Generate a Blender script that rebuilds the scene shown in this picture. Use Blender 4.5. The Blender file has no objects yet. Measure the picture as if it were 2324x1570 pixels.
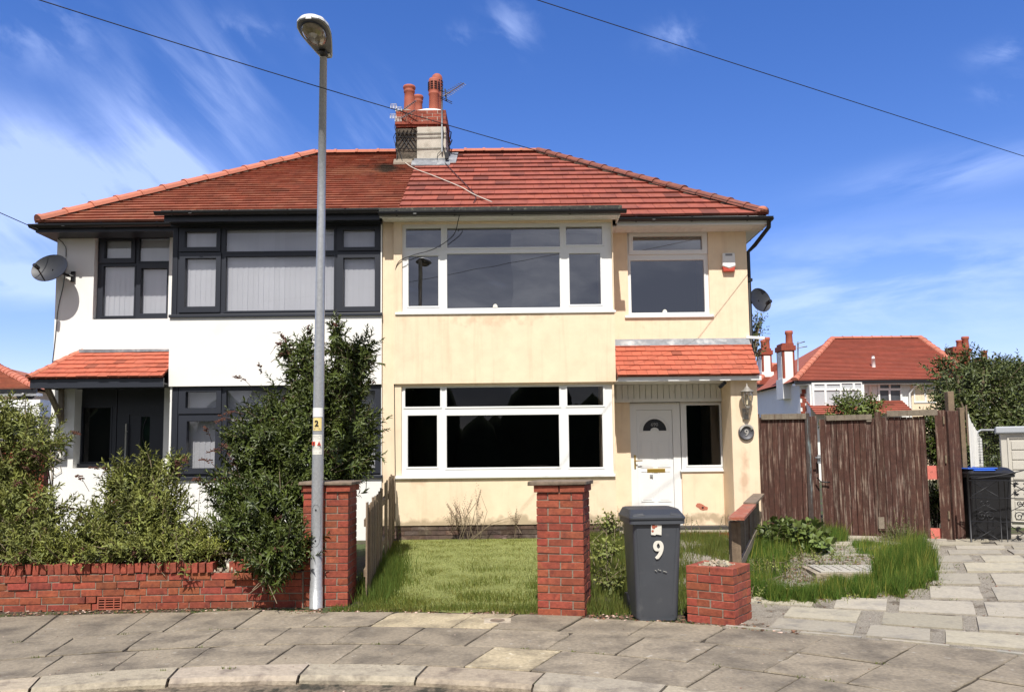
import bpy, math, random
import numpy as np
from mathutils import Vector, Matrix
R = math.radians
sc = bpy.context.scene
col = sc.collection
random.seed(7)
rng = np.random.default_rng(11)

# ------------------------------------------------------------------ camera
# the photo was measured on a 2324 x 1570 grid; at()/ground_at() turn a measured spot into a point in the world
W0, F0, CX, CY = 2324.0, 1800.0, 1162.0, 880.0
CAM_Z, PITCH, ROLL = 1.6, math.atan(150.0/1800.0), R(0.62)
fw = Vector((0, math.cos(PITCH), math.sin(PITCH)))
up0 = Vector((0, -math.sin(PITCH), math.cos(PITCH)))
rt0 = Vector((1, 0, 0))
rt = rt0*math.cos(ROLL) - up0*math.sin(ROLL)
up = up0*math.cos(ROLL) + rt0*math.sin(ROLL)
cd = bpy.data.cameras.new('camera'); cam = bpy.data.objects.new('camera', cd); col.objects.link(cam)
cd.sensor_fit = 'HORIZONTAL'; cd.sensor_width = 36; cd.lens = F0/W0*36
cd.shift_y = (CY-785.0)/W0
cd.clip_start = 0.05; cd.clip_end = 2000
cam.matrix_world = Matrix(((rt.x, up.x, -fw.x, 0), (rt.y, up.y, -fw.y, 0), (rt.z, up.z, -fw.z, CAM_Z), (0, 0, 0, 1)))
sc.camera = cam
def ray(px, py): return fw*F0 + rt*(px-CX) - up*(py-CY)
def at(px, py, Y):
    d = ray(px, py); return Vector((0, 0, CAM_Z)) + d*(Y/d.y)
def gnd(px, py, z=0.0):
    d = ray(px, py); return Vector((0, 0, CAM_Z)) + d*((z-CAM_Z)/d.z)
def rect(x0, y0, x1, y1, Y):
    xm, ym = (x0+x1)/2, (y0+y1)/2
    return (at(x0, ym, Y).x, at(x1, ym, Y).x, at(xm, y1, Y).z, at(xm, y0, Y).z)   # x0,x1,z0,z1

# ------------------------------------------------------------------ sky, sun, exposure
SUN_EL, SUN_AZ = R(56), R(5)          # behind the camera, a little to its left
w = bpy.data.worlds.new("World"); sc.world = w; w.use_nodes = True
nt = w.node_tree; N = nt.nodes; L = nt.links; N.clear()
def nd(t, **k):
    n = N.new(t)
    for a, v in k.items(): setattr(n, a, v)
    return n
def mth(op, a, b=None, c=None):
    n = nd('ShaderNodeMath', operation=op)
    for i, v in enumerate((a, b, c)):
        if v is None: continue
        if isinstance(v, (int, float)): n.inputs[i].default_value = v
        else: L.new(v, n.inputs[i])
    return n.outputs[0]
sky = nd('ShaderNodeTexSky', sky_type='NISHITA'); sky.sun_disc = False
sky.sun_elevation = SUN_EL; sky.sun_rotation = R(180)-SUN_AZ*-1; sky.altitude = 0; sky.air_density = 1.0; sky.dust_density = 0.3; sky.ozone_density = 3.0
hs = nd('ShaderNodeHueSaturation'); hs.inputs['Saturation'].default_value = 1.32; hs.inputs['Value'].default_value = 1.0
skm = nd('ShaderNodeMixRGB', blend_type='MULTIPLY'); skm.inputs[0].default_value = 1; skm.inputs[2].default_value = (1.22, 1.03, 1.16, 1); L.new(sky.outputs[0], skm.inputs[1]); L.new(skm.outputs[0], hs.inputs['Color'])
tc = nd('ShaderNodeTexCoord'); sp = nd('ShaderNodeSeparateXYZ'); L.new(tc.outputs['Generated'], sp.inputs[0])
az = mth('ARCTAN2', sp.outputs[0], sp.outputs[1]); el = mth('ARCSINE', sp.outputs[2])
def gauss(a0, e0, sa, se):
    u = mth('DIVIDE', mth('SUBTRACT', az, a0), sa); v = mth('DIVIDE', mth('SUBTRACT', el, e0), se)
    return mth('EXPONENT', mth('MULTIPLY', mth('ADD', mth('MULTIPLY', u, u), mth('MULTIPLY', v, v)), -1.0))
def clouds(rot, sx, sy, lo, hi, seed, detail=9):
    c = math.cos(rot); s = math.sin(rot)
    u = mth('ADD', mth('MULTIPLY', az, c), mth('MULTIPLY', el, s)); v = mth('SUBTRACT', mth('MULTIPLY', el, c), mth('MULTIPLY', az, s))
    cb = nd('ShaderNodeCombineXYZ'); L.new(mth('MULTIPLY', u, sx), cb.inputs[0]); L.new(mth('MULTIPLY', v, sy), cb.inputs[1]); cb.inputs[2].default_value = seed
    n = nd('ShaderNodeTexNoise'); n.inputs['Scale'].default_value = 1; n.inputs['Detail'].default_value = detail; n.inputs['Roughness'].default_value = .58; n.inputs['Distortion'].default_value = .35
    L.new(cb.outputs[0], n.inputs['Vector'])
    m = nd('ShaderNodeMapRange', interpolation_type='SMOOTHSTEP'); m.inputs[1].default_value = lo; m.inputs[2].default_value = hi
    L.new(n.outputs[0], m.inputs[0]); return m.outputs[0]
pa = lambda px, py: (math.atan2(ray(px, py).x, ray(px, py).y), math.asin(ray(px, py).normalized().z))
def spot(px, py, spx, spy): a, e = pa(px, py); return gauss(a, e, spx/1800, spy/1800)
def mul(*v):
    r = v[0]
    for q in v[1:]: r = mth('MULTIPLY', r, q)
    return r
def add(*v):
    r = v[0]
    for q in v[1:]: r = mth('ADD', r, q)
    return r
c1 = mul(add(mul(spot(60, 440, 360, 120), .95), mul(spot(420, 260, 150, 150), .75), mul(spot(850, 300, 90, 90), .7)), clouds(R(-42), 3.2, 16, .36, .74, 3.1))
c1b = mul(spot(30, 400, 330, 110), clouds(R(-12), 4, 8, .25, .62, 7.7), .9)
c2 = mul(add(spot(2020, 660, 440, 105), mul(spot(2200, 385, 200, 34), .55)), clouds(R(4), 4.5, 19, .32, .66, 5.3), .8)
c3 = mul(spot(60, 640, 150, 40), clouds(R(6), 8, 24, .3, .6, 2.3), .9)
c4 = mul(add(spot(1040, 85, 28, 22), spot(1160, 60, 60, 50), spot(2300, 200, 60, 22), spot(1530, 85, 60, 30), spot(80, 70, 110, 60), spot(560, 80, 90, 30), spot(2290, 115, 60, 20)), clouds(R(-25), 14, 26, .42, .75, 9.3), .4)
# bank of broken cloud low in the sky behind the camera (seen in the window panes)
back = nd('ShaderNodeMapRange', interpolation_type='SMOOTHSTEP'); back.inputs[1].default_value = .15; back.inputs[2].default_value = -.35; L.new(sp.outputs[1], back.inputs[0])
c5 = mul(back.outputs[0], clouds(R(5), 3, 9, .18, .42, 1.7))
tot = add(c1, c1b, c2, c3, c4)
mn = mth('MINIMUM', mth('MULTIPLY', tot, .76), .56)
mx = nd('ShaderNodeMixRGB'); L.new(mn, mx.inputs[0]); L.new(hs.outputs[0], mx.inputs[1]); mx.inputs[2].default_value = (5.2, 6.3, 9.6, 1)
mx2 = nd('ShaderNodeMixRGB'); L.new(mth('MULTIPLY', c5, .9), mx2.inputs[0]); L.new(mx.outputs[0], mx2.inputs[1]); cg = nd('ShaderNodeMixRGB'); L.new(clouds(R(3), 2.2, 8, .35, .62, 4.4), cg.inputs[0]); cg.inputs[1].default_value = (1.7, 1.75, 2.0, 1); cg.inputs[2].default_value = (4.8, 4.8, 5.0, 1); L.new(cg.outputs[0], mx2.inputs[2])
bg = nd('ShaderNodeBackground'); bg.inputs['Strength'].default_value = .11; L.new(mx2.outputs[0], bg.inputs['Color'])
wo = nd('ShaderNodeOutputWorld'); L.new(bg.outputs[0], wo.inputs[0])
ld = bpy.data.lights.new('sun', 'SUN'); ld.energy = 4.2; ld.angle = R(.53); ld.color = (1, .955, .88)
sun = bpy.data.objects.new('sun', ld); col.objects.link(sun)
to_sun = Vector((-math.sin(SUN_AZ)*math.cos(SUN_EL), -math.cos(SUN_AZ)*math.cos(SUN_EL), math.sin(SUN_EL)))
sun.rotation_euler = to_sun.to_track_quat('Z', 'Y').to_euler(); sun.location = to_sun*30
vs = sc.view_settings; vs.view_transform = 'Standard'; vs.look = 'None'; vs.gamma = 1; vs.use_curve_mapping = False; vs.exposure = .55
sc.cycles.max_bounces = 8; sc.cycles.transparent_max_bounces = 24; sc.cycles.use_denoising = True

# ------------------------------------------------------------------ materials
def mat(name, c, rough=.85, metal=0.0, var=None, bump=None, tint=True, c2=None, stain=None, streak=None, spec=.5, trans=0.0, clear=0.0):
    """var=(scale, amount) brightness mottling; c2=(colour, scale, lo, hi) patches of a second colour; stain likewise;
    streak=(colour, scale, amount) vertical runs; tint multiplies by each piece's own colour attribute"""
    m = bpy.data.materials.new(name); m.use_nodes = True; t = m.node_tree; b = t.nodes['Principled BSDF']
    n, l = t.nodes, t.links
    b.inputs['Roughness'].default_value = rough; b.inputs['Metallic'].default_value = metal; b.inputs['Specular IOR Level'].default_value = spec
    if clear: b.inputs['Coat Weight'].default_value = clear
    tcn = n.new('ShaderNodeTexCoord'); co = tcn.outputs['Object']
    rgb = n.new('ShaderNodeRGB'); rgb.outputs[0].default_value = (*c, 1); cur = rgb.outputs[0]
    def noise(scale, detail=6, rough_=.6, vec=None):
        q = n.new('ShaderNodeTexNoise'); q.inputs['Scale'].default_value = scale; q.inputs['Detail'].default_value = detail; q.inputs['Roughness'].default_value = rough_
        l.new(vec or co, q.inputs['Vector']); return q.outputs[0]
    def rng_(v, a, b_, c_=0.0, d_=1.0):
        q = n.new('ShaderNodeMapRange'); q.inputs[1].default_value = a; q.inputs[2].default_value = b_; q.inputs[3].default_value = c_; q.inputs[4].default_value = d_
        l.new(v, q.inputs[0]); return q.outputs[0]
    def mix(f, a, bcol, mode='MIX'):
        q = n.new('ShaderNodeMixRGB'); q.blend_type = mode
        if isinstance(f, float): q.inputs[0].default_value = f
        else: l.new(f, q.inputs[0])
        l.new(a, q.inputs[1])
        if isinstance(bcol, tuple): q.inputs[2].default_value = (*bcol, 1)
        else: l.new(bcol, q.inputs[2])
        return q.outputs[0]
    for cc in (c2, stain):
        if cc: cur = mix(rng_(noise(cc[1]), cc[2], cc[3]), cur, tuple(cc[0]))
    if streak:
        mp = n.new('ShaderNodeMapping'); mp.inputs['Scale'].default_value = (streak[1], streak[1], streak[1]*.06); l.new(co, mp.inputs[0])
        cur = mix(rng_(noise(1.0, 8, .65, mp.outputs[0]), .53, .66, 0, streak[2]), cur, tuple(streak[0]))
    if var:
        f = rng_(noise(var[0]), .25, .75, 1-var[1], 1+var[1]); cb_ = n.new('ShaderNodeCombineColor')
        for i in range(3): l.new(f, cb_.inputs[i])
        cur = mix(1.0, cur, cb_.outputs[0], 'MULTIPLY')
    if tint:
        a = n.new('ShaderNodeVertexColor'); a.layer_name = 'tint'; cur = mix(1.0, cur, a.outputs[0], 'MULTIPLY')
    l.new(cur, b.inputs['Base Color'])
    if bump:
        q = n.new('ShaderNodeBump'); q.inputs['Strength'].default_value = bump[1]; q.inputs['Distance'].default_value = bump[2] if len(bump) > 2 else .01
        l.new(noise(bump[0], 8, .65), q.inputs['Height']); l.new(q.outputs[0], b.inputs['Normal'])
    if trans:
        tr = n.new('ShaderNodeBsdfTranslucent'); l.new(cur, tr.inputs[0]); ms = n.new('ShaderNodeMixShader'); ms.inputs[0].default_value = trans
        l.new(b.outputs[0], ms.inputs[1]); l.new(tr.outputs[0], ms.inputs[2]); l.new(ms.outputs[0], n['Material Output'].inputs[0])
    return m
def glass_mat(name, refl=.16, dark=(1, 1, 1), rough=0.0):
    m = bpy.data.materials.new(name); m.use_nodes = True; n, l = m.node_tree.nodes, m.node_tree.links; n.clear()
    o = n.new('ShaderNodeOutputMaterial'); tr = n.new('ShaderNodeBsdfTransparent'); tr.inputs[0].default_value = (*dark, 1)
    g = n.new('ShaderNodeBsdfGlossy'); g.inputs['Roughness'].default_value = rough
    lw = n.new('ShaderNodeLayerWeight'); lw.inputs[0].default_value = .35
    mr = n.new('ShaderNodeMapRange'); mr.inputs[3].default_value = refl; mr.inputs[4].default_value = .55; l.new(lw.outputs['Fresnel'], mr.inputs[0])
    ms = n.new('ShaderNodeMixShader'); l.new(mr.outputs[0], ms.inputs[0]); l.new(tr.outputs[0], ms.inputs[1]); l.new(g.outputs[0], ms.inputs[2])
    tcn = n.new('ShaderNodeTexCoord'); q = n.new('ShaderNodeTexNoise'); q.inputs['Scale'].default_value = 1.1; q.inputs['Detail'].default_value = 1; l.new(tcn.outputs['Object'], q.inputs[0])
    bp = n.new('ShaderNodeBump'); bp.inputs['Strength'].default_value = .25; bp.inputs['Distance'].default_value = .01; l.new(q.outputs[0], bp.inputs['Height']); l.new(bp.outputs[0], g.inputs['Normal'])
    l.new(ms.outputs[0], o.inputs[0]); return m

M = {}
M['cream'] = mat('cream render', (.86, .69, .495), .92, var=(3.5, .07), bump=(120, .5, .014), stain=((.78, .60, .42), 3.1, .5, .85), tint=False, streak=((.6, .42, .27), 7, .25))
M['white_render'] = mat('white render', (.83, .82, .79), .9, var=(2, .03), bump=(260, .4, .01), tint=False, stain=((.72, .71, .66), 1.3, .58, .85))
M['plinth'] = mat('dark brick plinth', (.10, .065, .05), .95, var=(9, .35), bump=(60, .6, .02), tint=True, stain=((.22, .17, .13), 6, .55, .7))
M['white_upvc'] = mat('white plastic', (.8, .8, .79), .35, tint=False, var=(3, .02))
M['white_paint'] = mat('white paint', (.72, .71, .68), .6, tint=False, var=(6, .06), stain=((.45, .42, .37), 9, .62, .8))
M['anthracite'] = mat('anthracite plastic', (.023, .026, .036), .42, tint=False)
M['black'] = mat('black plastic', (.012, .012, .015), .42, tint=False)
M['lead'] = mat('lead sheet', (.20, .21, .23), .6, var=(9, .3), bump=(14, .5, .02), tint=False, stain=((.42, .42, .42), 5, .5, .7))
M['felt'] = mat('bitumen felt', (.042, .043, .04), .95, var=(30, .5), bump=(90, .6), tint=False, stain=((.16, .16, .12), 14, .55, .7))
M['brick'] = mat('red brick', (.27, .060, .034), .88, var=(26, .32), bump=(55, .45, .008), stain=((.15, .032, .024), 11, .52, .75), c2=((.42, .15, .10), 30, .64, .8))
M['mortar'] = mat('mortar', (.24, .20, .155), .95, var=(20, .25), bump=(60, .6, .01), tint=False)
M['concrete_cap'] = mat('weathered stone cap', (.20, .15, .11), .95, var=(15, .3), bump=(40, .5, .01), tint=False, stain=((.08, .07, .05), 8, .5, .7))
M['tile_plain'] = mat('old clay tile', (.31, .105, .062), .9, var=(5, .22), bump=(60, .3), stain=((.36, .16, .095), 3, .48, .75))
M['tile_conc'] = mat('concrete tile', (.285, .075, .046), .8, var=(9, .14), bump=(90, .25), stain=((.17, .038, .026), 4, .5, .75))
M['tile_porch'] = mat('porch clay tile', (.42, .105, .058), .85, var=(12, .14), bump=(60, .3), stain=((.28, .08, .05), 6, .56, .7))
M['scar'] = mat('old filled line', (.66, .49, .31), .95, tint=False, bump=(110, .9, .022))
M['tile_far'] = mat('far roof tile', (.31, .085, .052), .9, var=(3, .15))
M['gutter_dirt'] = mat('gutter dirt', (.21, .165, .115), 1, var=(30, .5), bump=(50, 1, .03), tint=False, stain=((.05, .045, .03), 6, .5, .62))
M['ridge'] = mat('ridge tile', (.46, .16, .10), .88, var=(9, .14), bump=(40, .4), stain=((.33, .12, .08), 9, .55, .75))
M['ridge_dark'] = mat('brown ridge tile', (.21, .068, .045), .88, var=(9, .2), bump=(40, .4), stain=((.14, .06, .045), 7, .5, .7))
M['terracotta'] = mat('terracotta', (.36, .095, .055), .75, var=(9, .14), bump=(30, .3), stain=((.27, .09, .06), 8, .55, .75), tint=False)
M['pebbledash'] = mat('pebbledash', (.13, .105, .08), .98, var=(40, .6), bump=(90, 1, .03), tint=False, stain=((.05, .045, .035), 8, .5, .7))
M['chimney_render'] = mat('chimney render', (.52, .48, .41), .9, var=(7, .12), bump=(60, .4), tint=False, stain=((.36, .32, .26), 5, .5, .7))
M['flag'] = mat('paving flag', (.255, .215, .158), .93, var=(34, .30), bump=(75, .6, .012), stain=((.125, .105, .08), 2.6, .44, .68), c2=((.40, .37, .32), 11, .62, .72))
M['kerb'] = mat('kerb stone', (.37, .315, .235), .93, var=(26, .2), bump=(30, .8, .02), stain=((.17, .14, .11), 5, .5, .7))
M['joint'] = mat('joint dirt', (.06, .048, .036), 1, var=(40, .5), bump=(70, .8, .02), tint=False, stain=((.05, .08, .02), 3.5, .6, .68))
M['asphalt'] = mat('asphalt', (.12, .105, .085), .95, var=(60, .4), bump=(120, 1, .02), tint=False, stain=((.15, .12, .09), 4, .5, .7))
M['soil'] = mat('soil', (.075, .055, .038), 1, var=(12, .4), bump=(25, 1, .05), tint=False, stain=((.06, .085, .022), 1.6, .42, .6))
M['lawn'] = mat('lawn turf', (.30, .33, .10), 1, var=(22, .25), bump=(120, 1, .03), tint=False, c2=((.22, .25, .06), 3, .45, .7))
M['gravel'] = mat('gravel', (.34, .30, .24), 1, var=(70, .55), bump=(80, 1, .03), tint=False, stain=((.16, .13, .095), 5, .52, .66))
M['slab'] = mat('drive slab', (.34, .305, .24), .92, var=(30, .16), bump=(70, .5, .008), stain=((.23, .21, .18), 4, .5, .72))
M['galv'] = mat('galvanised steel', (.42, .43, .44), .38, metal=.45, var=(35, .16), bump=(60, .12), tint=False)
M['galv_dull'] = mat('dull grey steel', (.30, .31, .32), .6, metal=.5, var=(25, .12), tint=False)
M['lantern_white'] = mat('lantern casing', (.62, .62, .6), .45, tint=False)
M['lantern_under'] = mat('lantern underside', (.13, .13, .135), .6, tint=False, var=(12, .25))
M['lens'] = mat('lamp lens', (.20, .17, .12), .18, tint=False, var=(14, .5), clear=.6)
M['steel_grey'] = mat('dish grey', (.022, .024, .03), .5, tint=False, var=(8, .12))
M['cable'] = mat('cable', (.012, .012, .014), .6, tint=False)
M['cable_white'] = mat('white cable', (.55, .5, .42), .7, tint=False)
M['gate_wood'] = mat('brown painted boards', (.066, .026, .017), .85, var=(14, .3), bump=(60, .7), streak=((.30, .225, .175), 34, .85))
M['grey_wood'] = mat('weathered timber', (.20, .165, .125), .92, var=(14, .25), bump=(60, .7), streak=((.09, .055, .035), 20, .9))
M['fence_wood'] = mat('weathered picket', (.20, .145, .095), .92, var=(14, .25), bump=(60, .6), streak=((.13, .09, .06), 22, .8))
M['red_wood'] = mat('flaking red timber', (.33, .10, .06), .9, var=(12, .25), bump=(60, .6), stain=((.30, .22, .16), 9, .52, .66))
M['pink_wood'] = mat('pink timber patch', (.62, .17, .13), .85, var=(12, .15), tint=False, stain=((.4, .12, .09), 14, .6, .7))
M['bin'] = mat('grey bin plastic', (.062, .068, .08), .5, tint=False, var=(5, .08), bump=(200, .1, .004), stain=((.10, .105, .11), 8, .6, .8))
M['bin_lid'] = mat('bin lid plastic', (.04, .043, .048), .45, tint=False, var=(6, .1))
M['bin_black'] = mat('black bin plastic', (.014, .014, .016), .45, tint=False)
M['blue'] = mat('blue bin lid', (.03, .12, .55), .4, tint=False)
M['sticker'] = mat('pale sticker', (.76, .74, .66), .6, tint=False, var=(60, .08))
M['yellow_sticker'] = mat('yellow sticker', (.78, .62, .25), .5, tint=False, var=(8, .1))
M['red_mark'] = mat('red mark', (.55, .06, .03), .6, tint=False)
M['ink'] = mat('black ink', (.012, .012, .012), .6, tint=False)
M['ink_grey'] = mat('grey print', (.25, .25, .26), .7, tint=False)
M['brass'] = mat('brass', (.62, .42, .10), .35, metal=.8, tint=False)
M['iron'] = mat('wrought iron', (.011, .011, .013), .5, tint=False)
M['lantern_grey'] = mat('lantern metal', (.30, .28, .25), .5, metal=.3, tint=False, var=(30, .2))
M['pewter'] = mat('pewter plaque', (.11, .11, .12), .5, metal=.5, tint=False, var=(40, .3), bump=(60, .5))
M['pewter_pale'] = mat('pale raised number', (.45, .43, .40), .5, metal=.3, tint=False)  # paler pewter for the raised number and leaves
M['blind'] = mat('blind fabric', (.88, .89, .95), .85, trans=.2)
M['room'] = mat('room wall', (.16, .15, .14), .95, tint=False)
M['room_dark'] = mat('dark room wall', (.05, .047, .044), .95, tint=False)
M['shed'] = mat('pale shed plastic', (.55, .52, .46), .6, tint=False, var=(5, .05))
M['shed_top'] = mat('grey shed top', (.40, .42, .45), .6, tint=False)
M['alarm_red'] = mat('red alarm lens', (.5, .07, .04), .4, tint=False)
M['bark'] = mat('stem bark', (.20, .155, .10), .9, var=(30, .25), bump=(50, .4), tint=False)
M['leaf'] = mat('buddleia leaf', (.15, .175, .045), .6, trans=.14, spec=.4)
M['leaf_dark'] = mat('dark leaf', (.060, .085, .018), .45, trans=.08, spec=.4)
M['leaf_tree'] = mat('tree leaf', (.075, .10, .028), .5, trans=.1, spec=.45)
M['leaf_weed'] = mat('dock leaf', (.095, .135, .035), .5, trans=.2)
M['flower'] = mat('spent flower', (.10, .042, .028), .95, trans=.1)
M['grass'] = mat('grass blade', (.15, .185, .042), .65, trans=.35, spec=.3)
M['litter'] = mat('leaf litter', (.17, .09, .055), .95)
M['moss'] = mat('moss', (.05, .10, .015), 1)
M['glass'] = glass_mat('window glass', .12)
M['glass_dark'] = glass_mat('dark window glass', .035, (.6, .6, .62))
M['glass_up'] = glass_mat('upper window glass', .30, (.45, .45, .47))
M['glass_lamp'] = glass_mat('lamp glass', .12, (.9, .85, .75))
M['tree_far'] = mat('far trees', (.035, .055, .018), 1, var=(1.5, .5), tint=False)

def patch(m, pt, r, c, amt=.9, squash=(1, 1, 1), nscale=5.0):
    """a stain of its own shape round the object-space spot pt"""
    t = M[m].node_tree; n, l = t.nodes, t.links; b = n['Principled BSDF']; src = b.inputs['Base Color'].links[0].from_socket
    tcn = n.new('ShaderNodeTexCoord'); mp = n.new('ShaderNodeMapping'); mp.vector_type = 'TEXTURE'; mp.inputs['Location'].default_value = pt; mp.inputs['Scale'].default_value = tuple(r*q for q in squash); l.new(tcn.outputs['Object'], mp.inputs[0])
    ln = n.new('ShaderNodeVectorMath'); ln.operation = 'LENGTH'; l.new(mp.outputs[0], ln.inputs[0]); q = n.new('ShaderNodeTexNoise'); q.inputs['Scale'].default_value = nscale; q.inputs['Detail'].default_value = 8; l.new(tcn.outputs['Object'], q.inputs[0])
    ad = n.new('ShaderNodeMath'); ad.operation = 'MULTIPLY_ADD'; l.new(q.outputs[0], ad.inputs[0]); ad.inputs[1].default_value = 2.4; l.new(ln.outputs['Value'], ad.inputs[2])
    mr = n.new('ShaderNodeMapRange'); mr.inputs[1].default_value = 1.35; mr.inputs[2].default_value = 1.9; mr.inputs[3].default_value = amt; mr.inputs[4].default_value = 0; l.new(ad.outputs[0], mr.inputs[0])
    mx = n.new('ShaderNodeMixRGB'); l.new(mr.outputs[0], mx.inputs[0]); l.new(src, mx.inputs[1]); mx.inputs[2].default_value = (*c, 1); l.new(mx.outputs[0], b.inputs['Base Color'])
# ------------------------------------------------------------------ mesh helpers
def wloc(p):
    v = Vector((0, 0, 0))
    while p is not None: v = v + p.location; p = p.parent
    return v
def tag(o, label=None, cat=None, group=None, kind=None):
    if label: o['label'] = label
    if cat: o['category'] = cat
    if group: o['group'] = group
    if kind: o['kind'] = kind
    return o
def thing(name, label, cat, loc, group=None):
    o = bpy.data.objects.new(name, None); o.empty_display_size = .1; col.objects.link(o); o.location = Vector(loc)
    return tag(o, label, cat, group)
class MB:
    def __init__(s): s.v = []; s.f = []; s.c = []; s.s = []
    def face(s, pts, tint=(1, 1, 1), smooth=False):
        i = len(s.v); s.v += [tuple(p) for p in pts]; s.f.append(tuple(range(i, i+len(pts)))); s.c.append(tint); s.s.append(smooth)
    def hexa(s, p, tint=(1, 1, 1)):      # p: 8 points, bottom 4 ccw then top 4
        i = len(s.v); s.v += [tuple(q) for q in p]
        for f in ((0, 3, 2, 1), (4, 5, 6, 7), (0, 1, 5, 4), (1, 2, 6, 5), (2, 3, 7, 6), (3, 0, 4, 7)):
            s.f.append(tuple(i+k for k in f)); s.c.append(tint); s.s.append(False)
    def box(s, x0, x1, y0, y1, z0, z1, tint=(1, 1, 1), mt=None, jit=0):
        p = [Vector(q) for q in ((x0, y0, z0), (x1, y0, z0), (x1, y1, z0), (x0, y1, z0), (x0, y0, z1), (x1, y0, z1), (x1, y1, z1), (x0, y1, z1))]
        if jit: p = [q + Vector((random.uniform(-jit, jit), random.uniform(-jit, jit), random.uniform(-jit, jit))) for q in p]
        if mt is not None: p = [mt @ q for q in p]
        s.hexa(p, tint)
    def bar(s, a, b, w, h, tint=(1, 1, 1), upv=(0, 0, 1)):
        a, b = Vector(a), Vector(b); d = (b-a).normalized(); u = Vector(upv)
        if abs(d.dot(u)) > .98: u = Vector((0, 1, 0))
        x = d.cross(u).normalized(); y = x.cross(d).normalized(); x *= w/2; y *= h/2
        s.hexa([a-x-y, a+x-y, b+x-y, b-x-y, a-x+y, a+x+y, b+x+y, b-x+y], tint)
    def tube(s, pts, r, n=8, tint=(1, 1, 1), cap=True):
        pts = [Vector(p) for p in pts]; rr = r if isinstance(r, (list, tuple)) else [r]*len(pts)
        i0 = len(s.v); ref = Vector((0, 0, 1))
        d0 = (pts[1]-pts[0]).normalized()
        if abs(d0.dot(ref)) > .9: ref = Vector((0, 1, 0))
        for k, p in enumerate(pts):
            d = (pts[min(k+1, len(pts)-1)]-pts[max(k-1, 0)])
            if d.length < 1e-9: d = Vector((0, 0, 1))
            d.normalize(); x = d.cross(ref)
            if x.length < 1e-4: x = d.cross(Vector((1, 0, 0)))
            x.normalize(); y = d.cross(x)
            for j in range(n):
                a = 2*math.pi*j/n; s.v.append(tuple(p + (x*math.cos(a)+y*math.sin(a))*rr[k]))
        for k in range(len(pts)-1):
            for j in range(n):
                a = i0+k*n+j; b = i0+k*n+(j+1) % n
                s.f.append((a, b, b+n, a+n)); s.c.append(tint); s.s.append(True)
        if cap:
            s.f.append(tuple(i0+j for j in range(n))); s.c.append(tint); s.s.append(False)
            e = i0+(len(pts)-1)*n; s.f.append(tuple(e+n-1-j for j in range(n))); s.c.append(tint); s.s.append(False)
    def lathe(s, prof, c, n=20, tint=(1, 1, 1), mt=None):
        i0 = len(s.v); c = Vector(c)
        for r, z in prof:
            for j in range(n):
                a = 2*math.pi*j/n; q = Vector((r*math.cos(a), r*math.sin(a), z))
                if mt is not None: q = mt @ q
                s.v.append(tuple(q+c))
        for k in range(len(prof)-1):
            for j in range(n):
                a = i0+k*n+j; b = i0+k*n+(j+1) % n; s.f.append((a, b, b+n, a+n)); s.c.append(tint); s.s.append(True)
    def prism(s, pts, off, tint=(1, 1, 1)):   # planar outline extruded by the vector off
        n = len(pts); i = len(s.v); off = Vector(off); s.v += [tuple(p) for p in pts] + [tuple(Vector(p)+off) for p in pts]
        s.f.append(tuple(range(i, i+n))); s.f.append(tuple(range(i+2*n-1, i+n-1, -1))); s.c += [tint]*2; s.s += [False]*2
        for k in range(n):
            a, b = i+k, i+(k+1) % n; s.f.append((a, a+n, b+n, b)); s.c.append(tint); s.s.append(False)
    def grid_wall(s, x0, x1, z0, z1, y0, y1, holes, tint=(1, 1, 1)):
        """slab between y0 (front) and y1 (back) with rectangular holes and their reveals"""
        xs = sorted({x0, x1, *[h[0] for h in holes], *[h[1] for h in holes]}); zs = sorted({z0, z1, *[h[2] for h in holes], *[h[3] for h in holes]})
        xs = [x for x in xs if x0-1e-6 <= x <= x1+1e-6]; zs = [z for z in zs if z0-1e-6 <= z <= z1+1e-6]
        nx, nz = len(xs)-1, len(zs)-1
        def solid(i, k):
            if i < 0 or k < 0 or i >= nx or k >= nz: return False
            cx, cz = (xs[i]+xs[i+1])/2, (zs[k]+zs[k+1])/2
            return not any(h[0] < cx < h[1] and h[2] < cz < h[3] for h in holes)
        for i in range(nx):
            for k in range(nz):
                if not solid(i, k): continue
                a, b, c, d = xs[i], xs[i+1], zs[k], zs[k+1]
                s.face([(a, y0, c), (b, y0, c), (b, y0, d), (a, y0, d)], tint); s.face([(b, y1, c), (a, y1, c), (a, y1, d), (b, y1, d)], tint)
                if not solid(i-1, k): s.face([(a, y0, c), (a, y0, d), (a, y1, d), (a, y1, c)], tint)
                if not solid(i+1, k): s.face([(b, y0, c), (b, y1, c), (b, y1, d), (b, y0, d)], tint)
                if not solid(i, k-1): s.face([(a, y0, c), (a, y1, c), (b, y1, c), (b, y0, c)], tint)
                if not solid(i, k+1): s.face([(a, y0, d), (b, y0, d), (b, y1, d), (a, y1, d)], tint)
    def build(s, name, m, parent=None, bevel=0, weld=False):
        o = mesh_obj(name, np.array(s.v, dtype=np.float64).reshape(-1, 3), s.f, s.c, m, parent, s.s)
        if bevel:
            b = o.modifiers.new('bevel', 'BEVEL'); b.width = bevel; b.segments = 2; b.limit_method = 'ANGLE'; b.angle_limit = R(50)
        return o
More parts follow.
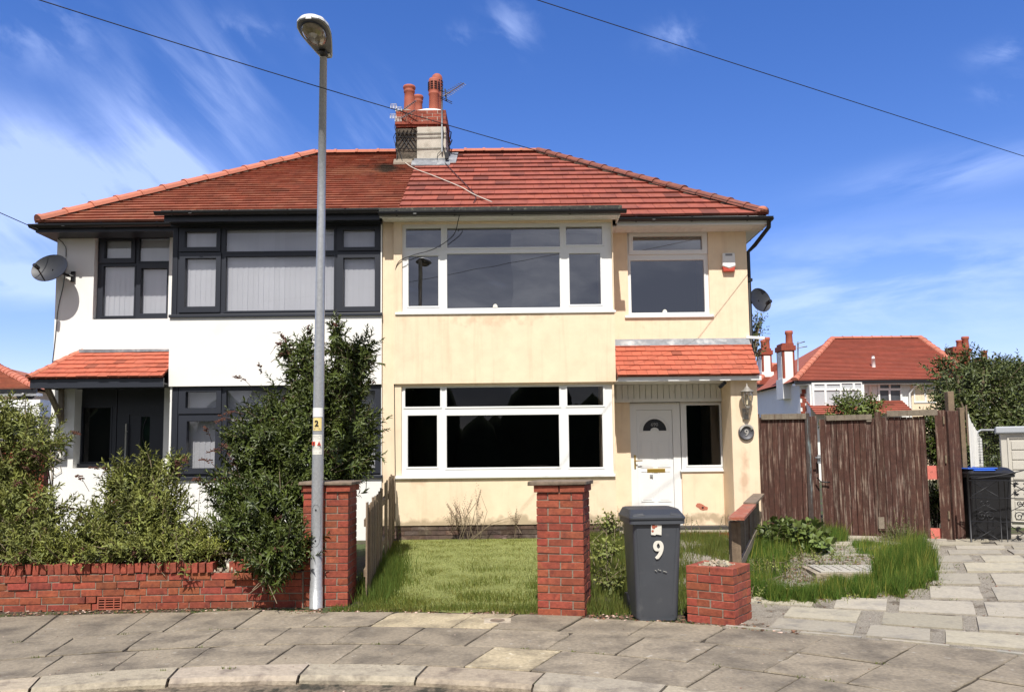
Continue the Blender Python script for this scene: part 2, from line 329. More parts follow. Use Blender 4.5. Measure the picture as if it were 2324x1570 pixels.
def mesh_obj(name, V, F, C, m, parent=None, smooth=None):
    me = bpy.data.meshes.new(name)
    if parent is not None: V = V - np.array(wloc(parent))
    me.from_pydata([tuple(p) for p in V] if not isinstance(V, list) else V, [], F if isinstance(F, list) else F.tolist())
    if C is not None:
        ca = me.color_attributes.new('tint', 'FLOAT_COLOR', 'CORNER')
        ln = np.array([len(f) for f in F]); Cc = np.asarray(C, dtype=np.float32).reshape(-1, 3)
        cc = np.repeat(Cc, ln, axis=0); cc = np.concatenate([cc, np.ones((len(cc), 1), np.float32)], axis=1)
        ca.data.foreach_set('color', cc.ravel())
    if smooth is not None: me.polygons.foreach_set('use_smooth', np.array(smooth, dtype=bool))
    me.materials.append(M[m] if isinstance(m, str) else m); me.update()
    o = bpy.data.objects.new(name, me); col.objects.link(o)
    if parent is not None: o.parent = parent
    return o
def text(s_, size, loc, m, parent, name='lettering', rot=(R(90), 0, 0), ext=.002, off=.0, mt=None, sx=1.0):
    c = bpy.data.curves.new(name, 'FONT'); c.body = s_; c.size = size; c.extrude = ext; c.offset = off; c.align_x = 'CENTER'; c.align_y = 'CENTER'
    t = bpy.data.objects.new('tmp', c); col.objects.link(t); dg = bpy.context.evaluated_depsgraph_get(); me = bpy.data.meshes.new_from_object(t.evaluated_get(dg))
    bpy.data.objects.remove(t); me.materials.clear(); me.materials.append(M[m])
    from mathutils import Euler
    T = Matrix.Translation(Vector(loc)-wloc(parent)) @ (mt if mt is not None else Euler(rot).to_matrix().to_4x4()) @ Matrix.Diagonal((sx, 1, 1, 1))
    me.transform(T); o = bpy.data.objects.new(name, me); col.objects.link(o); o.parent = parent; return o
def rt_(a=.12, b=None):     # random tint
    k = 1+random.uniform(-a, a); return (k*(1+random.uniform(-a, a)*.35), k, k*(1+random.uniform(-a, a)*.35))
# ------------------------------------------------------------------ lie of the land
AC = Vector((-1.7, .3, 0))               # centre of the turning circle
def pol(r, ph, z=0.0): return Vector((AC.x + r*math.sin(ph), AC.y + r*math.cos(ph), z))
def phi_of(x, y): return math.atan2(x-AC.x, y-AC.y)
def sstep(a, b, x):
    t = max(0, min(1, (x-a)/(b-a))); return t*t*(3-2*t)
def r_out(ph): return 8.0 + .22*sstep(R(4), R(6), -ph) + .5*sstep(R(9), R(26), -ph) + .25*sstep(R(28), R(46), ph)
def hg(x, y):
    r = math.hypot(x-AC.x, y-AC.y); return .23*sstep(8.2, 13.0, r)
def hg_np(x, y):
    r = np.hypot(x-AC.x, y-AC.y); t = np.clip((r-8.2)/4.8, 0, 1); return .23*t*t*(3-2*t)
# ground sheet, from the kerb line out to the horizon
mb = MB(); rs = [5.78, 5.9, 7, 8, 8.2, 8.6, 9, 9.5, 10, 10.5, 11, 11.5, 12, 12.5, 13, 14, 20, 60, 300, 1500]; na = 96
for i in range(len(rs)-1):
    for j in range(na):
        a0, a1 = 2*math.pi*j/na, 2*math.pi*(j+1)/na; z0 = .23*sstep(8.2, 13, rs[i])-.012; z1 = .23*sstep(8.2, 13, rs[i+1])-.012
        mb.face([pol(rs[i], a0, z0), pol(rs[i], a1, z0), pol(rs[i+1], a1, z1), pol(rs[i+1], a0, z1)][::-1])
tag(mb.build('ground', 'soil'), kind='structure')
mb = MB(); mb.face([pol(5.85, 2*math.pi*j/na, -.085) for j in range(na)][::-1])
tag(mb.build('road', 'asphalt'), kind='structure')
# flags
mb = MB(); jb = MB()
rings = [(5.99, 6.62), (6.645, 7.30), (7.325, None)]
odd = {}
for ri, (r0, r1) in enumerate(rings):
    ph = R(-75)+ri*.031
    while ph < R(80):
        w_ = (.62 if random.random() < .75 else .76)/7.2
        if random.random() < .10 and ri == 2: w_ *= .6
        g = .0055/7; a0, a1 = ph+g+random.uniform(0, .006)/7, ph+w_-g
        sk = .012
        ro0 = r1 if r1 else r_out(a0)-.01; ro1 = r1 if r1 else r_out(a1)-.01
        dz = random.uniform(-.003, .005); tl = random.uniform(-.003, .003)
        k = 1+random.uniform(-.13, .13); tint = (k, k*.99, k*.97)
        mid = pol((r0+ro0)/2, (a0+a1)/2)
        pale = (ri == 0 and -.15 < mid.x < .35) or (ri == 2 and -1.15 < mid.x < -.1)
        if pale: tint = (1.65, 1.62, 1.42)
        P = [pol(r0, a0-sk, 0), pol(r0, a1-sk, 0), pol(ro1, a1, 0), pol(ro0, a0, 0)]
        # subdivided front and back edge so that each flag keeps a ragged outline
        n = 6; jit = lambda: random.uniform(-.0045, .0045)
        ring = [P[0].lerp(P[1], t/n) for t in range(n)] + [P[1].lerp(P[2], t/n) for t in range(n)] + [P[2].lerp(P[3], t/n) for t in range(n)] + [P[3].lerp(P[0], t/n) for t in range(n)]
        if random.random() < .25:      # a broken corner
            ci = random.choice((0, n, 2*n, 3*n)); c_ = (P[0]+P[2])/2; ring[ci] = ring[ci].lerp(c_, random.uniform(.05, .10))
        ring = [q + Vector((jit(), jit(), 0)) for q in ring]
        cc = sum(ring, Vector())/len(ring)
        top = [q.lerp(cc, .012) + Vector((0, 0, .004+dz+tl*(q.x-cc.x)*3)) for q in ring]
        edge = [q + Vector((0, 0, -.003+dz)) for q in ring]; low = [q + Vector((0, 0, -.03)) for q in ring]
        mb.face(top, tint)
        for q in range(len(ring)):
            p = (q+1) % len(ring); mb.face([edge[q], edge[p], top[p], top[q]], tint); mb.face([low[q], low[p], edge[p], edge[q]], (.5, .48, .45))
        ph += w_
tag(mb.build('pavement', 'flag'), kind='structure')
mb = MB(); n = 140
for j in range(n):
    a0, a1 = R(-80)+R(165)*j/n, R(-80)+R(165)*(j+1)/n
    mb.face([pol(5.7, a1, -.007), pol(5.7, a0, -.007), pol(r_out(a0)+.02, a0, -.007), pol(r_out(a1)+.02, a1, -.007)])
tag(mb.build('pavement_bed', 'joint'), kind='structure')
# kerb stones
mb = MB(); ph = R(-72)
while ph < R(70):
    w_ = random.uniform(.86, .95)/5.75; n = 7; a = [ph+.009/5.8+(w_-.018/5.8)*t/n for t in range(n+1)]
    tint = rt_(.1); jr = [random.uniform(-.012, .012) for _ in a]; dz = random.uniform(-.004, .006); ji = [random.uniform(-.01, .01) for _ in a]
    for t in range(n):
        q = []
        for k in (t, t+1):
            q.append((pol(5.98, a[k], .004+dz), pol(5.69+jr[k], a[k], -.002+dz), pol(5.65+jr[k], a[k], -.03), pol(5.64+ji[k], a[k], -.14)))
        for e in range(3): mb.face([q[0][e+1], q[1][e+1], q[1][e], q[0][e]], tint if e == 0 else tuple(.8*c for c in tint) if 0 else tint)
    for k in (0, n):
        mb.face([pol(5.98, a[k], .004), pol(5.69, a[k], -.002), pol(5.65, a[k], -.05), pol(5.65, a[k], -.14), pol(5.98, a[k], -.14)], tint)
    ph += w_
tag(mb.build('kerb', 'kerb'), kind='structure')
# gutter channel of dirt
mb = MB()
for j in range(n*10):
    a0, a1 = R(-72)+R(142)*j/(n*10), R(-72)+R(142)*(j+1)/(n*10); z = -.118; rr0 = 5.44+.05*math.sin(a0*23)+.03*math.sin(a0*61); rr1 = 5.44+.05*math.sin(a1*23)+.03*math.sin(a1*61)
    mb.face([pol(rr0, a0, -.083), pol(rr1, a1, -.083), pol(5.67, a1, -.052), pol(5.67, a0, -.052)][::-1])
tag(mb.build('gutter_dirt', 'gutter_dirt'), kind='structure')

# driveway slabs and gravel
O = gnd(1690, 1423)
def drv(s, t):
    ang = R(-27)+R(23)*sstep(0, 4.5, t); q = Vector((O.x+.47*t, O.y+.88*t, 0)) + Vector((math.cos(ang), math.sin(ang), 0))*s
    return Vector((q.x, q.y, hg(q.x, q.y)))
mb = MB(); gs = .14
for i in range(62):
    for j in range(56):
        x, y = 1.7+i*gs, 5.0+j*gs*1.0
        if math.hypot(x+gs/2-AC.x, y+gs/2-AC.y) < 7.9 or y > 12.9: continue
        mb.face([(a, b, hg(a, b)-.002) for a, b in ((x, y), (x+gs, y), (x+gs, y+gs), (x, y+gs))])
tag(mb.build('driveway', 'gravel'), kind='structure')
def pxy(v):
    d = v-Vector((0, 0, CAM_Z)); k = F0/d.dot(fw); return CX+d.dot(rt)*k, CY-d.dot(up)*k
def grassy(c): x, y = pxy(c); return 1690 < x < 2075 and 1262 < y < 1352 or (1690 < x < 1920 and 1190 < y < 1352)
mb = MB(); t = .04; row = 0
while t < 6.0:
    s = -3.5+[.0, .42, .15, .55][row % 4]; d = .44
    while s < 7.5:
        w_ = random.choice((.66, .70, .66, .48)); gap = random.uniform(.09, .22)
        q = [drv(s, t), drv(s+w_, t), drv(s+w_, t+d), drv(s, t+d)]; cc = sum(q, Vector())/4; dz = random.uniform(.008, .018); tk = random.uniform(.84, 1.14); tint = (tk, tk, tk*random.uniform(.95, 1.02))
        ok = all(math.hypot(p.x-AC.x, p.y-AC.y) > r_out(phi_of(p.x, p.y))+.05 for p in q) and cc.x > 2.45+.36*(cc.y-8.5) and cc.y < 12.9 and not grassy(cc)
        if ok:
            q = [p+Vector((random.uniform(-.01, .01), random.uniform(-.01, .01), 0)) for p in q]
            mb.hexa([p+Vector((0, 0, -.03)) for p in q]+[p.lerp(cc, .01)+Vector((0, 0, dz)) for p in q], tint)
        s += w_+gap
    t += d+random.uniform(.07, .11); row += 1
tag(mb.build('driveway_paving', 'slab'), kind='structure')
# edging strip between pavement and driveway
mb = MB(); prev = None
for k in range(27):
    a = R(27)+R(30)*k/26; 
    cur = (pol(r_out(a)+.005, a, .012), pol(r_out(a)+.05, a, .014))
    if prev and not k % 4 == 0:
        mb.hexa([prev[0]-Vector((0, 0, .03)), cur[0]-Vector((0, 0, .03)), cur[1]-Vector((0, 0, .03)), prev[1]-Vector((0, 0, .03)), prev[0], cur[0], cur[1], prev[1]], rt_(.12))
    prev = cur
tag(mb.build('edging', 'slab'), kind='structure')
# lawn patch in front of the bay
mb = MB()
lawn = [(-1.45, 8.6), (-1.0, 8.35), (-.3, 8.25), (.25, 8.3), (.45, 9), (.75, 11), (1.2, 12.9), (-1.75, 12.9), (-1.75, 11)]
nx = 16
for i in range(nx):
    for j in range(24):
        u0, u1, v0, v1 = i/nx, (i+1)/nx, j/24, (j+1)/24
        def lp(u, v):
            y = 8.3+v*4.7; xl = -1.5-.35*v; xr = .35+1.0*v; x = xl+(xr-xl)*u; y += .12*math.sin(u*9)*(1-v)
            return Vector((x, y, hg(x, y)+.008))
        mb.face([lp(u0, v0), lp(u1, v0), lp(u1, v1), lp(u0, v1)])
tag(mb.build('lawn', 'lawn'), kind='structure')

# ------------------------------------------------------------------ roof tiling
def tiles(mb, O, U, V, Nn, left, right, h, gauge, tw, th, v0=0.0, bond=True, amt=.12, dark=.06, gapx=.004, topz=.004, jz=.0, rows=None):
    """courses of overlapping tiles on the plane O + u U + v V; left(v), right(v) bound each course"""
    k = 0; v = v0
    while v < h-1e-6:
        ve = min(v+gauge, h); off = (tw/2 if (bond and k % 2) else 0)+random.uniform(0, .02)
        l0, r0, l1, r1 = left(v), right(v), left(ve), right(ve); lo, hi = min(l0, l1), max(r0, r1)
        u = math.floor((lo-off)/tw)*tw+off
        while u < hi:
            a, b = u, u+tw-gapx
            a0, b0, a1, b1 = max(a, l0), min(b, r0), max(a, l1), min(b, r1)
            if b0 > a0+1e-4 or b1 > a1+1e-4:
                b0, b1 = max(b0, a0), max(b1, a1); j = random.uniform(0, jz); tz = th+random.uniform(0, jz)
                tint = rt_(amt)
                if random.random() < dark: tint = tuple(c*.62 for c in tint)
                vj = v-random.uniform(0, jz)*2-.0
                p = lambda uu, vv, zz: O+U*uu+V*vv+Nn*zz
                A, B, Cc, D = p(a0, vj, tz), p(b0, vj, tz), p(b1, ve+.01, topz+j), p(a1, ve+.01, topz+j)
                mb.face([A, B, Cc, D], tint); mb.face([p(a0, vj, 0), p(b0, vj, 0), B, A], tint)
                mb.face([p(a0, vj, 0), A, D], tint); mb.face([B, p(b0, vj, 0), Cc], tint)
            u += tw
        v = ve; k += 1
def ridge_run(mb, a, b, r, ln, tint_amt=.1, lift=.0, sink=.03, flat=.8):
    """half-round ridge or hip tiles with lapped collars from a to b"""
    a, b = Vector(a), Vector(b); d = (b-a); n = max(1, round(d.length/ln)); d.normalize(); x = d.cross(Vector((0, 0, 1))).normalized(); y = x.cross(d).normalized(); st = (b-a).length/n
    for k in range(n):
        tint = rt_(tint_amt); segs = 6
        p0, p1 = a+d*(st*k), a+d*(st*(k+1)+.012)
        jl = random.uniform(-.006, .008)
        for (q0, q1, r0, r1) in ((p0, p0+d*.055, r*1.13, r*1.13), (p0+d*.05, p1, r, r*.97)):
            ring0 = []; ring1 = []
            for s in range(segs+1):
                th = math.pi*(s/segs)*1.0; c_, s_ = math.cos(th), math.sin(th)
                ring0.append(q0+x*(c_*r0)+y*(s_*r0*flat-sink+lift+jl)); ring1.append(q1+x*(c_*r1)+y*(s_*r1*flat-sink+lift+jl))
            for s in range(segs): mb.face([ring0[s], ring0[s+1], ring1[s+1], ring1[s]], tint, True)
            mb.face(ring0, tint); mb.face(ring1[::-1], tint)

# ------------------------------------------------------------------ the pair of houses
YB, YW, ZF = 13.15, 13.75, .36            # bay front, main wall front, floor level
xR = at(1694, 560, YW).x; xL = at(130, 560, YW).x; xP = at(867, 700, YB).x
ZE = at(1560, 497, YW).z+.02              # top of main walls
YBACK = 21.3
houseR = thing('semi_detached_house', 'cream rendered semi-detached house with white window frames and white front door', 'house', ((xP+xR)/2, YW, 0), 'semi-detached pair')
houseL = thing('semi_detached_house', 'white rendered semi-detached house with dark grey window frames behind the overgrown garden', 'house', ((xP+xL)/2, YW, 0), 'semi-detached pair')

def window(parent, Y, outer, panes, fm, gm, fw_=.07, name='window', sill=None, sill_m=None, blind=None, depth=.0, mull=None, vents=(), label=None, mids=None):
    """glass is the window itself; its frame, sill and blind hang under it. Panes are spots measured on the photo."""
    X0, X1, Z0, Z1 = rect(*outer, Y); yf = Y+depth
    holes = [rect(*p, Y) for p in panes]
    g = MB()
    for h in holes: g.face([(h[0]-.01, yf+.028, h[2]-.01), (h[1]+.01, yf+.028, h[2]-.01), (h[1]+.01, yf+.028, h[3]+.01), (h[0]-.01, yf+.028, h[3]+.01)])
    go = g.build(name, gm, parent)
    if label: go['label'] = label
    f = MB(); f.grid_wall(X0, X1, Z0, Z1, yf, yf+.065, holes); 
    for h in holes:      # glazing bead set proud around each pane
        bw = .016
        f.grid_wall(h[0]-bw-.012, h[1]+bw+.012, h[2]-bw-.012, h[3]+bw+.012, yf-.009, yf+.004, [(h[0]-.002, h[1]+.002, h[2]-.002, h[3]+.002)])
    for v in vents:      # opening lights stand proud as sashes
        a = rect(*v, Y); hh = [h for h in holes if a[0] < (h[0]+h[1])/2 < a[1] and a[2] < (h[2]+h[3])/2 < a[3]]
        f.grid_wall(a[0], a[1], a[2], a[3], yf-.03, yf-.001, hh)
    f.build('frame', fm, go, bevel=.003)
    if sill:
        a = rect(*sill, Y); s = MB(); s.box(a[0], a[1], yf-.085, yf+.02, a[2], a[3]); s.build('sill', sill_m or fm, go, bevel=.006)
    if blind:
        for (bx0, bx1, bz0, bz1, dy) in blind:
            b = MB(); n = max(2, round((bx1-bx0)/.089)); wv = (bx1-bx0)/n
            for i in range(n):
                x = bx0+i*wv; sk = random.uniform(-.004, .004); k = 1+random.uniform(-.03, .03)
                b.face([(x, yf+dy+.005, bz0+random.uniform(0, .006)), (x+wv*1.06, yf+dy-.005+sk, bz0), (x+wv*1.06, yf+dy-.005, bz1), (x, yf+dy+.005, bz1)], (k, k, k))
            b.build('blind', 'blind', go)
    return go, holes, (X0, X1, Z0, Z1)

# ---- measured openings
W_up = (912, 505, 1390, 708); W_dn = (910, 873, 1392, 1079); W_r = (1425, 525, 1609, 718)
L_up = (388, 510, 864, 713); L_dn = (386, 873, 864, 1081); L_l = (213, 528, 383, 724)
hUp = rect(*W_up, YB); hDn = rect(*W_dn, YB); hR = rect(*W_r, YW)
lUp = rect(*L_up, YB); lDn = rect(*L_dn, YB); lL = rect(*L_l, YW)
bxR0, bxR1 = xP+.005, at(1396, 780, YB).x      # bay extents
bxL0, bxL1 = at(383.5, 800, YB).x, xP-.005
zBay = at(900, 488, YB).z
zFac = at(1100, 503, YB).z                     # under the bay fascia
zJet = at(1100, 869, YB).z                     # bottom of the upper bay band
zPl = at(1100, 1191, YB).z                     # top of plinth
px1 = at(1722, 1000, YB).x                     # right edge of porch pillar
# cream house walls
mb = MB()
strip = .03
mb.grid_wall(at(893, 800, YB).x, bxR1, zJet, zBay, YB, YB+.28, [hUp])
mb.grid_wall(at(893, 800, YB).x, bxR1-.03, zPl, zJet, YB+.035, YB+.28, [hDn])
mb.grid_wall(bxR0, at(893, 800, YB).x, zPl, zBay, YB+.05, YB+.28, [])
mb.box(bxR1-.2, bxR1-.001, YB+.281, YW+.02, zPl, zBay)
mb.box(bxR1-.23, bxR1-.032, YB+.282, YW+.02, zPl, zJet-.001)
dX0, dX1, dZ0, dZ1 = rect(1432, 908, 1648, 1180, YW); dZ0 = ZF
sideSill = at(1600, 1068, YW).z; xDr = at(1546, 1000, YW).x
mb.grid_wall(bxR1+.001, xR, zPl, ZE, YW, YW+.27, [hR, (dX0, xDr, ZF-.2, dZ1), (xDr-.001, dX1, sideSill, dZ1)])
mb.grid_wall(bxR1+.001, xR, ZF-.2, zPl, YW+.001, YW+.27, [(dX0, xDr, ZF-.4, zPl+.01)])
mb.box(xR-.27, xR, YW+.271, YBACK, .1, ZE); mb.box(xP, xR, YBACK, YBACK+.25, .1, ZE)
# porch pillar with its return to the main wall
pil0 = at(1661, 1000, YB).x; zCan = at(1560, 864, YB).z
mb.box(pil0, px1, YB-.02, YW-.001, .15, zCan)
mb.build('wall', 'cream', houseR, bevel=.012)
mb = MB(); mb.box(bxR0+.02, bxR1-.06, YB+.06, YB+.3, 0, zPl); mb.box(bxR1-.06, xR, YW+.03, YW+.28, 0, ZF-.2); mb.build('plinth', 'plinth', houseR)
# plinth bricks roughly showing
mb = MB()
for k in range(3):
    x = bxR0+.03-(.11 if k % 2 else 0)
    while x < bxR1-.08:
        mb.box(max(x, bxR0+.02), min(x+.215, bxR1-.06), YB+.052, YB+.07, zPl-.078*(k+1), zPl-.078*(k+1)+.066, rt_(.3), jit=.002); x += .226
mb.build('plinth_bricks', 'plinth', houseR)
# party wall, floors
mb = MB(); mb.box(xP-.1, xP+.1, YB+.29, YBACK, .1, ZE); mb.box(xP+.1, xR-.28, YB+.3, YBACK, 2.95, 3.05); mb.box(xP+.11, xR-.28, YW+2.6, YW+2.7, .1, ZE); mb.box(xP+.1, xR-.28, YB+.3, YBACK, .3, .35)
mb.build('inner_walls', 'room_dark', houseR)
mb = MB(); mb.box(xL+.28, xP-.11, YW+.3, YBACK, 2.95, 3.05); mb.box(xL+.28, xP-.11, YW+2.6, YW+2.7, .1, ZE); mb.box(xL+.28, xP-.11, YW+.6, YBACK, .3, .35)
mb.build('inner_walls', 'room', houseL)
# white house walls
oW = rect(168, 880, 371, 1061, YW); xDl = at(262, 1000, YW).x
mb = MB()
mb.grid_wall(bxL0, bxL1, zJet, zBay, YB, YB+.28, [lUp])
mb.grid_wall(bxL0+.02, bxL1, .1, zJet, YB+.035, YB+.28, [lDn])
mb.box(bxL0+.001, bxL0+.2, YB+.281, YW+.02, .1, zBay)
mb.grid_wall(xL, bxL0, .1, ZE, YW, YW+.3, [lL, (oW[0], xDl, oW[2], oW[3]+.05), (xDl-.001, oW[1], .36, oW[3]+.05)])
mb.box(xL, xL+.27, YW+.301, YBACK, .1, ZE); mb.box(xL, xP-.001, YBACK, YBACK+.25, .1, ZE)
mb.build('wall', 'white_render', houseL, bevel=.012)

# ---- cream house windows
rg = lambda a: a
up_p = [(920, 516, 1000, 560), (1014, 514, 1271, 559), (1285, 512, 1367, 553), (926, 579, 994, 693), (1014, 573, 1271, 697), (1293, 573, 1364, 689)]
def clean(ps): return ps
window(houseR, YB, W_up, up_p, 'white_upvc', 'glass_up', sill=(897, 707, 1398, 712), depth=.06, label='upstairs bay window reflecting grey cloud')
dn_p = [(918, 879, 998, 922), (1013, 877, 1270, 921), (1288, 876, 1370, 919), (924, 942, 991, 1059), (1013, 941, 1270, 1060), (1292, 940, 1369, 1060)]
window(houseR, YB, W_dn, dn_p, 'white_upvc', 'glass_dark', sill=(897, 1078, 1397, 1084), depth=.08, label='ground floor bay window, dark inside')
window(houseR, YW, W_r, [(1437, 535, 1594, 567), (1433, 589, 1600, 708)], 'white_upvc', 'glass_up', sill=(1418, 716, 1620, 721), depth=.05, vents=[(1428, 527, 1606, 576)])
# small white toppers stuck on the panes
def dome(parent, px, py, Y, s=.05):
    p = at(px, py, Y); b = MB(); pts = [(p.x+s*.8*math.cos(a), Y, p.z+s*1.1*math.sin(a)) for a in [math.pi*t/8 for t in range(9)]]
    b.prism(pts, (0, .02, 0)); return b
fb = dome(houseR, 1124, 697, YB+.075); fb.build('window_fresher', 'sticker', houseR); fb = dome(houseR, 1509, 709, YW+.065); fb.build('window_fresher', 'sticker', houseR)

# ---- dark grey windows of the white house
def bl(h, dy=.14, z_off=0, x0=0, x1=0): return (h[0]-.03+x0, h[1]+.03+x1, h[2]-.03, h[3]+.03+z_off, dy)
lu_p = [(418, 524, 490, 560), (510, 518, 756, 568), (777, 520, 850, 560), (418, 585, 488, 695), (510, 580, 756, 703), (778, 584, 850, 695)]
hl = [rect(*p, YB) for p in lu_p]
window(houseL, YB, L_up, lu_p, 'anthracite', 'glass', sill=(384, 712, 868, 719), depth=.05, vents=[(405, 517, 499, 570), (405, 573, 499, 708), (765, 513, 862, 568), (765, 572, 862, 706)],
       blind=[(hl[3][0]-.05, hl[5][1]+.05, hl[4][2]-.02, hl[1][3]+.02, .09)], label='wide upstairs bay window with vertical blinds')
ll_p = [(231, 542, 292, 583), (309, 537, 379, 589), (226, 601, 297, 714), (313, 606, 373, 709)]
hl2 = [rect(*p, YW) for p in ll_p]
window(houseL, YW, L_l, ll_p, 'anthracite', 'glass', sill=(200, 721, 383, 727), depth=.12, vents=[(220, 534, 301, 594), (303, 595, 381, 721)],
       blind=[(hl2[2][0]-.03, hl2[3][1]+.03, hl2[2][2]-.02, hl2[1][3]+.02, .09)])
ld_p = [(418, 888, 488, 925), (510, 884, 756, 925), (777, 886, 850, 925), (420, 955, 485, 1062), (510, 948, 756, 1066), (778, 950, 850, 1062)]
hl3 = [rect(*p, YB) for p in ld_p]
window(houseL, YB, L_dn, ld_p, 'anthracite', 'glass', sill=(384, 1080, 868, 1087), depth=.08, vents=[(402, 879, 499, 938), (402, 942, 499, 1075), (765, 877, 862, 936), (765, 940, 862, 1074)],
       blind=[(hl3[3][0]-.05, hl3[5][1]+.05, hl3[4][2]-.02, hl3[1][3]+.02, .2)])
# fluted dark cover strips beside the bay frames
mb = MB()
for (Yq, a) in ((YB+.03, lUp), (YB+.05, lDn)):
    mb = MB(); [mb.box(a[0]+.008+k*.022, a[0]+.024+k*.022, Yq, Yq+.03, a[2]+.02, a[3]) for k in range(4)]; mb.box(a[0]+.006, a[0]+.094, Yq+.006, Yq+.031, a[2]+.021, a[3]-.001); mb.build('cover_strip', 'anthracite', houseL)
# recessed entrance of the white house
YR = YW+.22
window(houseL, YR, (150, 872, 264, 1061), [(187, 925, 250, 1047)], 'anthracite', 'glass_dark', depth=0, sill=(150, 1052, 264, 1060), label='entrance side window')
dL = rect(264, 872, 378, 1180, YR); mb = MB(); gl = rect(318, 945, 339, 1075, YR); dL = (dL[0], dL[1], .36, dL[3])
mb.grid_wall(dL[0], dL[1], dL[2], dL[3], YR, YR+.06, [gl]); 
lf = rect(286, 935, 372, 1180, YR); mb.grid_wall(lf[0], lf[1], .38, lf[3], YR-.02, YR-.001, [(lf[0]+.04, lf[1]-.04, .42, lf[3]-.04)])
door = mb.build('door', 'anthracite', houseL, bevel=.004); door['label'] = 'black front door with long pull bar'
mb = MB(); mb.face([(gl[0], YR+.03, gl[2]), (gl[1], YR+.03, gl[2]), (gl[1], YR+.03, gl[3]), (gl[0], YR+.03, gl[3])]); mb.build('door_glass', 'glass_up', door)
mb = MB(); mb.tube([(gl[0]+(gl[1]-gl[0])*(.5+.35*math.sin(t*.55)), YR+.02, gl[2]+(gl[3]-gl[2])*t/12) for t in range(13)], .008, 6); mb.build('glass_pattern', 'black', door)
hx = at(285, 1020, YR-.06); mb = MB(); mb.tube([(hx.x, YR-.07, at(285, 1110, YR).z), (hx.x, YR-.07, at(285, 962, YR).z)], .014, 10)
mb.box(hx.x-.01, hx.x+.01, YR-.07, YR, at(285, 980, YR).z, at(285, 980, YR).z+.02); mb.build('handle', 'galv', door)
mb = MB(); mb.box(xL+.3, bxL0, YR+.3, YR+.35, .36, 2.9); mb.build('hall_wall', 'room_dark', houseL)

# ---- cream house entrance
YD = YW+.06
mb = MB(); fr = rect(1432, 914, 1546, 1180, YD); lf = rect(1447, 930, 1529, 1180, YD)
mb.grid_wall(fr[0], fr[1]-.001, ZF-.1, fr[3], YD, YD+.07, [(lf[0], lf[1], ZF-.03, lf[3])])
fo = mb.build('door_frame', 'white_upvc', houseR, bevel=.004)
mb = MB(); x0, x1, zt = lf[0]+.004, lf[1]-.004, lf[3]-.004; lw_ = x1-x0
mb.box(x0, x1, YD+.018, YD+.06, ZF-.03, zt)
def moulding(mb, a, b, c, d, y, w_=.014, pr=.008):
    mb.grid_wall(a, b, c, d, y-pr, y+.001, [(a+w_, b-w_, c+w_, d-w_)]); mb.grid_wall(a+w_*2.1, b-w_*2.1, c+w_*2.1, d-w_*2.1, y-pr*.7, y+.001, [])
def dz(py): return at(1487, py, YD).z
cx = (x0+x1)/2
for (pa_, pb_) in ((998, 1060), (1068, 1138)):
    for s in (-1, 1):
        a, b = (cx-.335, cx-.03) if s < 0 else (cx+.03, cx+.335)
        a, b = cx+s*lw_*.06, cx+s*lw_*.42; a, b = min(a, b), max(a, b)
        moulding(mb, a, b, dz(pb_), dz(pa_), YD+.018)
def arc_band(mb, cx, cz, r0, r1, y0, y1, n=16):
    for t in range(n):
        a, b = math.pi*t/n, math.pi*(t+1)/n
        q = [(cx+r0*math.cos(a), cz+r0*math.sin(a)), (cx+r1*math.cos(a), cz+r1*math.sin(a)), (cx+r1*math.cos(b), cz+r1*math.sin(b)), (cx+r0*math.cos(b), cz+r0*math.sin(b))]
        mb.hexa([(p[0], y0, p[1]) for p in q]+[(p[0], y1, p[1]) for p in q])
cz = dz(977); arc_band(mb, cx, cz, .205, .232, YD+.004, YD+.02); arc_band(mb, cx, cz, .245, .262, YD+.008, YD+.02); mb.box(cx-.262, cx-.06, YD+.006, YD+.02, cz-.025, cz-.002); mb.box(cx+.06, cx+.262, YD+.006, YD+.02, cz-.025, cz-.002); arc_band(mb, cx, cz-.02, .055, .075, YD+.005, YD+.02)
door = mb.build('door', 'white_upvc', houseR, bevel=.002); door['label'] = 'white panelled front door with fanlight'
mb = MB(); n = 18
pts = [(cx+.205*math.cos(math.pi*t/n), YD+.0155, cz+.205*math.sin(math.pi*t/n)) for t in range(n+1)] + [(cx+.075*math.cos(math.pi*(n-t)/n), YD+.0155, cz-.0+.055*math.sin(math.pi*(n-t)/n)) for t in range(n+1)]
for t in range(n):
    mb.face([pts[t], pts[t+1], pts[2*n+1-t-1], pts[2*n+1-t]])
mb.build('fanlight', 'black', door)
text('690', .085, (cx, YD+.013, cz+.105), 'ink_grey', door, 'fanlight_number', ext=.001, off=.001)
hz = dz(1045); mb = MB(); hx0 = at(1441, 1045, YD).x; mb.box(hx0-.014, hx0+.014, YD-.012, YD+.001, hz-.13, hz+.1); mb.tube([(hx0, YD-.012, hz), (hx0, YD-.05, hz), (hx0+.12, YD-.055, hz+.004)], .009, 8); mb.build('handle', 'brass', door)
a = rect(1469, 1063, 1510, 1072, YD); mb = MB(); mb.box(a[0], a[1], YD+.008, YD+.02, a[2], a[3]); mb.build('letterbox', 'brass', door, bevel=.003)
mb = MB(); q = at(1479, 1078, YD); mb.box(q.x-.03, q.x+.02, YD-.01, YD+.018, q.z-.03, q.z+.012); mb.build('key_cover', 'galv', door)
window(houseR, YD, (1546, 912, 1648, 1067), [(1559, 919, 1635, 1055)], 'white_upvc', 'glass_dark', depth=0, sill=(1543, 1066, 1650, 1070), label='dark side window beside the front door')
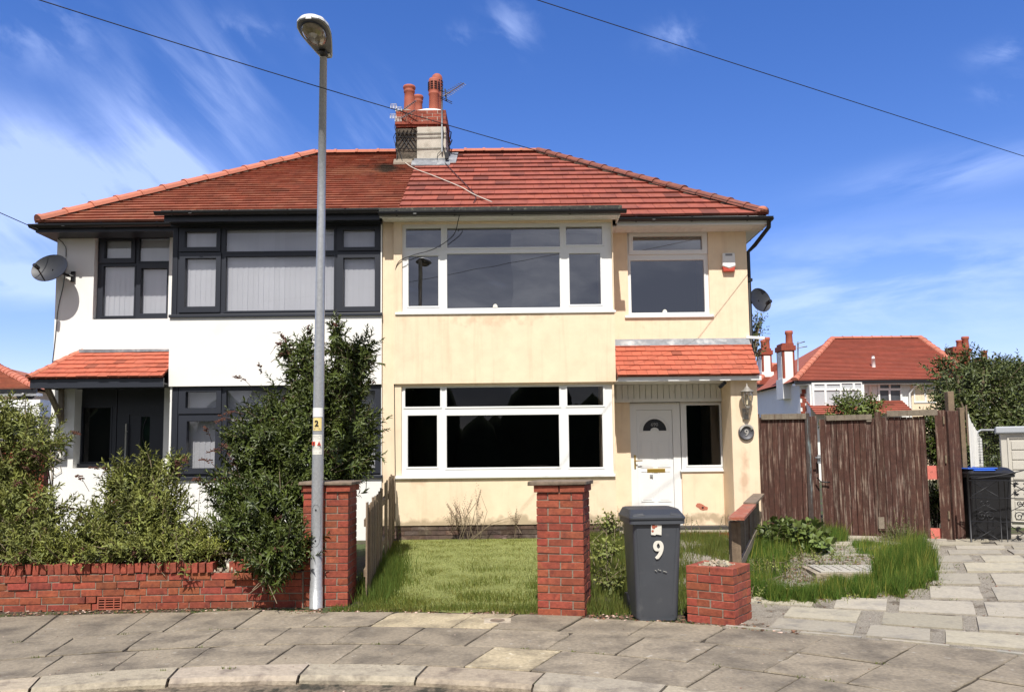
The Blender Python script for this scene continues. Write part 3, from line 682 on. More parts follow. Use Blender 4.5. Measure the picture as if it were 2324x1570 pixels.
# hole knocked in the render, under the side window
q = at(1592, 1150, YW); mb = MB(); pts = []
for t in range(14):
    a = 2*math.pi*t/14; r_ = (.085+random.uniform(-.02, .02)); pts.append((q.x+r_*1.25*math.cos(a)-.3*r_*math.sin(a)*0, YW-.004, q.z+r_*.6*math.sin(a)-.03*math.cos(a)))
mb.face(pts[::-1]); mb.build('render_damage', 'ridge', houseR)
mb = MB(); mb.face([(q.x+.02+.02*math.cos(2*math.pi*t/10), YW-.0075, q.z-.01+.016*math.sin(2*math.pi*t/10)) for t in range(10)][::-1]); mb.build('render_hole', 'black', houseR)
# tongued boarding over the door, with a strip of soffit
a = rect(1398, 868, 1649, 909, YW-.02); mb = MB(); x = a[0]+.0
while x < pil0-.01:
    mb.box(x+.004, min(x+.098, pil0-.005), YW-.045, YW-.012, a[2], zCan); x += .102
mb.box(bxR1+.002, pil0-.003, YW-.012, YW-.002, a[2], zCan); mb.build('door_boarding', 'white_paint', houseR)
mb = MB(); a = rect(1398, 904, 1649, 912, YW-.03); mb.box(bxR1+.002, pil0-.002, YW-.06, YW-.046, a[2], a[3]); mb.build('trim', 'white_paint', houseR)
# door step and path
mb = MB(); s0, s1 = at(1400, 1190, YW).x, at(1650, 1190, YW).x
mb.box(s0, s1, YB-.15, YW-.01, 0, ZF-.06); mb.build('doorstep', 'slab', houseR, bevel=.01)
mb = MB(); x = s0
while x < s1-.02: mb.box(x, min(x+.21, s1), YB-.265, YB-.152, .05, ZF-.055, rt_(.2), jit=.003); x += .222
mb.build('step_bricks', 'brick', houseR)

# ---- porch canopies
Yc = 12.93
def canopy(house, name, xa_b, xb_b, xa_t, xb_t, zb, zt, hipside=None):
    V = Vector((0, YW-Yc, zt-zb)); h = V.length; V.normalize(); U = Vector((1, 0, 0)); Nn = U.cross(V).normalized()
    O_ = Vector((0, Yc, zb)); lf_ = lambda v: xa_b+(xa_t-xa_b)*v/h; rf_ = lambda v: xb_b+(xb_t-xb_b)*v/h
    mb = MB(); tiles(mb, O_+Nn*.02, U, V, Nn, lf_, rf_, h, .152, .17, .022, amt=.1, dark=.05, jz=.007)
    mb.face([O_+U*xa_b, O_+U*xb_b, O_+U*rf_(h)+V*h, O_+U*lf_(h)+V*h]); mb.face([O_+U*xa_b-Vector((0, 0, .05)), O_+U*xa_b, O_+U*lf_(h)+V*h, O_+U*lf_(h)+V*h-Vector((0, 0, .05))][::-1])
    return mb, O_, V, Nn, h
zb = at(1560, 853, Yc).z; zt = at(1550, 781, YW).z
xrb, xrt = at(1724, 853, Yc).x, at(1702, 782, YW).x
mb, O_, V_, N_, h_ = canopy(houseR, 'c', bxR1+.003, xrb, bxR1+.003, xrt, zb, zt)
porchR = mb.build('porch_roof', 'tile_porch', houseR)
mb = MB(); mb.box(bxR1+.004, xrb+.04, Yc+.035, Yc+.06, zb-.075, zb-.002); mb.box(xrb+.015, xrb+.04, Yc+.061, YW, zb-.075, zb-.002)
mb.box(bxR1+.004, xrb, Yc+.0605, YW-.062, zb-.065, zb-.05); mb.build('fascia', 'white_upvc', porchR)
mb = MB()
ga = at(1393, 770, YW).z; x = bxR1+.003
mb.face([(bxR1+.003, YW-.015, zt-.0+.095), (bxR1+.003, YW-.11, zt-.03), (xrt-.02, YW-.11, zt-.03), (xrt-.02, YW-.015, zt+.095)]); mb.box(bxR1+.003, xrt-.02, YW-.02, YW-.004, zt-.05, zt+.09); mb.build('flashing', 'lead', porchR)
mb = MB(); mb.prism([Vector((xrb-.02, Yc+.07, zb-.005)), Vector((xrb-.02, YW-.002, zb-.005)), Vector((xrt-.01, YW-.002, zt-.02))], (-.05, 0, 0)); mb.build('gable_end', 'white_paint', porchR)
# broken plastic gutter end sticking out at the porch top
q0, q1 = at(1693, 765, YW-.02), at(1735, 767, YW-.02); mb = MB(); mb.bar(q0, q1, .03, .045); mb.build('trim', 'white_upvc', houseR)
# small dark floodlight under the canopy
q = at(1640, 873, YB-.05); mb = MB(); mb.bar(q+Vector((-.05, 0, -.04)), q+Vector((.05, .02, .045)), .06, .05); mb.build('floodlight', 'black', houseR)
# left canopy, hipped at its outer end
zb2 = at(230, 858, Yc).z; zt2 = at(280, 798, YW).z
xl_b = at(64, 858, Yc).x; xl_t = at(186, 798, YW).x
mb, O2, V2, N2, h2 = canopy(houseL, 'c', xl_b, bxL0+.0, xl_t, bxL0-.0, zb2, zt2)
# hip slope facing left
apex = Vector((xl_t, YW, zt2)); e0 = Vector((xl_b, Yc, zb2)); e1 = Vector((xl_b, YW+.55, zb2)); Uh = Vector((0, -1, 0)); mid = (e0+e1)/2
Vh = Vector((apex.x-xl_b, 0, apex.z-zb2)); hh = Vh.length; Vh.normalize(); Nh = Uh.cross(Vh).normalized()
L_ = (YW+.55)-Yc
tiles(mb, Vector((xl_b, YW+.55, zb2))+Nh*.02, Uh, Vh, Nh, lambda v: .0+(.55)*v/hh, lambda v: L_-(YW-Yc)*v/hh, hh, .152, .17, .022, jz=.006)
porchL = mb.build('porch_roof', 'tile_porch', houseL)
mb = MB(); ridge_run(mb, e0+Vector((0, 0, .03)), apex+Vector((0, 0, .02)), .07, .19, lift=.015); mb.build('hip_tile', 'ridge', porchL)
mb = MB(); mb.box(xl_b+.01, bxL0-.001, Yc+.035, Yc+.07, zb2-.15, zb2-.004); mb.box(xl_b+.01, xl_b+.04, Yc+.071, YW+.5, zb2-.12, zb2-.004); mb.box(xl_b+.05, bxL0-.001, Yc+.071, YW+.1, zb2-.10, zb2-.08); mb.build('fascia', 'anthracite', porchL)
mb = MB(); mb.box(xl_t+.0, bxL0-.003, YW-.10, YW-.003, zt2-.02, zt2+.03, jit=.01); mb.build('flashing', 'lead', porchL)
# timber brace
mb = MB(); b0 = at(107, 879, Yc+.1); b1 = at(139, 950, YW-.03); mb.bar(b0, b1, .07, .07); b2 = at(139, 882, YW-.04); mb.bar(b2, at(139, 960, YW-.04), .075, .05, upv=(0, 1, 0)); mb.build('brace', 'grey_wood', porchL)

# ---- main roof
YE, ZEv = 13.34, at(1560, 489, 13.34).z
YRg = 17.5; zr = at(970, 350, YRg).z
xe0, xe1 = at(82, 497, YE).x, at(1741, 488, YE).x
xr0, xr1 = at(712, 352, YRg).x, at(1222, 350, YRg).x
U = Vector((1, 0, 0)); V = Vector((0, YRg-YE, zr-ZEv)); hr = V.length; V.normalize(); Nn = U.cross(V).normalized(); O_ = Vector((0, YE, ZEv))
def plane_at(px, py):    # where the measured spot lies on the front slope
    d = ray(px, py); o = Vector((0, 0, CAM_Z)); t = (O_-o).dot(Nn)/d.dot(Nn); return o+d*t
def uv_of(p): q = p-O_; return q.dot(U), q.dot(V)
j0, j1 = uv_of(plane_at(907, 470)), uv_of(plane_at(942, 380)); jx = lambda v: j0[0]+(j1[0]-j0[0])*(v-j0[1])/(j1[1]-j0[1])
jx = lambda v: xP-.02+ (0.0)*v if False else j0[0]+(j1[0]-j0[0])*(v-j0[1])/(j1[1]-j0[1])
jc = lambda v: jx(min(v, j1[1]))
mb = MB(); tiles(mb, O_, U, V, Nn, lambda v: xe0+(xr0-xe0)*v/hr, jc, hr, .165, .34, .042, amt=.09, dark=.02, jz=.003)
YEb = 2*YRg-YE; Eb = Vector((0, YEb, ZEv))
A = lambda x, y, z: Vector((x, y, z))
mb.face([A(xe0, YEb, ZEv), A(xe0, YE, ZEv), A(xr0, YRg, zr)]); mb.face([A(xP, YEb, ZEv), A(xe0, YEb, ZEv), A(xr0, YRg, zr), A(xP, YRg, zr)])
mb.face([A(xe0, YE, ZEv), A(xP, YE, ZEv), A(xP, YRg, zr), A(xr0, YRg, zr)])
roofL = mb.build('roof', 'tile_plain', houseL)
mb = MB(); tiles(mb, O_, U, V, Nn, jc, lambda v: xe1+(xr1-xe1)*v/hr, hr, .355, .30, .038, amt=.11, dark=.10, jz=.003, gapx=.005)
mb.face([A(xe1, YE, ZEv), A(xe1, YEb, ZEv), A(xr1, YRg, zr)]); mb.face([A(xe1, YEb, ZEv), A(xP, YEb, ZEv), A(xP, YRg, zr), A(xr1, YRg, zr)])
mb.face([A(xP, YE, ZEv), A(xe1, YE, ZEv), A(xr1, YRg, zr), A(xP, YRg, zr)])
roofR = mb.build('roof', 'tile_conc', houseR)
mb = MB(); ridge_run(mb, A(xe0+.02, YE+.03, ZEv+.03), A(xr0, YRg, zr+.02), .14, .46, lift=.03); ridge_run(mb, A(xr0, YRg, zr+.03), A(at(905, 350, YRg).x, YRg, zr+.03), .125, .45, lift=.02); mb.build('ridge_tile', 'ridge', roofL)
mb = MB(); ridge_run(mb, A(xe1-.04, YE+.03, ZEv+.03), A(xr1, YRg, zr+.02), .125, .36, lift=.03); mb.build('hip_tile', 'ridge_dark', roofR)
mb = MB(); ridge_run(mb, A(xP+.3, YRg, zr+.03), A(xr1, YRg, zr+.03), .11, .45, lift=.02); mb.build('ridge_tile', 'ridge', roofR)
mb = MB(); mb.tube([A(xe1-.06, YE+.06, ZEv+.02), A(xr1, YRg, zr+.01)], .075, 8); mb.build('hip_bedding', 'mortar', roofR); mb = MB(); mb.tube([A(xe0+.06, YE+.06, ZEv+.02), A(xr0, YRg, zr+.01)], .075, 8); mb.build('hip_bedding', 'mortar', roofL)
q = A(xe1+.0, YE-.0, ZEv+.05); mb = MB(); mb.lathe([(0, -.05), (.09, -.045), (.1, .02), (.06, .06), (0, .075)], q+Vector((-.08, .02, .03)), 10); mb.build('hip_end', 'ridge', roofR)
# soot by the chimney foot
# eaves: fascia, soffit, gutters
def gutter(mb, pts, r=.06):
    for (a, b) in zip(pts[:-1], pts[1:]):
        a, b = Vector(a), Vector(b); d = (b-a).normalized(); x = Vector((d.y, -d.x, 0)).normalized(); n = 8; ra = []; rb = []
        for s in range(n+1):
            th = math.pi+math.pi*s/n; o = x*(math.cos(th)*r)+Vector((0, 0, math.sin(th)*r)); ra.append(a+o); rb.append(b+o)
        for s in range(n):
            mb.face([ra[s], rb[s], rb[s+1], ra[s+1]], smooth=True)
            ia, ib = ra[s]+Vector((0, 0, .004)), rb[s]+Vector((0, 0, .004))
        mb.face(ra[::-1]); mb.face(rb)
        k = 0.45; t = .3
        while t < (b-a).length-.1:
            p = a+d*t; mb.bar(p+Vector((0, 0, -.07))+x*.01, p+Vector((0, 0, .01))+x*.062, .03, .012); t += .95
            if (int(t*10) % 3) == 0: mb.bar(p+d*.3-x*.0+Vector((0, 0, -.063)), p+d*.3+x*.055+Vector((0, 0, -.04)), .05, .008)
def eaves(house, xa, xb, bay0, bay1, fm, sm, gm, right):
    zf = ZEv-.015; Yg = YE-.06
    f = MB(); f.box(xa, xb, YE+.0, YE+.025, zf-.16, zf-.005) if not right else f.box(max(xa, bay1+.001), xb, YE+.0, YE+.025, zf-.15, zf-.005)
    if right: f.box(xb-.025, xb, YE+.026, YEb, zf-.15, zf-.005)
    else: f.box(xa, xa+.025, YE+.026, YEb, zf-.16, zf-.005)
    # bay fascia
    zbt = at((560 if not right else 1150), 480, 12.86).z
    f.box(bay0, bay1, 12.87, 12.895, zFac-(0 if right else .03), zbt); f.box((bay1-.025) if right else bay0, bay1 if right else bay0+.025, 12.896, YE-.001, zFac, zbt)
    f.build('fascia', fm, house)
    s = MB(); s.box(xa+.03, xb-.03, YE+.026, YW-.002, zf-.16, zf-.145); s.box(bay0+.03, bay1-.03, 12.896, YB-.002, zFac+.01, zFac+.022)
    if right: s.box(xR+.002, xb-.026, YW, YEb, zf-.158, zf-.144)
    else: s.box(xa+.026, xL-.002, YW, YEb, zf-.158, zf-.144)
    if right:
        x = xa+.1
        while x < xb-.05: s.box(x, x+.09, YE+.05, YW-.01, zf-.166, zf-.161); x += .1
    s.build('soffit', sm, house)
    # flat bay roof edge
    r_ = MB(); zt_ = at(1100, 470, 12.84).z; r_.box(bay0-.03, bay1+.02, 12.82, YE+.35, zbt+.003, zt_, jit=.004); r_.build('bay_roof', 'felt', house)
    g = MB(); zg = zbt-.012
    if right: gutter(g, [(bay0, 12.80, zg), (bay1+.09, 12.80, zg)]); gutter(g, [(bay1+.02, Yg, zf-.04), (xb+.07, Yg, zf-.045)]); gutter(g, [(xb+.06, YE, zf-.04), (xb+.06, YEb, zf-.04)])
    else: gutter(g, [(bay0-.12, 12.80, zg), (bay1, 12.80, zg)]); gutter(g, [(xa-.07, Yg, zf-.045), (bay0+.0, Yg, zf-.04)]); gutter(g, [(xa-.06, YEb, zf-.04), (xa-.06, YE, zf-.04)])
    g.build('gutter', gm, house)
xg0 = at(372, 480, 12.86).x; xg1 = at(1408, 480, 12.86).x
eaves(houseR, xP, xe1, xP, xg1, 'white_upvc', 'white_paint', 'black', True)
eaves(houseL, xe0, xP, xg0, xP, 'anthracite', 'anthracite', 'black', False)
# dark header board over the left bay window; pale upper edge of render
mb = MB(); a = rect(388, 494, 866, 512, YB); mb.box(a[0], xP-.002, YB-.012, YB-.001, a[2], a[3]); mb.build('trim', 'anthracite', houseL)
# downpipes
mb = MB(); zf = ZEv-.1; c0 = Vector((xe1+.02, YE-.03, zf+.02)); xs = xR+.06
mb.tube([c0, c0+Vector((0, .02, -.14)), Vector((xs+.12, YW+.1, zf-.30)), Vector((xs, YW+.12, zf-.42)), Vector((xs, YW+.12, .3))], .036, 10)
for z in (3.3, 4.6): mb.box(xs-.05, xs+.05, YW+.07, YW+.17, z, z+.05)
mb.build('downpipe', 'black', houseR)
mb = MB(); xs = xL-.07; mb.tube([Vector((xL+.0, YW+.25, at(130, 558, YW).z)), Vector((xL-.06, YW+.2, at(112, 562, YW).z)), Vector((xs, YW+.2, at(112, 590, YW).z)), Vector((xs, YW+.2, .3))], .04, 10)
mb.build('downpipe', 'black', houseL)

# ---- chimney, half on each house
Yc0 = 16.7; ch = {}
zc_base = 6.9; cw0, cwm, cw1 = at(899, 330, Yc0).x, at(946, 330, Yc0).x, at(1012, 330, Yc0).x
zc1 = at(950, 288, Yc0).z; zc2 = at(950, 243, Yc0).z; Yc1 = Yc0+1.05
mb = MB(); mb.box(cw0, cwm-.001, Yc0+.02, Yc1, zc_base, zc1-.02); chL = mb.build('chimney', 'pebbledash', houseL, bevel=.015); chL['label'] = 'grey pebbledashed half of the chimney stack'
mb = MB(); mb.box(cwm, cw1, Yc0, Yc1+.002, zc_base, zc1); chR = mb.build('chimney', 'chimney_render', houseR, bevel=.015); chR['label'] = 'pale rendered half of the chimney stack'
def brick_box(mb, x0, x1, y0, y1, z0, courses, grow=(), bh=.066, jt=.010, bl_=.215, m_=.0):
    """courses of bricks round a box; grow[k] widens course k"""
    for k in range(courses):
        g = grow[k] if k < len(grow) else 0; z = z0+k*(bh+jt); a0, a1, b0, b1 = x0-g, x1+g, y0-g, y1+g
        for side in range(4):
            ln = (a1-a0) if side % 2 == 0 else (b1-b0); u = -(bl_/2 if (k+side) % 2 else 0)
            while u < ln-.02:
                s0, s1 = max(u, 0), min(u+bl_, ln)
                if s1-s0 > .02:
                    t_ = rt_(.15); j = random.uniform(-.002, .002)
                    if side == 0: mb.box(a0+s0, a0+s1, b0+j, b0+.09, z, z+bh, t_, jit=.0015)
                    elif side == 1: mb.box(a1-.09, a1+j, b0+s0, b0+s1, z, z+bh, t_, jit=.0015)
                    elif side == 2: mb.box(a0+s0, a0+s1, b1-.09, b1+j, z, z+bh, t_, jit=.0015)
                    else: mb.box(a0+j, a0+.09, b0+s0, b0+s1, z, z+bh, t_, jit=.0015)
                u += bl_+jt
nb = max(3, int((zc2-zc1)/.076))
for (o, x0, x1, lab) in ((chL, cw0, cwm-.003, 'L'), (chR, cwm+.003, cw1, 'R')):
    mb = MB(); brick_box(mb, x0 if o is chR else x0-.0, x1, Yc0, Yc1, zc1+.0, nb, grow=(.02, .045, .02, 0, 0, 0) if 0 else ()); mb.box(x0, x1, Yc0+.012, Yc1-.012, zc1-.0, zc1+nb*.076-.004, (.9, 1, 1)); 
    bt = mb.build('brick_top', 'brick', o); mb = MB(); mb.box(x0+.001, x1-.001, Yc0+.004, Yc1-.004, zc1+.001, zc1+nb*.076-.006); mb.build('mortar', 'chimney_render' if o is chR else 'mortar', bt)
mb = MB(); mb.box(cw0-.02, cwm, Yc0-.03, Yc1+.03, zc1+.05, zc1+.10); mb.build('oversail', 'brick', chL); mb = MB(); mb.box(cwm+.001, cw1+.02, Yc0-.03, Yc1+.03, zc1+.05, zc1+.10); mb.build('oversail', 'brick', chR)
zt_ = zc1+nb*.076
def flaunch(x0, x1):
    mb = MB(); n = 10
    for i in range(n):
        for j in range(n):
            f = lambda a, b: Vector((x0+(x1-x0)*a, Yc0+(Yc1-Yc0)*b, zt_-.01+.17*(math.sin(math.pi*min(max(a, .0), 1))**.6)*(math.sin(math.pi*b)**.6)))
            mb.face([f(i/n, j/n), f((i+1)/n, j/n), f((i+1)/n, (j+1)/n), f(i/n, (j+1)/n)], smooth=True)
    return mb
flaunch(cwm-.08, cw1).build('flaunching', 'white_render', chR); flaunch(cw0, cwm-.082).build('flaunching', 'mortar', chL)
def pot(px, ytop, Y, louvre, parent, r=.125):
    p = at(px, ytop, Y); zb_ = zt_; H = p.z-zb_; c = Vector((p.x, Y, zb_)); mb = MB()
    if louvre:
        mb.lathe([(r*.95, 0), (r*.88, H*.5), (r*.98, H*.53), (r*1.0, H*.56), (r*.9, H*.58), (r*.98, H*.62), (r*.98, H*.92), (r*.85, H*.97), (r*.55, H), (0, H)], c, 24); o = mb.build('chimney_pot', 'terracotta', parent)
        s = MB()
        for k in range(4):
            z = zb_+H*(.67+.06*k)
            for t in range(9):
                a = 2*math.pi*(t+.3)/9; d = Vector((math.cos(a), math.sin(a), 0)); s.bar(c+Vector((0, 0, z-zb_))+d*r*.965+Vector((-d.y, d.x, 0))*.03, c+Vector((0, 0, z-zb_))+d*r*.965-Vector((-d.y, d.x, 0))*.03, .03, .016)
        s.build('louvre', 'black', o)
    else:
        mb.lathe([(r, 0), (r*.9, H*.55), (r*.86, H*.75), (r*.98, H*.78), (r*.98, H*.83), (r*.9, H*.86), (r*1.05, H*.9), (r*1.12, H*.95), (r*1.05, H), (r*.85, H), (r*.8, H*.7), (0, H*.6)], c, 24); mb.build('chimney_pot', 'terracotta', parent)
pot(929, 197, Yc0+.22, False, chL); pot(949, 219, Yc0+.80, False, chL, .11)
pot(985, 178, Yc0+.24, True, chR); pot(992, 170, Yc0+.78, True, chR)
sp_ = plane_at(872, 385)-wloc(houseL); patch('tile_plain', sp_, .75, (.05, .05, .035), .9, (1, 1, .8), 3.0)
sp_ = plane_at(800, 392)-wloc(houseL); patch('tile_plain', sp_, .8, (.40, .20, .12), .6, (1.6, 1, .6), 4.0)
wz = zPl; patch('cream', Vector((0, 0, wz+.02)), 1.0, (.36, .28, .18), .75, (40, 40, .16), 6.0)
for (px_, py_, s_) in ((1130, 716, (1.6, 1, .30)), (1515, 728, (.9, 1, .3)), (1300, 1086, (.8, 1, .28)), (950, 1088, (.4, 1, .3))): patch('cream', at(px_, py_, YB)-wloc(houseR), .8, (.60, .44, .29), .5, s_, 7.0)
patch('cream', at(1690, 1080, YB)-wloc(houseR), .5, (.55, .34, .22), .6, (.25, 1, 1.1), 5.0)
# lead flashing round the rendered half
mb = MB(); zl = 0
def on_roof(x, Y, lift=.0): return Vector((x, Y, ZEv+(zr-ZEv)*(Y-YE)/(YRg-YE)+lift))
fz = on_roof(0, Yc0).z
mb.box(cwm-.06, cw1+.04, Yc0-.012, Yc0-.003, fz-.03, fz+.12); mb.hexa([on_roof(cwm-.1, Yc0-.22, .03), on_roof(cw1+.1, Yc0-.22, .03), on_roof(cw1+.1, Yc0, .03), on_roof(cwm-.1, Yc0, .03), on_roof(cwm-.1, Yc0-.22, .052), on_roof(cw1+.1, Yc0-.22, .055), on_roof(cw1+.1, Yc0, .08), on_roof(cwm-.1, Yc0, .08)])
mb.box(cw1+.003, cw1+.014, Yc0, YRg, fz, fz+.3); mb.hexa([on_roof(cw1, Yc0-.1, .03), on_roof(cw1+.22, Yc0-.1, .03), on_roof(cw1+.22, YRg-.1, .03), on_roof(cw1, YRg-.1, .03), on_roof(cw1, Yc0-.1, .06), on_roof(cw1+.22, Yc0-.1, .06), on_roof(cw1+.22, YRg-.1, .06), on_roof(cw1, YRg-.1, .06)])
mb.build('flashing', 'lead', chR)
mb = MB(); mb.hexa([on_roof(cw0-.05, Yc0-.08, .02), on_roof(cwm-.1, Yc0-.08, .02), on_roof(cwm-.1, Yc0+.02, .02), on_roof(cw0-.05, Yc0+.02, .02), on_roof(cw0-.05, Yc0-.08, .05), on_roof(cwm-.1, Yc0-.08, .05), on_roof(cwm-.1, Yc0+.02, .11), on_roof(cw0-.05, Yc0+.02, .11)]); mb.build('mortar_fillet', 'mortar', chL)
# wires strapped round the stack
mb = MB()
for pz in (303, 312, 337):
    z = at(950, pz, Yc0).z; mb.tube([(cw0-.015, Yc0+.3, z), (cw0-.015, Yc0-.012, z), (cwm, Yc0-.018, z-.012), (cw1+.015, Yc0-.012, z-.006), (cw1+.015, Yc1, z+.03)], .008, 5)
mb.build('strap', 'cable', chR)
# ------------------------------------------------------------------ things fixed to the houses
def dish(px, py, Y, rx, ry, tiltx, tiltz, wall_pt, label, flip=1, arm_dir=(-.2, -.5, .1)):
    c = at(px, py, Y); t = thing('satellite_dish', label, 'satellite dish', c, 'satellite dishes on the house walls')
    mt = Matrix.Rotation(tiltz, 4, 'Z') @ Matrix.Rotation(tiltx, 4, 'X'); n = 10; mb = MB()
    prof = [(rx*k/n, .22*rx*(k/n)**2) for k in range(n+1)]
    mb.lathe(prof, c, 32, mt=mt @ Matrix.Diagonal((1, ry/rx, 1, 1))); mb.lathe([(r, z-.008) for r, z in prof[::-1]]+[(0, -.008)], c, 32, mt=mt @ Matrix.Diagonal((1, ry/rx, 1, 1)))
    mb.build('reflector', 'steel_grey', t)
    mb = MB(); mb.tube([c, wall_pt], .022, 8); mb.bar(Vector(wall_pt)+Vector((0, .0, -.09)), Vector(wall_pt)+Vector((0, 0, .09)), .07, .03); mb.build('wall_bracket', 'black', t)
    a0 = c + (mt @ Vector((0, -ry*.98, .2*rx))); a1 = c + (mt @ Vector((0, -ry*.55, rx*1.0))); mb = MB(); mb.tube([a0, a1], .012, 6); mb.build('feed_arm', 'black', t)
    mb = MB(); mb.tube([a1+(mt @ Vector((0, 0, .06))), a1-(mt @ Vector((0, 0, .05)))], .033, 12); mb.build('receiver', 'black', t)
dish(118, 613, 13.50, .335, .27, R(70), R(-8), at(166, 628, YW-.02), 'grey satellite dish on the left corner of the white house')
dish(1723, 683, 13.95, .22, .23, R(76), R(22), Vector((xR+.02, YW+.35, at(1700, 690, YW+.35).z)), 'smaller grey satellite dish on the right side wall of the cream house')
p = at(1652, 598, YW); t = thing('alarm_box', 'white burglar alarm box with a red lower edge beside the upstairs window', 'alarm', (p.x, YW, p.z-.16))
mb = MB(); ao = [(-.105, .17), (.105, .17), (.115, -.06), (0, -.10), (-.115, -.06)]
mb.prism([Vector((p.x+a, YW-.075, p.z+b)) for a, b in ao], (0, .073, 0)); mb.build('casing', 'white_upvc', t, bevel=.012)
mb = MB(); mb.prism([Vector((p.x+a, YW-.066, p.z+b)) for a, b in [(-.112, -.062), (0, -.102), (.112, -.062), (.095, -.155), (-.095, -.155)]], (0, .06, 0)); mb.build('lens', 'alarm_red', t, bevel=.008)
mb = MB(); mb.box(p.x-.06, p.x+.06, YW-.079, YW-.0755, p.z+.12, p.z+.155); mb.build('label_plate', 'ink_grey', t)
# wall lantern
p = at(1696, 905, YB-.17); zl = p.z; c = Vector((p.x, YB-.17, zl)); t = thing('wall_lantern', 'coach style wall lantern with ribbed glass on the porch pillar above the round house number', 'lantern', (p.x, YB-.02, zl-.3))
mb = MB(); mb.lathe([(0, .26), (.008, .25), (.012, .22), (.02, .205), (.035, .19), (.06, .15), (.105, .13), (.112, .115), (.10, .11), (0, .11)], c, 12); mb.build('lamp_cap', 'lantern_grey', t)
mb = MB(); mb.lathe([(.085, .108), (.09, .06), (.08, -.02), (.05, -.10), (.03, -.125)], c, 12); sh = mb.build('lamp_shade', 'glass_lamp', t)
mb = MB()
for k in range(8):
    a = 2*math.pi*k/8; mb.tube([c+Vector((r*math.cos(a), r*math.sin(a), z)) for r, z in ((.088, .108), (.093, .06), (.083, -.02), (.053, -.10), (.032, -.125))], .006, 5)
mb.lathe([(.035, -.12), (.04, -.135), (.03, -.16), (.018, -.18), (.0, -.185)], c, 10); mb.build('cage', 'lantern_grey', t)
mb = MB(); mb.tube([c+Vector((0, 0, .05)), c+Vector((0, 0, -.09))], .02, 8); mb.build('bulb', 'sticker', t)
mb = MB(); mb.tube([c+Vector((0, 0, -.17)), c+Vector((0, 0, -.22)), c+Vector((0, .04, -.25)), c+Vector((0, .10, -.23)), c+Vector((0, .15, -.22))], .016, 8); mb.box(p.x-.05, p.x+.05, YB-.055, YB-.021, zl-.33, zl-.15); mb.build('wall_bracket', 'lantern_grey', t, bevel=.006)
# house number plaque
p = at(1693, 981, YB-.02); t = thing('house_number_plaque', 'round pewter house number plaque with leaves on the porch pillar under the lantern', 'house number', (p.x, YB-.02, p.z-.13)); c = Vector((p.x, YB-.022, p.z))
rx90 = Matrix.Rotation(R(90), 4, 'X'); mb = MB(); mb.lathe([(0, .025), (.095, .025), (.1, .03), (.108, .04), (.122, .038), (.13, .02), (.13, 0)], c, 28, mt=rx90); mb.build('plate', 'pewter', t)
mb = MB()
for k in range(15):
    a = R(35+k*8.5); q = c+Vector((.112*math.cos(a), -.038, .112*math.sin(a))); d = Vector((math.cos(a*1.7), -.2, math.sin(a*1.7)))*.04; s = Vector((-d.z, 0, d.x))*.5; mb.hexa([q-d, q-s, q+d, q+s, q-d*.6-Vector((0, .012, 0)), q-s*.5-Vector((0, .016, 0)), q+d*.5-Vector((0, .012, 0)), q+s*.5-Vector((0, .016, 0))])
mb.build('leaf_ornament', 'pewter_pale', t)
text('9', .15, (p.x, YB-.052, p.z-.01), 'pewter_pale', t, 'number', ext=.006, off=.002)
# parcel or post box on the white wall
a = rect(113, 1017, 153, 1043, YW); t = thing('wall_mailbox', 'small dark letterbox with a white label on the white wall by the entrance', 'mailbox', ((a[0]+a[1])/2, YW, a[2]))
mb = MB(); mb.box(a[0], a[1], YW-.09, YW-.002, a[2], a[3]); mb.build('casing', 'ink_grey', t, bevel=.01); mb = MB(); mb.box(a[1]-.11, a[1]-.03, YW-.096, YW-.0905, a[2]+.03, a[3]-.05); mb.build('name_card', 'sticker', t)
mb = MB(); mb.tube([(a[0]+.04, YW-.01, a[2]), (a[0]+.03, YW-.02, a[2]-.15), (a[0]+.12, YW-.02, a[2]-.26), (a[0]+.22, YW-.02, a[2]-.2), (a[0]+.2, YW-.02, a[2]-.1)], .006, 5); mb.build('loose_wire', 'cable_white', t)
# aerials on the stack
def yagi(base, tip, n, wl, t, name='boom', upv=(0, 0, 1), m='galv_dull'):
    base, tip = Vector(base), Vector(tip); d = (tip-base).normalized(); x = d.cross(Vector(upv)).normalized(); mb = MB(); mb.tube([base, tip], .011, 6)
    for k in range(n):
        q = base.lerp(tip, (k+.5)/n); mb.tube([q-x*wl*(1-.35*k/n), q+x*wl*(1-.35*k/n)], .006, 5)
    return mb.build(name, m, t)
m0 = at(1003, 345, Yc0-.05); m1 = at(1003, 199, Yc0-.05); t = thing('tv_aerial', 'television aerial on a pole at the right of the chimney stack, pointing up right', 'aerial', m0, 'aerials on the chimney')
mb = MB(); mb.tube([m0, m1], .018, 8); mb.build('mast', 'galv_dull', t)
q0, q1 = at(1006, 219, Yc0-.05), at(1053, 189, Yc0-.5); yagi(q0, q1, 11, .12, t)
mb = MB(); mb.bar(at(1010, 203, Yc0-.07), at(1013, 228, Yc0-.07), .03, .05); mb.tube([at(998, 206, Yc0-.1), at(1022, 212, Yc0-.0)], .008, 5); mb.tube([at(997, 219, Yc0-.1), at(1026, 232, Yc0-.0)], .008, 5); mb.tube([at(998, 223, Yc0-.1), at(1026, 236, Yc0-.0)], .008, 5); mb.build('reflector', 'black', t)
m0 = at(900, 345, Yc0+.1); m1 = at(900, 248, Yc0+.1); t = thing('tv_aerial', 'pair of long television aerials with white panels at the left of the chimney stack', 'aerial', m0, 'aerials on the chimney')
mb = MB(); mb.tube([m0, m1], .02, 8); mb.build('mast', 'black', t)
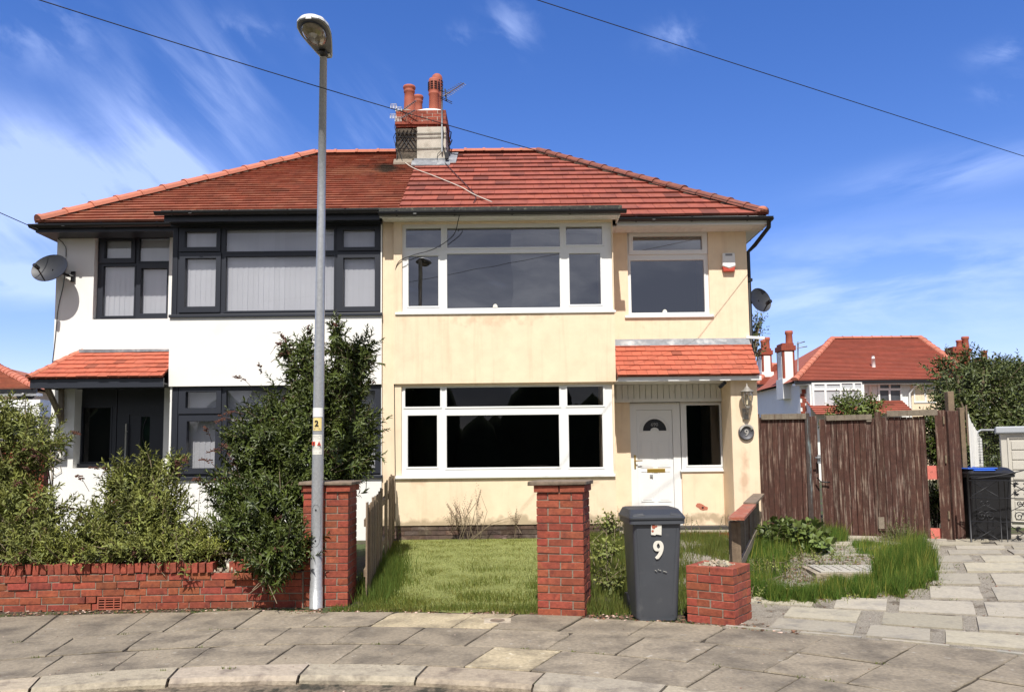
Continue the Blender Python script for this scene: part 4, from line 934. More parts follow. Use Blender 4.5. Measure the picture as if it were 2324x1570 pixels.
yagi(at(898, 262, Yc0+.1), at(944, 229, Yc0-.25), 12, .05, t); yagi(at(898, 276, Yc0+.1), at(942, 250, Yc0-.25), 10, .05, t)
for (x, y) in ((894, 241), (905, 248), (893, 264), (904, 271)):
    mb = MB(); c = at(x, y, Yc0+.0); [mb.tube([(c.x-.07, c.y, c.z-.045+.03*q), (c.x+.06, c.y, c.z-.045+.03*q)], .006, 5) for q in range(4)]; [mb.tube([(c.x-.07+.065*q, c.y, c.z-.05), (c.x-.07+.065*q, c.y, c.z+.05)], .006, 5) for q in range(3)]; mb.build('reflector_panel', 'lantern_white', t)
# ------------------------------------------------------------------ wires
Yt = Yc0-.03
mb = MB()
def loose(pts, r=.009): mb.tube([at(x, y, Yt+dy) for x, y, dy in pts], r, 5)
loose([(899, 262, .1), (896, 290, .08), (901, 310, .0), (897, 330, .05), (902, 350, .02), (899, 372, .02)]); loose([(899, 300, .05), (893, 312, .1), (896, 325, .1), (902, 330, .02)], .007); loose([(903, 290, 0), (899, 320, 0), (908, 345, 0), (916, 376, 0)], .006)
loose([(1003, 282, 0), (1006, 300, 0), (1004, 325, 0), (1009, 345, 0), (1012, 362, 0)], .012); loose([(1014, 285, .2), (1018, 310, .3), (1020, 335, .4), (1021, 352, .4)], .012); loose([(1003, 340, 0), (993, 350, 0), (991, 372, 0)], .006); loose([(1011, 352, 0), (1022, 347, .1), (1032, 351, .1), (1050, 352, .1)], .008)
loose([(1016, 296, .5), (1024, 300, .6), (1022, 315, .6), (1026, 318, .7), (1021, 330, .6)], .014)
mb.build('loose_cable', 'cable', chR)
mb = MB(); c = at(1013, 352, Yc0-.1); mb.box(c.x-.03, c.x+.05, c.y-.03, c.y+.03, c.z-.09, c.z+.05); mb.build('junction_box', 'black', chR)
# aerial shadows on the old half, modelled as a criss-cross of dark rods
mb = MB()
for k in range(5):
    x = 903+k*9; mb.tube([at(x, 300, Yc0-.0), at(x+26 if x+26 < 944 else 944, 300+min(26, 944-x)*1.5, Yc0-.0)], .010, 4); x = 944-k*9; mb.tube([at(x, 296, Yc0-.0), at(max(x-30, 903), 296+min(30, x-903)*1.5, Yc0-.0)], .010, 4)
mb.build('aerial_shadow', 'cable', chL)
def wire(name, pts, r, label, m='cable', cat='cable', n=26, group=None, sag=0.0):
    pts = [Vector(p) for p in pts]; out = []
    if len(pts) == 2: out = [pts[0].lerp(pts[1], k/n)-Vector((0, 0, sag*4*(k/n)*(1-k/n))) for k in range(n+1)]
    else:
        P = [pts[0]]+pts+[pts[-1]]
        for i in range(1, len(P)-2):
            for k in range(8):
                t = k/8; a, b, c, d = P[i-1], P[i], P[i+1], P[i+2]
                out.append(.5*((2*b)+(c-a)*t+(2*a-5*b+4*c-d)*t*t+(3*b-a-3*c+d)*t**3))
        out.append(pts[-1])
    mb = MB(); mb.tube(out, r, 6); return tag(mb.build(name, m), label, cat, group)
e = Vector((xe1-.05, YE-.07, ZEv+.06)); s = at(180, 0, 7.0); s = e+(s-e)*1.35
wire('overhead_wire', [s, e], .005, 'thin black overhead wire crossing above the lamp and past the chimney to the right eaves', group='overhead wires', sag=.16)
a, b = at(1228, 0, 9.0), at(2324, 353, 13); wire('overhead_wire', [a+(a-b)*.8, b+(b-a)*.6], .0055, 'thin black overhead wire sloping across the empty sky at upper right', group='overhead wires', sag=.02)
a, b = at(0, 483, 12.6), at(86, 521, 13.25); wire('overhead_wire', [a+(a-b)*3, b], .007, 'short stretch of black wire running into the left end of the eaves', group='overhead wires')
w_ = lambda px, py, Y=None, l=.0: (plane_at(px, py)+Nn*(.05+l))
wire('roof_cable', [at(899, 338, Yc0-.02), w_(905, 360), w_(935, 385), w_(985, 405), w_(1045, 430), w_(1075, 447), w_(1117, 470, l=.04)], .010, 'pale cable lying down the tiles from the chimney foot', 'cable_white')
wire('roof_cable', [w_(1010, 375), w_(1035, 402), w_(1062, 430), w_(1080, 452), w_(1075, 466)], .008, 'dark cable lying on the right hand tiles below the chimney')
Yf = YB-.012
wire('wall_cable', [at(1044, 476, 12.78), at(1040, 500, 12.85), at(1028, 535, YB-.05), at(985, 565, YB-.03), at(935, 580, YB-.02), at(903, 597, YB-.015), at(896, 640, YB+.03), at(895, 720, YB+.03), at(895, 800, Yf+.03), at(895, 880, YB+.03), at(896, 980, YB+.03), at(897, 1075, YB+.03), at(896, 1180, YB+.03)], .0065, 'black cable looping from the gutter and pinned down the edge of the cream wall')
wire('wall_cable', [at(130, 540, YW-.01), at(146, 556, YW-.02), at(150, 575, YW-.01), at(145, 640, YW-.012), at(132, 700, YW-.01), at(125, 770, YW-.012), at(118, 830, YW-.01)], .006, 'dark cable running down the left edge of the white wall')
# ------------------------------------------------------------------ street lamp
LB = gnd(717, 1379); Ytop = LB.y; top = at(734, 131, LB.y)
t = thing('street_lamp', 'tall galvanised street lamp with a hooded head standing at the back of the pavement', 'street lamp', LB)
ax = lambda z: LB.lerp(top, z/top.z)
mb = MB(); zs = [0, .22, .225, 1.0, 1.75, 3, 4.3, top.z]; rr_ = [.068, .068, .064, .0625, .061, .053, .046, .040]
mb.tube([ax(z) for z in zs], rr_, 28); mb.build('pole', 'galv', t)
zd0, zd1 = at(716, 1238, LB.y).z, at(716, 1143, LB.y).z; mb = MB(); n = 14
outl = []
for k in range(n*2):
    a = 2*math.pi*k/(n*2); zc_, hz_ = (zd0+zd1)/2, (zd1-zd0)/2; u = math.cos(a)*.045; z = zc_+math.copysign(abs(math.sin(a))**.5, math.sin(a))*hz_; outl.append((u, z))
ctr = []
for k in range(len(outl)):
    u, z = outl[k]; q = ax(z); th = u/.066*1.15; ctr.append(q+Vector((math.sin(th)*.0655, -math.cos(th)*.0655, 0)))
mb.tube(ctr+[ctr[0]], .0016, 4, cap=False); dr = mb.build('access_door', 'galv_dull', t)
for pz in (zd0+.06, zd1-.06): mb = MB(); q = ax(pz); mb.tube([q+Vector((0, -.060, 0)), q+Vector((0, -.069, 0))], .009, 8); mb.build('lock', 'black', dr)
def wrap(z0, z1, wid, rad, m, name, par, dz=.0, ctr_=-.0):
    mb = MB(); n = 10; 
    for k in range(n):
        a0, a1 = ctr_-wid/2+wid*k/n, ctr_-wid/2+wid*(k+1)/n; f = lambda a, z: ax(z)+Vector((math.sin(a)*rad, -math.cos(a)*rad, 0)); mb.face([f(a0, z0), f(a1, z0), f(a1, z1), f(a0, z1)], smooth=True)
    return mb.build(name, m, par)
Zp = lambda py: at(720, py, LB.y-.06).z
wrap(Zp(946), Zp(925), 2.0, .0625, 'white_upvc', 'blank_label', t)
s2 = wrap(Zp(977), Zp(948), 1.6, .0628, 'yellow_sticker', 'number_label', t); q = ax(Zp(961)); text('2', .085, (q.x-.004, q.y-.067, q.z), 'ink', s2, 'number', ext=.001, off=.003)
q = ax(Zp(972.5)); mb = MB(); [mb.box(q.x-.035+.009*k, q.x-.029+.009*k, q.y-.0635, q.y-.0605, q.z, q.z+.006) for k in range(8)]; mb.build('small_print', 'ink_grey', s2)
s3 = wrap(Zp(1031), Zp(986), 1.9, .0626, 'sticker', 'notice', t); q = ax(Zp(1006))
mb = MB(); mb.box(q.x-.05, q.x-.018, q.y-.0635, q.y-.055, q.z-.02, q.z+.02); mb.prism([Vector((q.x+.005, q.y-.0665, q.z-.02)), Vector((q.x+.045, q.y-.0665, q.z-.02)), Vector((q.x+.025, q.y-.0665, q.z+.022))], (0, .008, 0)); mb.build('red_symbol', 'red_mark', s3)
mb = MB()
for k, py in enumerate((989.5, 992.5, 995.5, 1014, 1017, 1020, 1027)):
    z = ax(Zp(py)).z
    for u in range(7):
        if random.random() < .85: a = -.8+u*.23; f = lambda a_, z_: ax(z_)+Vector((math.sin(a_)*.0632, -math.cos(a_)*.0632, 0)); mb.face([f(a, z), f(a+.19, z), f(a+.19, z+.004), f(a, z+.004)])
mb.build('small_print', 'ink_grey', s3)
q = ax(Zp(1006)); mb = MB(); mb.tube([(q.x-.034, q.y-.0655, q.z-.012), (q.x-.034, q.y-.0655, q.z+.012)], .004, 6); mb.tube([(q.x+.025, q.y-.068, q.z-.012), (q.x+.025, q.y-.068, q.z+.006)], .004, 6); mb.build('symbol_figure', 'ink', s3)
# lantern head: hull swept from the pole top towards the road
h0 = at(742, 133, LB.y+.03); h1 = at(700, 42, LB.y-.68)
D = (h1-h0); Lh = D.length; D.normalize(); S = D.cross(Vector((0, 0, 1))).normalized(); T = S.cross(D).normalized()
prof = [(0, .055, .03), (.06, .075, .05), (.2, .10, .07), (.4, .135, .095), (.6, .165, .115), (.78, .17, .115), (.9, .145, .10), (.97, .10, .07), (1, .035, .03)]
def hull(mb, sgn, zscale, inset=0.0, u0=0.0, u1=1.0, off=0.0, cap=False):
    rings = []
    for (u, w1, hh_) in prof:
        if u < u0 or u > u1: continue
        ring = []
        for k in range(13):
            a = math.pi*k/12; ring.append(h0+D*(Lh*u)+S*(math.cos(a)*(w1-inset))+T*(sgn*abs(math.sin(a))**.8*hh_*zscale+off))
        rings.append(ring)
    for a, b in zip(rings[:-1], rings[1:]):
        for k in range(12): mb.face([a[k], a[k+1], b[k+1], b[k]], smooth=True)
    return rings
mb = MB(); hull(mb, 1, .8, off=.012); r_ = hull(mb, 1, 0.0, off=.0); lh = mb.build('lantern_hood', 'lantern_white', t)
mb = MB(); hull(mb, -1, .32, inset=.006, off=.008); mb.build('lantern_base', 'lantern_under', t)
# dished lens
mb = MB(); lc = h0+D*(Lh*.68); n = 28; rg_ = [(.0, .055), (.5, .050), (.8, .034), (.95, .015), (1.0, -.0)]; P = []
for (f_, z) in rg_:
    ring = []
    for k in range(n):
        a = 2*math.pi*k/n; ring.append(lc+D*(math.cos(a)*f_*.205)+S*(math.sin(a)*f_*(.122+.018*math.cos(a)))-T*(.028+z))
    P.append(ring)
for a, b in zip(P[:-1], P[1:]):
    for k in range(n): mb.face([a[k], a[(k+1) % n], b[(k+1) % n], b[k]], smooth=True)
mb.build('lens', 'lens', t); mb = MB(); mb.tube([p_+T*.004 for p_ in P[-1]]+[P[-1][0]+T*.004], .009, 6, cap=False); mb.build('seal', 'black', t)
mb = MB(); q = h0+D*(Lh*.22); mb.bar(q-T*.03-D*.06, q-T*.042+D*.06, .085, .012, upv=T); mb.build('vent_plate', 'black', t)
mb = MB(); q = h0+D*(Lh*.975); mb.bar(q+T*.02-S*.03, q+T*.02+S*.03, .04, .05, upv=T); mb.build('catch', 'lantern_white', t)
mb = MB()
for s_ in (-1, 1): q = h0+D*(Lh*.13)+S*s_*.05-T*.022; mb.bar(q-D*.025, q+D*.025, .025, .012, upv=T)
mb.build('clip', 'sticker', t)

# ------------------------------------------------------------------ brickwork along the frontage
BL, BH, BJ = .215, .065, .011
def oriented(o, ang):     # local x along the face, local -y towards the road
    return Matrix.Translation(o) @ Matrix.Rotation(ang, 4, 'Z')
def pier(name, label, corner_l, corner_r, h, z0, side, cap=True, broken=False, group=None, capl=0.0):
    """corner_l, corner_r: the two front base corners on the ground"""
    o = Vector((corner_l.x, corner_l.y, z0)); d = corner_r-corner_l; W_ = math.hypot(d.x, d.y); mt = oriented(o, math.atan2(d.y, d.x))
    t = thing(name, label, 'gate pillar', o+Vector((d.x/2, d.y/2, 0)), group)
    bl_ = (W_-BJ)/2; nc = round(h/(BH+BJ)); body = MB(); capb = MB(); nt = nc-1 if cap else nc
    for k in range(nc):
        z = k*(BH+BJ); g = .022 if (cap and k == nc-1) else 0; 
        if broken and k == nc-1: g = 0
        for fs in range(4):
            ln = W_ if fs % 2 == 0 else side; b_ = (ln-BJ)/2 if ln > .3 else ln; u = -(b_+BJ)/2 if (k+fs) % 2 else 0
            while u < ln-.02:
                s0, s1 = max(u, 0), min(u+b_, ln)
                if s1-s0 > .03:
                    t_ = rt_(.16); t_ = (t_[0], t_[1]*random.uniform(.9, 1.25), t_[2]); j = random.uniform(-.003, .003)
                    if broken and k == nc-1 and random.random() < .0: u += b_+BJ; continue
                    s0 += random.uniform(0, .002)
                    if fs == 0: q = (s0 if s0 > .001 else -g, s1 if s1 < ln-.001 else W_+g, -g+j, .1)
                    elif fs == 1: q = (W_-.1, W_+g+j, s0 if s0 > .001 else -g, s1 if s1 < ln-.001 else side+g)
                    elif fs == 2: q = (s0, s1, side-.1, side+g+j)
                    else: q = (-g+j, .1, s0, s1)
                    zj = random.uniform(-.0015, .0015)
                    body.box(q[0], q[1], q[2], q[3], z+zj, z+BH+zj, t_, mt=mt, jit=.0022)
                u += b_+BJ
    br = body.build('brickwork', 'brick', t, bevel=.003)
    m = MB(); m.box(.007, W_-.007, .007, side-.007, -.02, nc*(BH+BJ)-(.012 if not broken else .055), mt=mt); m.build('mortar', 'mortar', t)
    if cap:
        c = MB(); zt = nc*(BH+BJ)-.008; c.box(-.045-capl, W_+.045, -.045, side+.045, zt, zt+.038, mt=mt, jit=.006); c.build('coping', 'concrete_cap', t, bevel=.008)
    return t, mt, W_, nc
pier1, m1_, W1_, n1_ = pier('gate_pillar', 'tall red brick gate pillar directly behind the street lamp', gnd(686, 1376), gnd(789, 1375), 1.30, 0, .46, group='brick gate pillars')
pier2, m2_, W2_, n2_ = pier('gate_pillar', 'tall red brick gate pillar to the left of the grey wheelie bin', gnd(1221, 1395), gnd(1327, 1399), 1.30, 0, .46, group='brick gate pillars', capl=.035)
pier3, m3_, W3_, n3_ = pier('gate_pillar', 'low broken red brick pillar with rubble on top to the right of the grey wheelie bin', gnd(1560, 1409), gnd(1668, 1422), .53, 0, .46, cap=False, broken=True, group='brick gate pillars')
mb = MB()      # rubble and mortar crumbs filling the open top
for k in range(170):
    x, y = random.gauss(W3_/2, .10), random.gauss(.23, .09); x = min(max(x, .1), W3_-.1); y = min(max(y, .09), .38); r_ = random.uniform(.010, .026); z = n3_*(BH+BJ)-.04+.05*math.exp(-((x-W3_/2)**2+(y-.23)**2)/.012)+random.uniform(-.01, .01)
    mm = m3_ @ Matrix.Translation((x, y, z)) @ Matrix.Rotation(random.uniform(0, 6), 4, (random.random(), random.random(), 1)); mb.box(-r_, r_, -r_*.8, r_*.8, -r_*.6, r_*.6, rt_(.25), mt=mm, jit=r_*.3)
mb.build('rubble', 'kerb', pier3)

# low garden wall along the left
path = [gnd(-330, 1405), gnd(0, 1389), gnd(150, 1386), gnd(330, 1382), gnd(520, 1379), gnd(686, 1377.5)]
seg = [0]
for a, b in zip(path[:-1], path[1:]): seg.append(seg[-1]+(b-a).length)
def along(s):
    for i in range(len(path)-1):
        if s <= seg[i+1] or i == len(path)-2:
            f = (s-seg[i])/(seg[i+1]-seg[i]); p_ = path[i].lerp(path[i+1], f); d = path[i+1]-path[i]; return p_, math.atan2(d.y, d.x)
LT = seg[-1]
wallT = thing('garden_wall', 'low red brick garden wall with loose coping bricks along the pavement', 'garden wall', along(LT*.6)[0])
mb = MB(); mo = MB(); cp = MB()
def px_to_s(px):    # distance along the wall of a measured column
    best = min(range(400), key=lambda k: abs((lambda p_: CX+F0*p_.x/p_.y)(along(LT*k/400)[0])-px)); return LT*best/400
sv = px_to_s(262); s_dis = px_to_s(520)
hole0, hole1 = sv-.14, sv+.12
for k in range(5):
    s = -(.113 if k % 2 else 0)+.05*k*(k % 2); z = k*(BH+BJ)
    while s < LT-.03:
        ln = BL if random.random() < .9 else .102; s0, s1 = max(s, 0), min(s+ln, LT-.005)
        if k < 2 and s1 > hole0 and s0 < hole1:
            if s0 < hole0-.05: s1 = hole0
            elif s1 > hole1+.05: s0 = hole1
            else: s += ln+BJ; continue
        if s1-s0 > .03:
            p_, a = along((s0+s1)/2); y_ = random.uniform(-.004, .004)
            if k >= 3: y_ += random.choice((0, 0, -.006, -.014))
            if k >= 3 and s0 > s_dis+.2: y_ -= .012
            if k == 4 and abs((s0+s1)/2-px_to_s(565)) < .16: y_ -= .045
            t_ = rt_(.17); t_ = (t_[0], t_[1]*random.uniform(.85, 1.3), t_[2]); mt = oriented(p_+Vector((0, 0, z+random.uniform(-.002, .002))), a+random.uniform(-.012, .012)) @ Matrix.Rotation(random.uniform(-.008, .008), 4, 'Y'); h_ = (s1-s0)/2
            mb.box(-h_, h_, y_, y_+.102, random.uniform(-.001, .001), BH, t_, mt=mt, jit=.002)
            mb.box(-h_, h_, .115, .215, 0, BH, t_, mt=mt, jit=.002)
        s += ln+BJ
# mortar core in short lengths, left open behind the air brick
s = 0
while s < LT-.05:
    s1 = min(s+.3, LT-.005); p_, a = along((s+s1)/2); h_ = (s1-s)/2; mt = oriented(p_, a); z0 = 0
    if s1 > hole0-.02 and s < hole1+.02: z0 = 2*(BH+BJ)
    mo.box(-h_-.01, h_+.01, .007+random.uniform(0, .002), .205, z0-.01, 5*(BH+BJ)-.004, mt=mt); s = s1
mb.build('brickwork', 'brick', wallT, bevel=.003); mo.build('mortar', 'mortar', wallT)
# brick-on-edge coping, split and pushed about near the middle
s = .02; z = 5*(BH+BJ); g0, g1 = px_to_s(497), px_to_s(532); k = 0
while s < LT-.08:
    if g0 < s+.035 < g1: s += .077; k += 1; continue
    p_, a = along(s+.033); ly = random.uniform(-.006, .006)-.004; tw = random.uniform(-.025, .025); dz_ = random.uniform(-.005, .008); rl = random.uniform(-.05, .05)
    if s < g0 and s > g0-1.3: f = (s-g0+1.3)/1.3; tw += .03*f; ly -= .03*f
    if s > g1 and s < g1+.9: f = 1-(s-g1)/.9; dz_ += .012*f; tw += .14*f; ly -= .035*f; rl += .14*f
    mt = oriented(p_+Vector((0, 0, z+dz_)), a+tw) @ Matrix.Translation((0, .1, 0)) @ Matrix.Rotation(rl, 4, 'Y') @ Matrix.Translation((0, -.1, 0))
    t_ = rt_(.17); cp.box(-.0325, .0325, ly, ly+.215, 0, .102, t_, mt=mt, jit=.004); s += random.choice((.0735, .076, .080)); k += 1
cp.build('coping', 'brick', wallT, bevel=.003)
mb = MB()
for k in range(90):
    s = random.uniform(g0-.1, g1+.5); p_, a = along(s); mt = oriented(p_+Vector((0, 0, z+random.uniform(0, .03))), a) @ Matrix.Translation((0, random.uniform(0, .18), 0)) @ Matrix.Rotation(random.uniform(0, 3), 4, (1, .5, 1)); r_ = random.uniform(.006, .022); mb.box(-r_, r_, -r_, r_, -r_*.6, r_*.6, rt_(.2), mt=mt, jit=.004)
mb.build('mortar_crumbs', 'kerb', wallT)
p_, a = along((hole0+hole1)/2); mt = oriented(p_, a); w2 = (hole1-hole0)/2; av = MB(); zz0, zz1 = .004, 2*(BH+BJ)-.012
av.box(-w2+.004, -w2+.02, -.004, .03, zz0, zz1, mt=mt); av.box(w2-.02, w2-.004, -.004, .03, zz0, zz1, mt=mt); av.box(-w2+.02, w2-.02, -.004, .03, zz0, zz0+.014, mt=mt); av.box(-w2+.02, w2-.02, -.004, .03, zz1-.014, zz1, mt=mt)
for k in range(4): av.box(-w2+.02, w2-.02, .0, .028, zz0+.030+k*.026, zz0+.039+k*.026, mt=mt)
for u in (-.045, .045): av.box(u-.005, u+.005, -.002, .03, zz0+.014, zz1-.014, mt=mt)
av.build('air_brick', 'terracotta', wallT); av = MB(); av.box(-w2+.004, w2-.004, .06, .09, 0, zz1, mt=mt); av.build('void', 'black', wallT)
# loose brick tipped beside the gap, and a board lying on the coping
s = px_to_s(544); p_, a = along(s); t = MB(); t.box(-.0325, .0325, -.02, .195, 0, .102, (1.1, 1.1, 1.1), mt=oriented(p_+Vector((0, 0, z+.03)), a+.22) @ Matrix.Rotation(R(17), 4, 'Y'), jit=.002)
tag(t.build('loose_brick', 'brick', bevel=.003), 'loose red brick tipped over at the gap in the wall coping', 'brick', 'loose bricks')
t = MB(); p_, a = along(px_to_s(554)); t.box(-.1075, .1075, -.055, .047, 0, .065, (1.25, 1.3, 1.2), mt=oriented(p_+Vector((0, 0, z-.001)), a-.03), jit=.002)
a0, a1 = at(300, 1262, 8.25), at(560, 1263, 8.5); 
mb = MB(); p0, aa = along(px_to_s(330)); p1, _ = along(px_to_s(540)); q0 = Vector((p0.x-.05, p0.y+.16, z+.13)); q1 = Vector((p1.x+.05, p1.y+.24, z+.15)); mb.bar(q0, q1, .22, .018, (1.1, 1.05, 1), upv=(.05, 0.35, 1)); tag(mb.build('board', 'grey_wood'), 'thin grey board lying on top of the low brick wall', 'board')

# stopcock cover set in the pavement
q = gnd(1129, 1409); t = thing('stopcock_cover', 'round metal stopcock cover set in the pale pavement flag', 'stopcock cover', q)
mb = MB(); mb.lathe([(0, .010), (.055, .010), (.055, .013), (.07, .013), (.07, .0)], q, 24); mb.build('lid', 'concrete_cap', t); mb = MB(); mb.box(q.x-.13, q.x+.13, q.y-.11, q.y+.11, -.01, .0085, (1.2, 1.2, 1.2)); mb.build('surround', 'kerb', t, bevel=.004)
# inspection cover in the driveway
q = gnd(1929, 1306, .09); hq = hg(q.x, q.y); t = thing('inspection_cover', 'rectangular concrete inspection cover in the tall grass by the driveway', 'inspection cover', (q.x, q.y, hq))
mt = Matrix.Translation((q.x, q.y, hq)) @ Matrix.Rotation(R(-5), 4, 'Z')
mb = MB(); mb.box(-.42, .42, -.28, .28, -.03, .035, (1.15, 1.2, 1.3), mt=mt); mb.build('cover', 'slab', t, bevel=.006); mb = MB(); mb.grid_wall(-.5, .5, -.36, .36, -.02, .05, [(-.43, .43, -.29, .29)])
o_ = [(mt @ Matrix.Rotation(R(-90), 4, 'X') @ Vector(v)) for v in mb.v]; mb.v = [tuple(v) for v in o_]; mb.build('rim', 'kerb', t)
mb = MB(); [mb.box(-.36+.1*k, -.35+.1*k, -.2, .18, .034, .0365, mt=mt) for k in range(7)]; mb.build('groove', 'joint', t)

# ------------------------------------------------------------------ wheelie bins
def bin_shape(t, c, ang, W_, Dp, H, lidm, bodym, base=.83, topflat=True):
    mt = Matrix.Translation(c) @ Matrix.Rotation(ang, 4, 'Z')
    def ring(w, d, z, yo=0, r=.05, n=5):
        out = []
        for (sx, sy, a0) in ((1, 1, 0), (-1, 1, 90), (-1, -1, 180), (1, -1, 270)):
            for k in range(n+1):
                a = R(a0+90*k/n); out.append(mt @ Vector((sx*(w/2-r)+r*math.cos(a), yo+sy*(d/2-r)+r*math.sin(a), z)))
        return out
    def loft(mb, rs_, cap0=False, cap1=True, sm=True):
        for a, b in zip(rs_[:-1], rs_[1:]):
            n = len(a)
            for k in range(n): mb.face([a[k], a[(k+1) % n], b[(k+1) % n], b[k]], smooth=False)
        if cap1: mb.face(rs_[-1])
        if cap0: mb.face(rs_[0][::-1])
    mb = MB(); wb, db = W_*base, Dp*.72
    hs_ = [0, .02, .25, .5, .86, .885]; ring_ = []
    for f in hs_:
        k = max(0, f-.02)/.865; ring_.append(ring(wb-(.02 if f == 0 else 0)+(W_*.87-wb)*k, db+(Dp*.9-db)*k, f*H, yo=-.0+.03*(1-k), r=.045))
    loft(mb, ring_, True, True); body = mb.build('body', bodym, t, bevel=.0)
    rim = MB(); loft(rim, [ring(W_*.90, Dp*.9, H*.862), ring(W_*1.0, Dp*.97, H*.868), ring(W_*1.0, Dp*.97, H*.905), ring(W_*.96, Dp*.93, H*.907)], True, True); rim.build('rim', bodym, t)
    # recessed front panel edges
    pn = MB()
    for sx in (-1, 1):
        a = mt @ Vector((sx*wb*.36, -db/2+.03-.002, .05)); b = mt @ Vector((sx*W_*.93*.39, -Dp*.45-.002, H*.83)); pn.bar(a, b, .02, .006)
    pn.build('moulding', bodym, t)
    lid = MB(); loft(lid, [ring(W_*1.02, Dp*1.0, H*.909), ring(W_*1.02, Dp*1.0, H*.925), ring(W_*.97, Dp*.93, H*.95, yo=.01), ring(W_*.90, Dp*.72, H*.992, yo=.04), ring(W_*.84, Dp*.6, H*1.0, yo=.05)], True, True); lo = lid.build('lid', lidm, t, bevel=.006)
    # raised wings of the lid front and its handle lip
    for sx in (-1, 1):
        lp = MB(); lp.hexa([mt @ Vector(v) for v in ((sx*W_*.22, -Dp*.47, H*.945), (sx*W_*.47, -Dp*.47, H*.94), (sx*W_*.43, Dp*.2, H*.985), (sx*W_*.24, Dp*.2, H*.985), (sx*W_*.25, -Dp*.44, H*.962), (sx*W_*.44, -Dp*.44, H*.955), (sx*W_*.40, Dp*.2, H*1.005), (sx*W_*.25, Dp*.2, H*1.005))])
        lp.build('lid_rib', lidm, lo, bevel=.006)
    hd = MB(); hd.tube([mt @ Vector((-W_*.42, Dp*.52, H*.93)), mt @ Vector((W_*.42, Dp*.52, H*.93))], .016, 8)
    for sx in (-1, 1): hd.bar(mt @ Vector((sx*W_*.40, Dp*.42, H*.9)), mt @ Vector((sx*W_*.40, Dp*.54, H*.93)), .03, .05)
    hd.build('handle', bodym, t)
    for sx in (-1, 1):
        wl = MB(); c0 = mt @ Vector((sx*wb*.44, db*.5+.02, .1)); c1 = mt @ Vector((sx*(wb*.44+.05), db*.5+.02, .1)); wl.tube([c0, c1], .1, 20); wl.build('wheel', 'black', t)
    return mt, body
bq = gnd(1492, 1409); bc = Vector((bq.x, bq.y+.22, 0.0)); ang = math.atan2(bq.x, bq.y)*-.0+R(4)
t = thing('wheelie_bin', 'grey wheelie bin with a white number 9 on its front', 'wheelie bin', bc, 'wheelie bins')
mt, body = bin_shape(t, bc, R(3), .535, .62, 1.06, 'bin_lid', 'bin', base=.75)
tilt = math.atan2((.62*.45-.62*.36+.03), 1.06*.865)
def on_front(x, z): 
    k = z/(1.08*.885); return mt @ Vector((x, -(.62*.36)+.03-(.62*.45-.62*.36+.03)*max(0, (z/1.06-.02)/.865)-.012, z))
fm_ = Matrix.Rotation(R(3), 4, 'Z') @ Matrix.Rotation(R(90)+tilt, 4, 'X')
text('9', .25, on_front(.005, .665), 'sticker', body, 'number', ext=.002, off=.0, mt=fm_, sx=.8)
for dx_ in (-.008, .008): text('9', .25, on_front(.005+dx_, .665), 'sticker', body, 'number_edge', ext=.0015, off=.0, mt=fm_, sx=.8)
mb = MB(); c = on_front(-.015, .865); ux = (mt.to_3x3() @ Vector((1, 0, 0))); uz = (fm_.to_3x3() @ Vector((0, 1, 0))); pts = [c+ux*a+uz*b for a, b in ((-.05, -.045), (-.01, -.05), (.0, -.042), (.05, -.05), (.052, .045), (.0, .05), (-.03, .043), (-.05, .05))]; mb.face(pts); mb.build('torn_label', 'sticker', body)
mb = MB()
for (a, b, s_) in ((-.025, .03, .02), (-.035, -.01, .012), (.0, .035, .01)): mb.face([c+ux*(a+s_*math.cos(k*1.05))+uz*(b+s_*math.sin(k*1.05))-ux.cross(uz)*-.002 for k in range(6)])
mb.build('label_tear', 'tile_porch', body)
mb = MB(); 
for (x, z, l) in ((.0, .49, .03), (.05, .475, .035), (-.03, .485, .02)): mb.bar(on_front(x, z), on_front(x+l, z-.012), .006, .002)
mb.build('scratch', 'sticker', body)
q = gnd(2258, 1238, .15); bc2 = Vector((q.x, q.y+.25, hg(q.x, q.y)+.01)); t = thing('wheelie_bin', 'black wheelie bin with a blue lid behind the wrought iron gate', 'wheelie bin', bc2, 'wheelie bins')
mt2, body2 = bin_shape(t, bc2, R(-3), .68, .70, 1.08, 'bin_black', 'bin_black', base=.86)
mb = MB(); mb.hexa([mt2 @ Vector(v) for v in ((-.27, -.34, 1.035), (.06, -.34, 1.035), (.02, .22, 1.07), (-.24, .22, 1.07), (-.25, -.32, 1.05), (.04, -.32, 1.05), (.0, .22, 1.09), (-.22, .22, 1.09))]); mb.box(-.34, .10, -.30, .2, 1.055, 1.075, mt=mt2); mb.build('lid_panel', 'blue', t, bevel=.01)

# ------------------------------------------------------------------ fences and gates
def plank(mb, p, w, h, th, tint=None, ax_=Vector((1, 0, 0)), lean=0.0, slant=0.0, jz=.0, jit=.002):
    """upright board: p is its foot"""
    y = Vector((-ax_.y, ax_.x, 0)); p = Vector(p); up_ = Vector((0, 0, 1))+ax_*lean; a, b = -ax_*w/2, ax_*w/2; z1 = h+random.uniform(-jz, jz)
    q = [p+a, p+b, p+b+y*th, p+a+y*th]; mb.hexa([v+Vector([random.uniform(-jit, jit) for _ in range(3)]) for v in q+[q[0]+up_*z1, q[1]+up_*(z1+slant), q[2]+up_*(z1+slant), q[3]+up_*z1]], tint or rt_(.14))
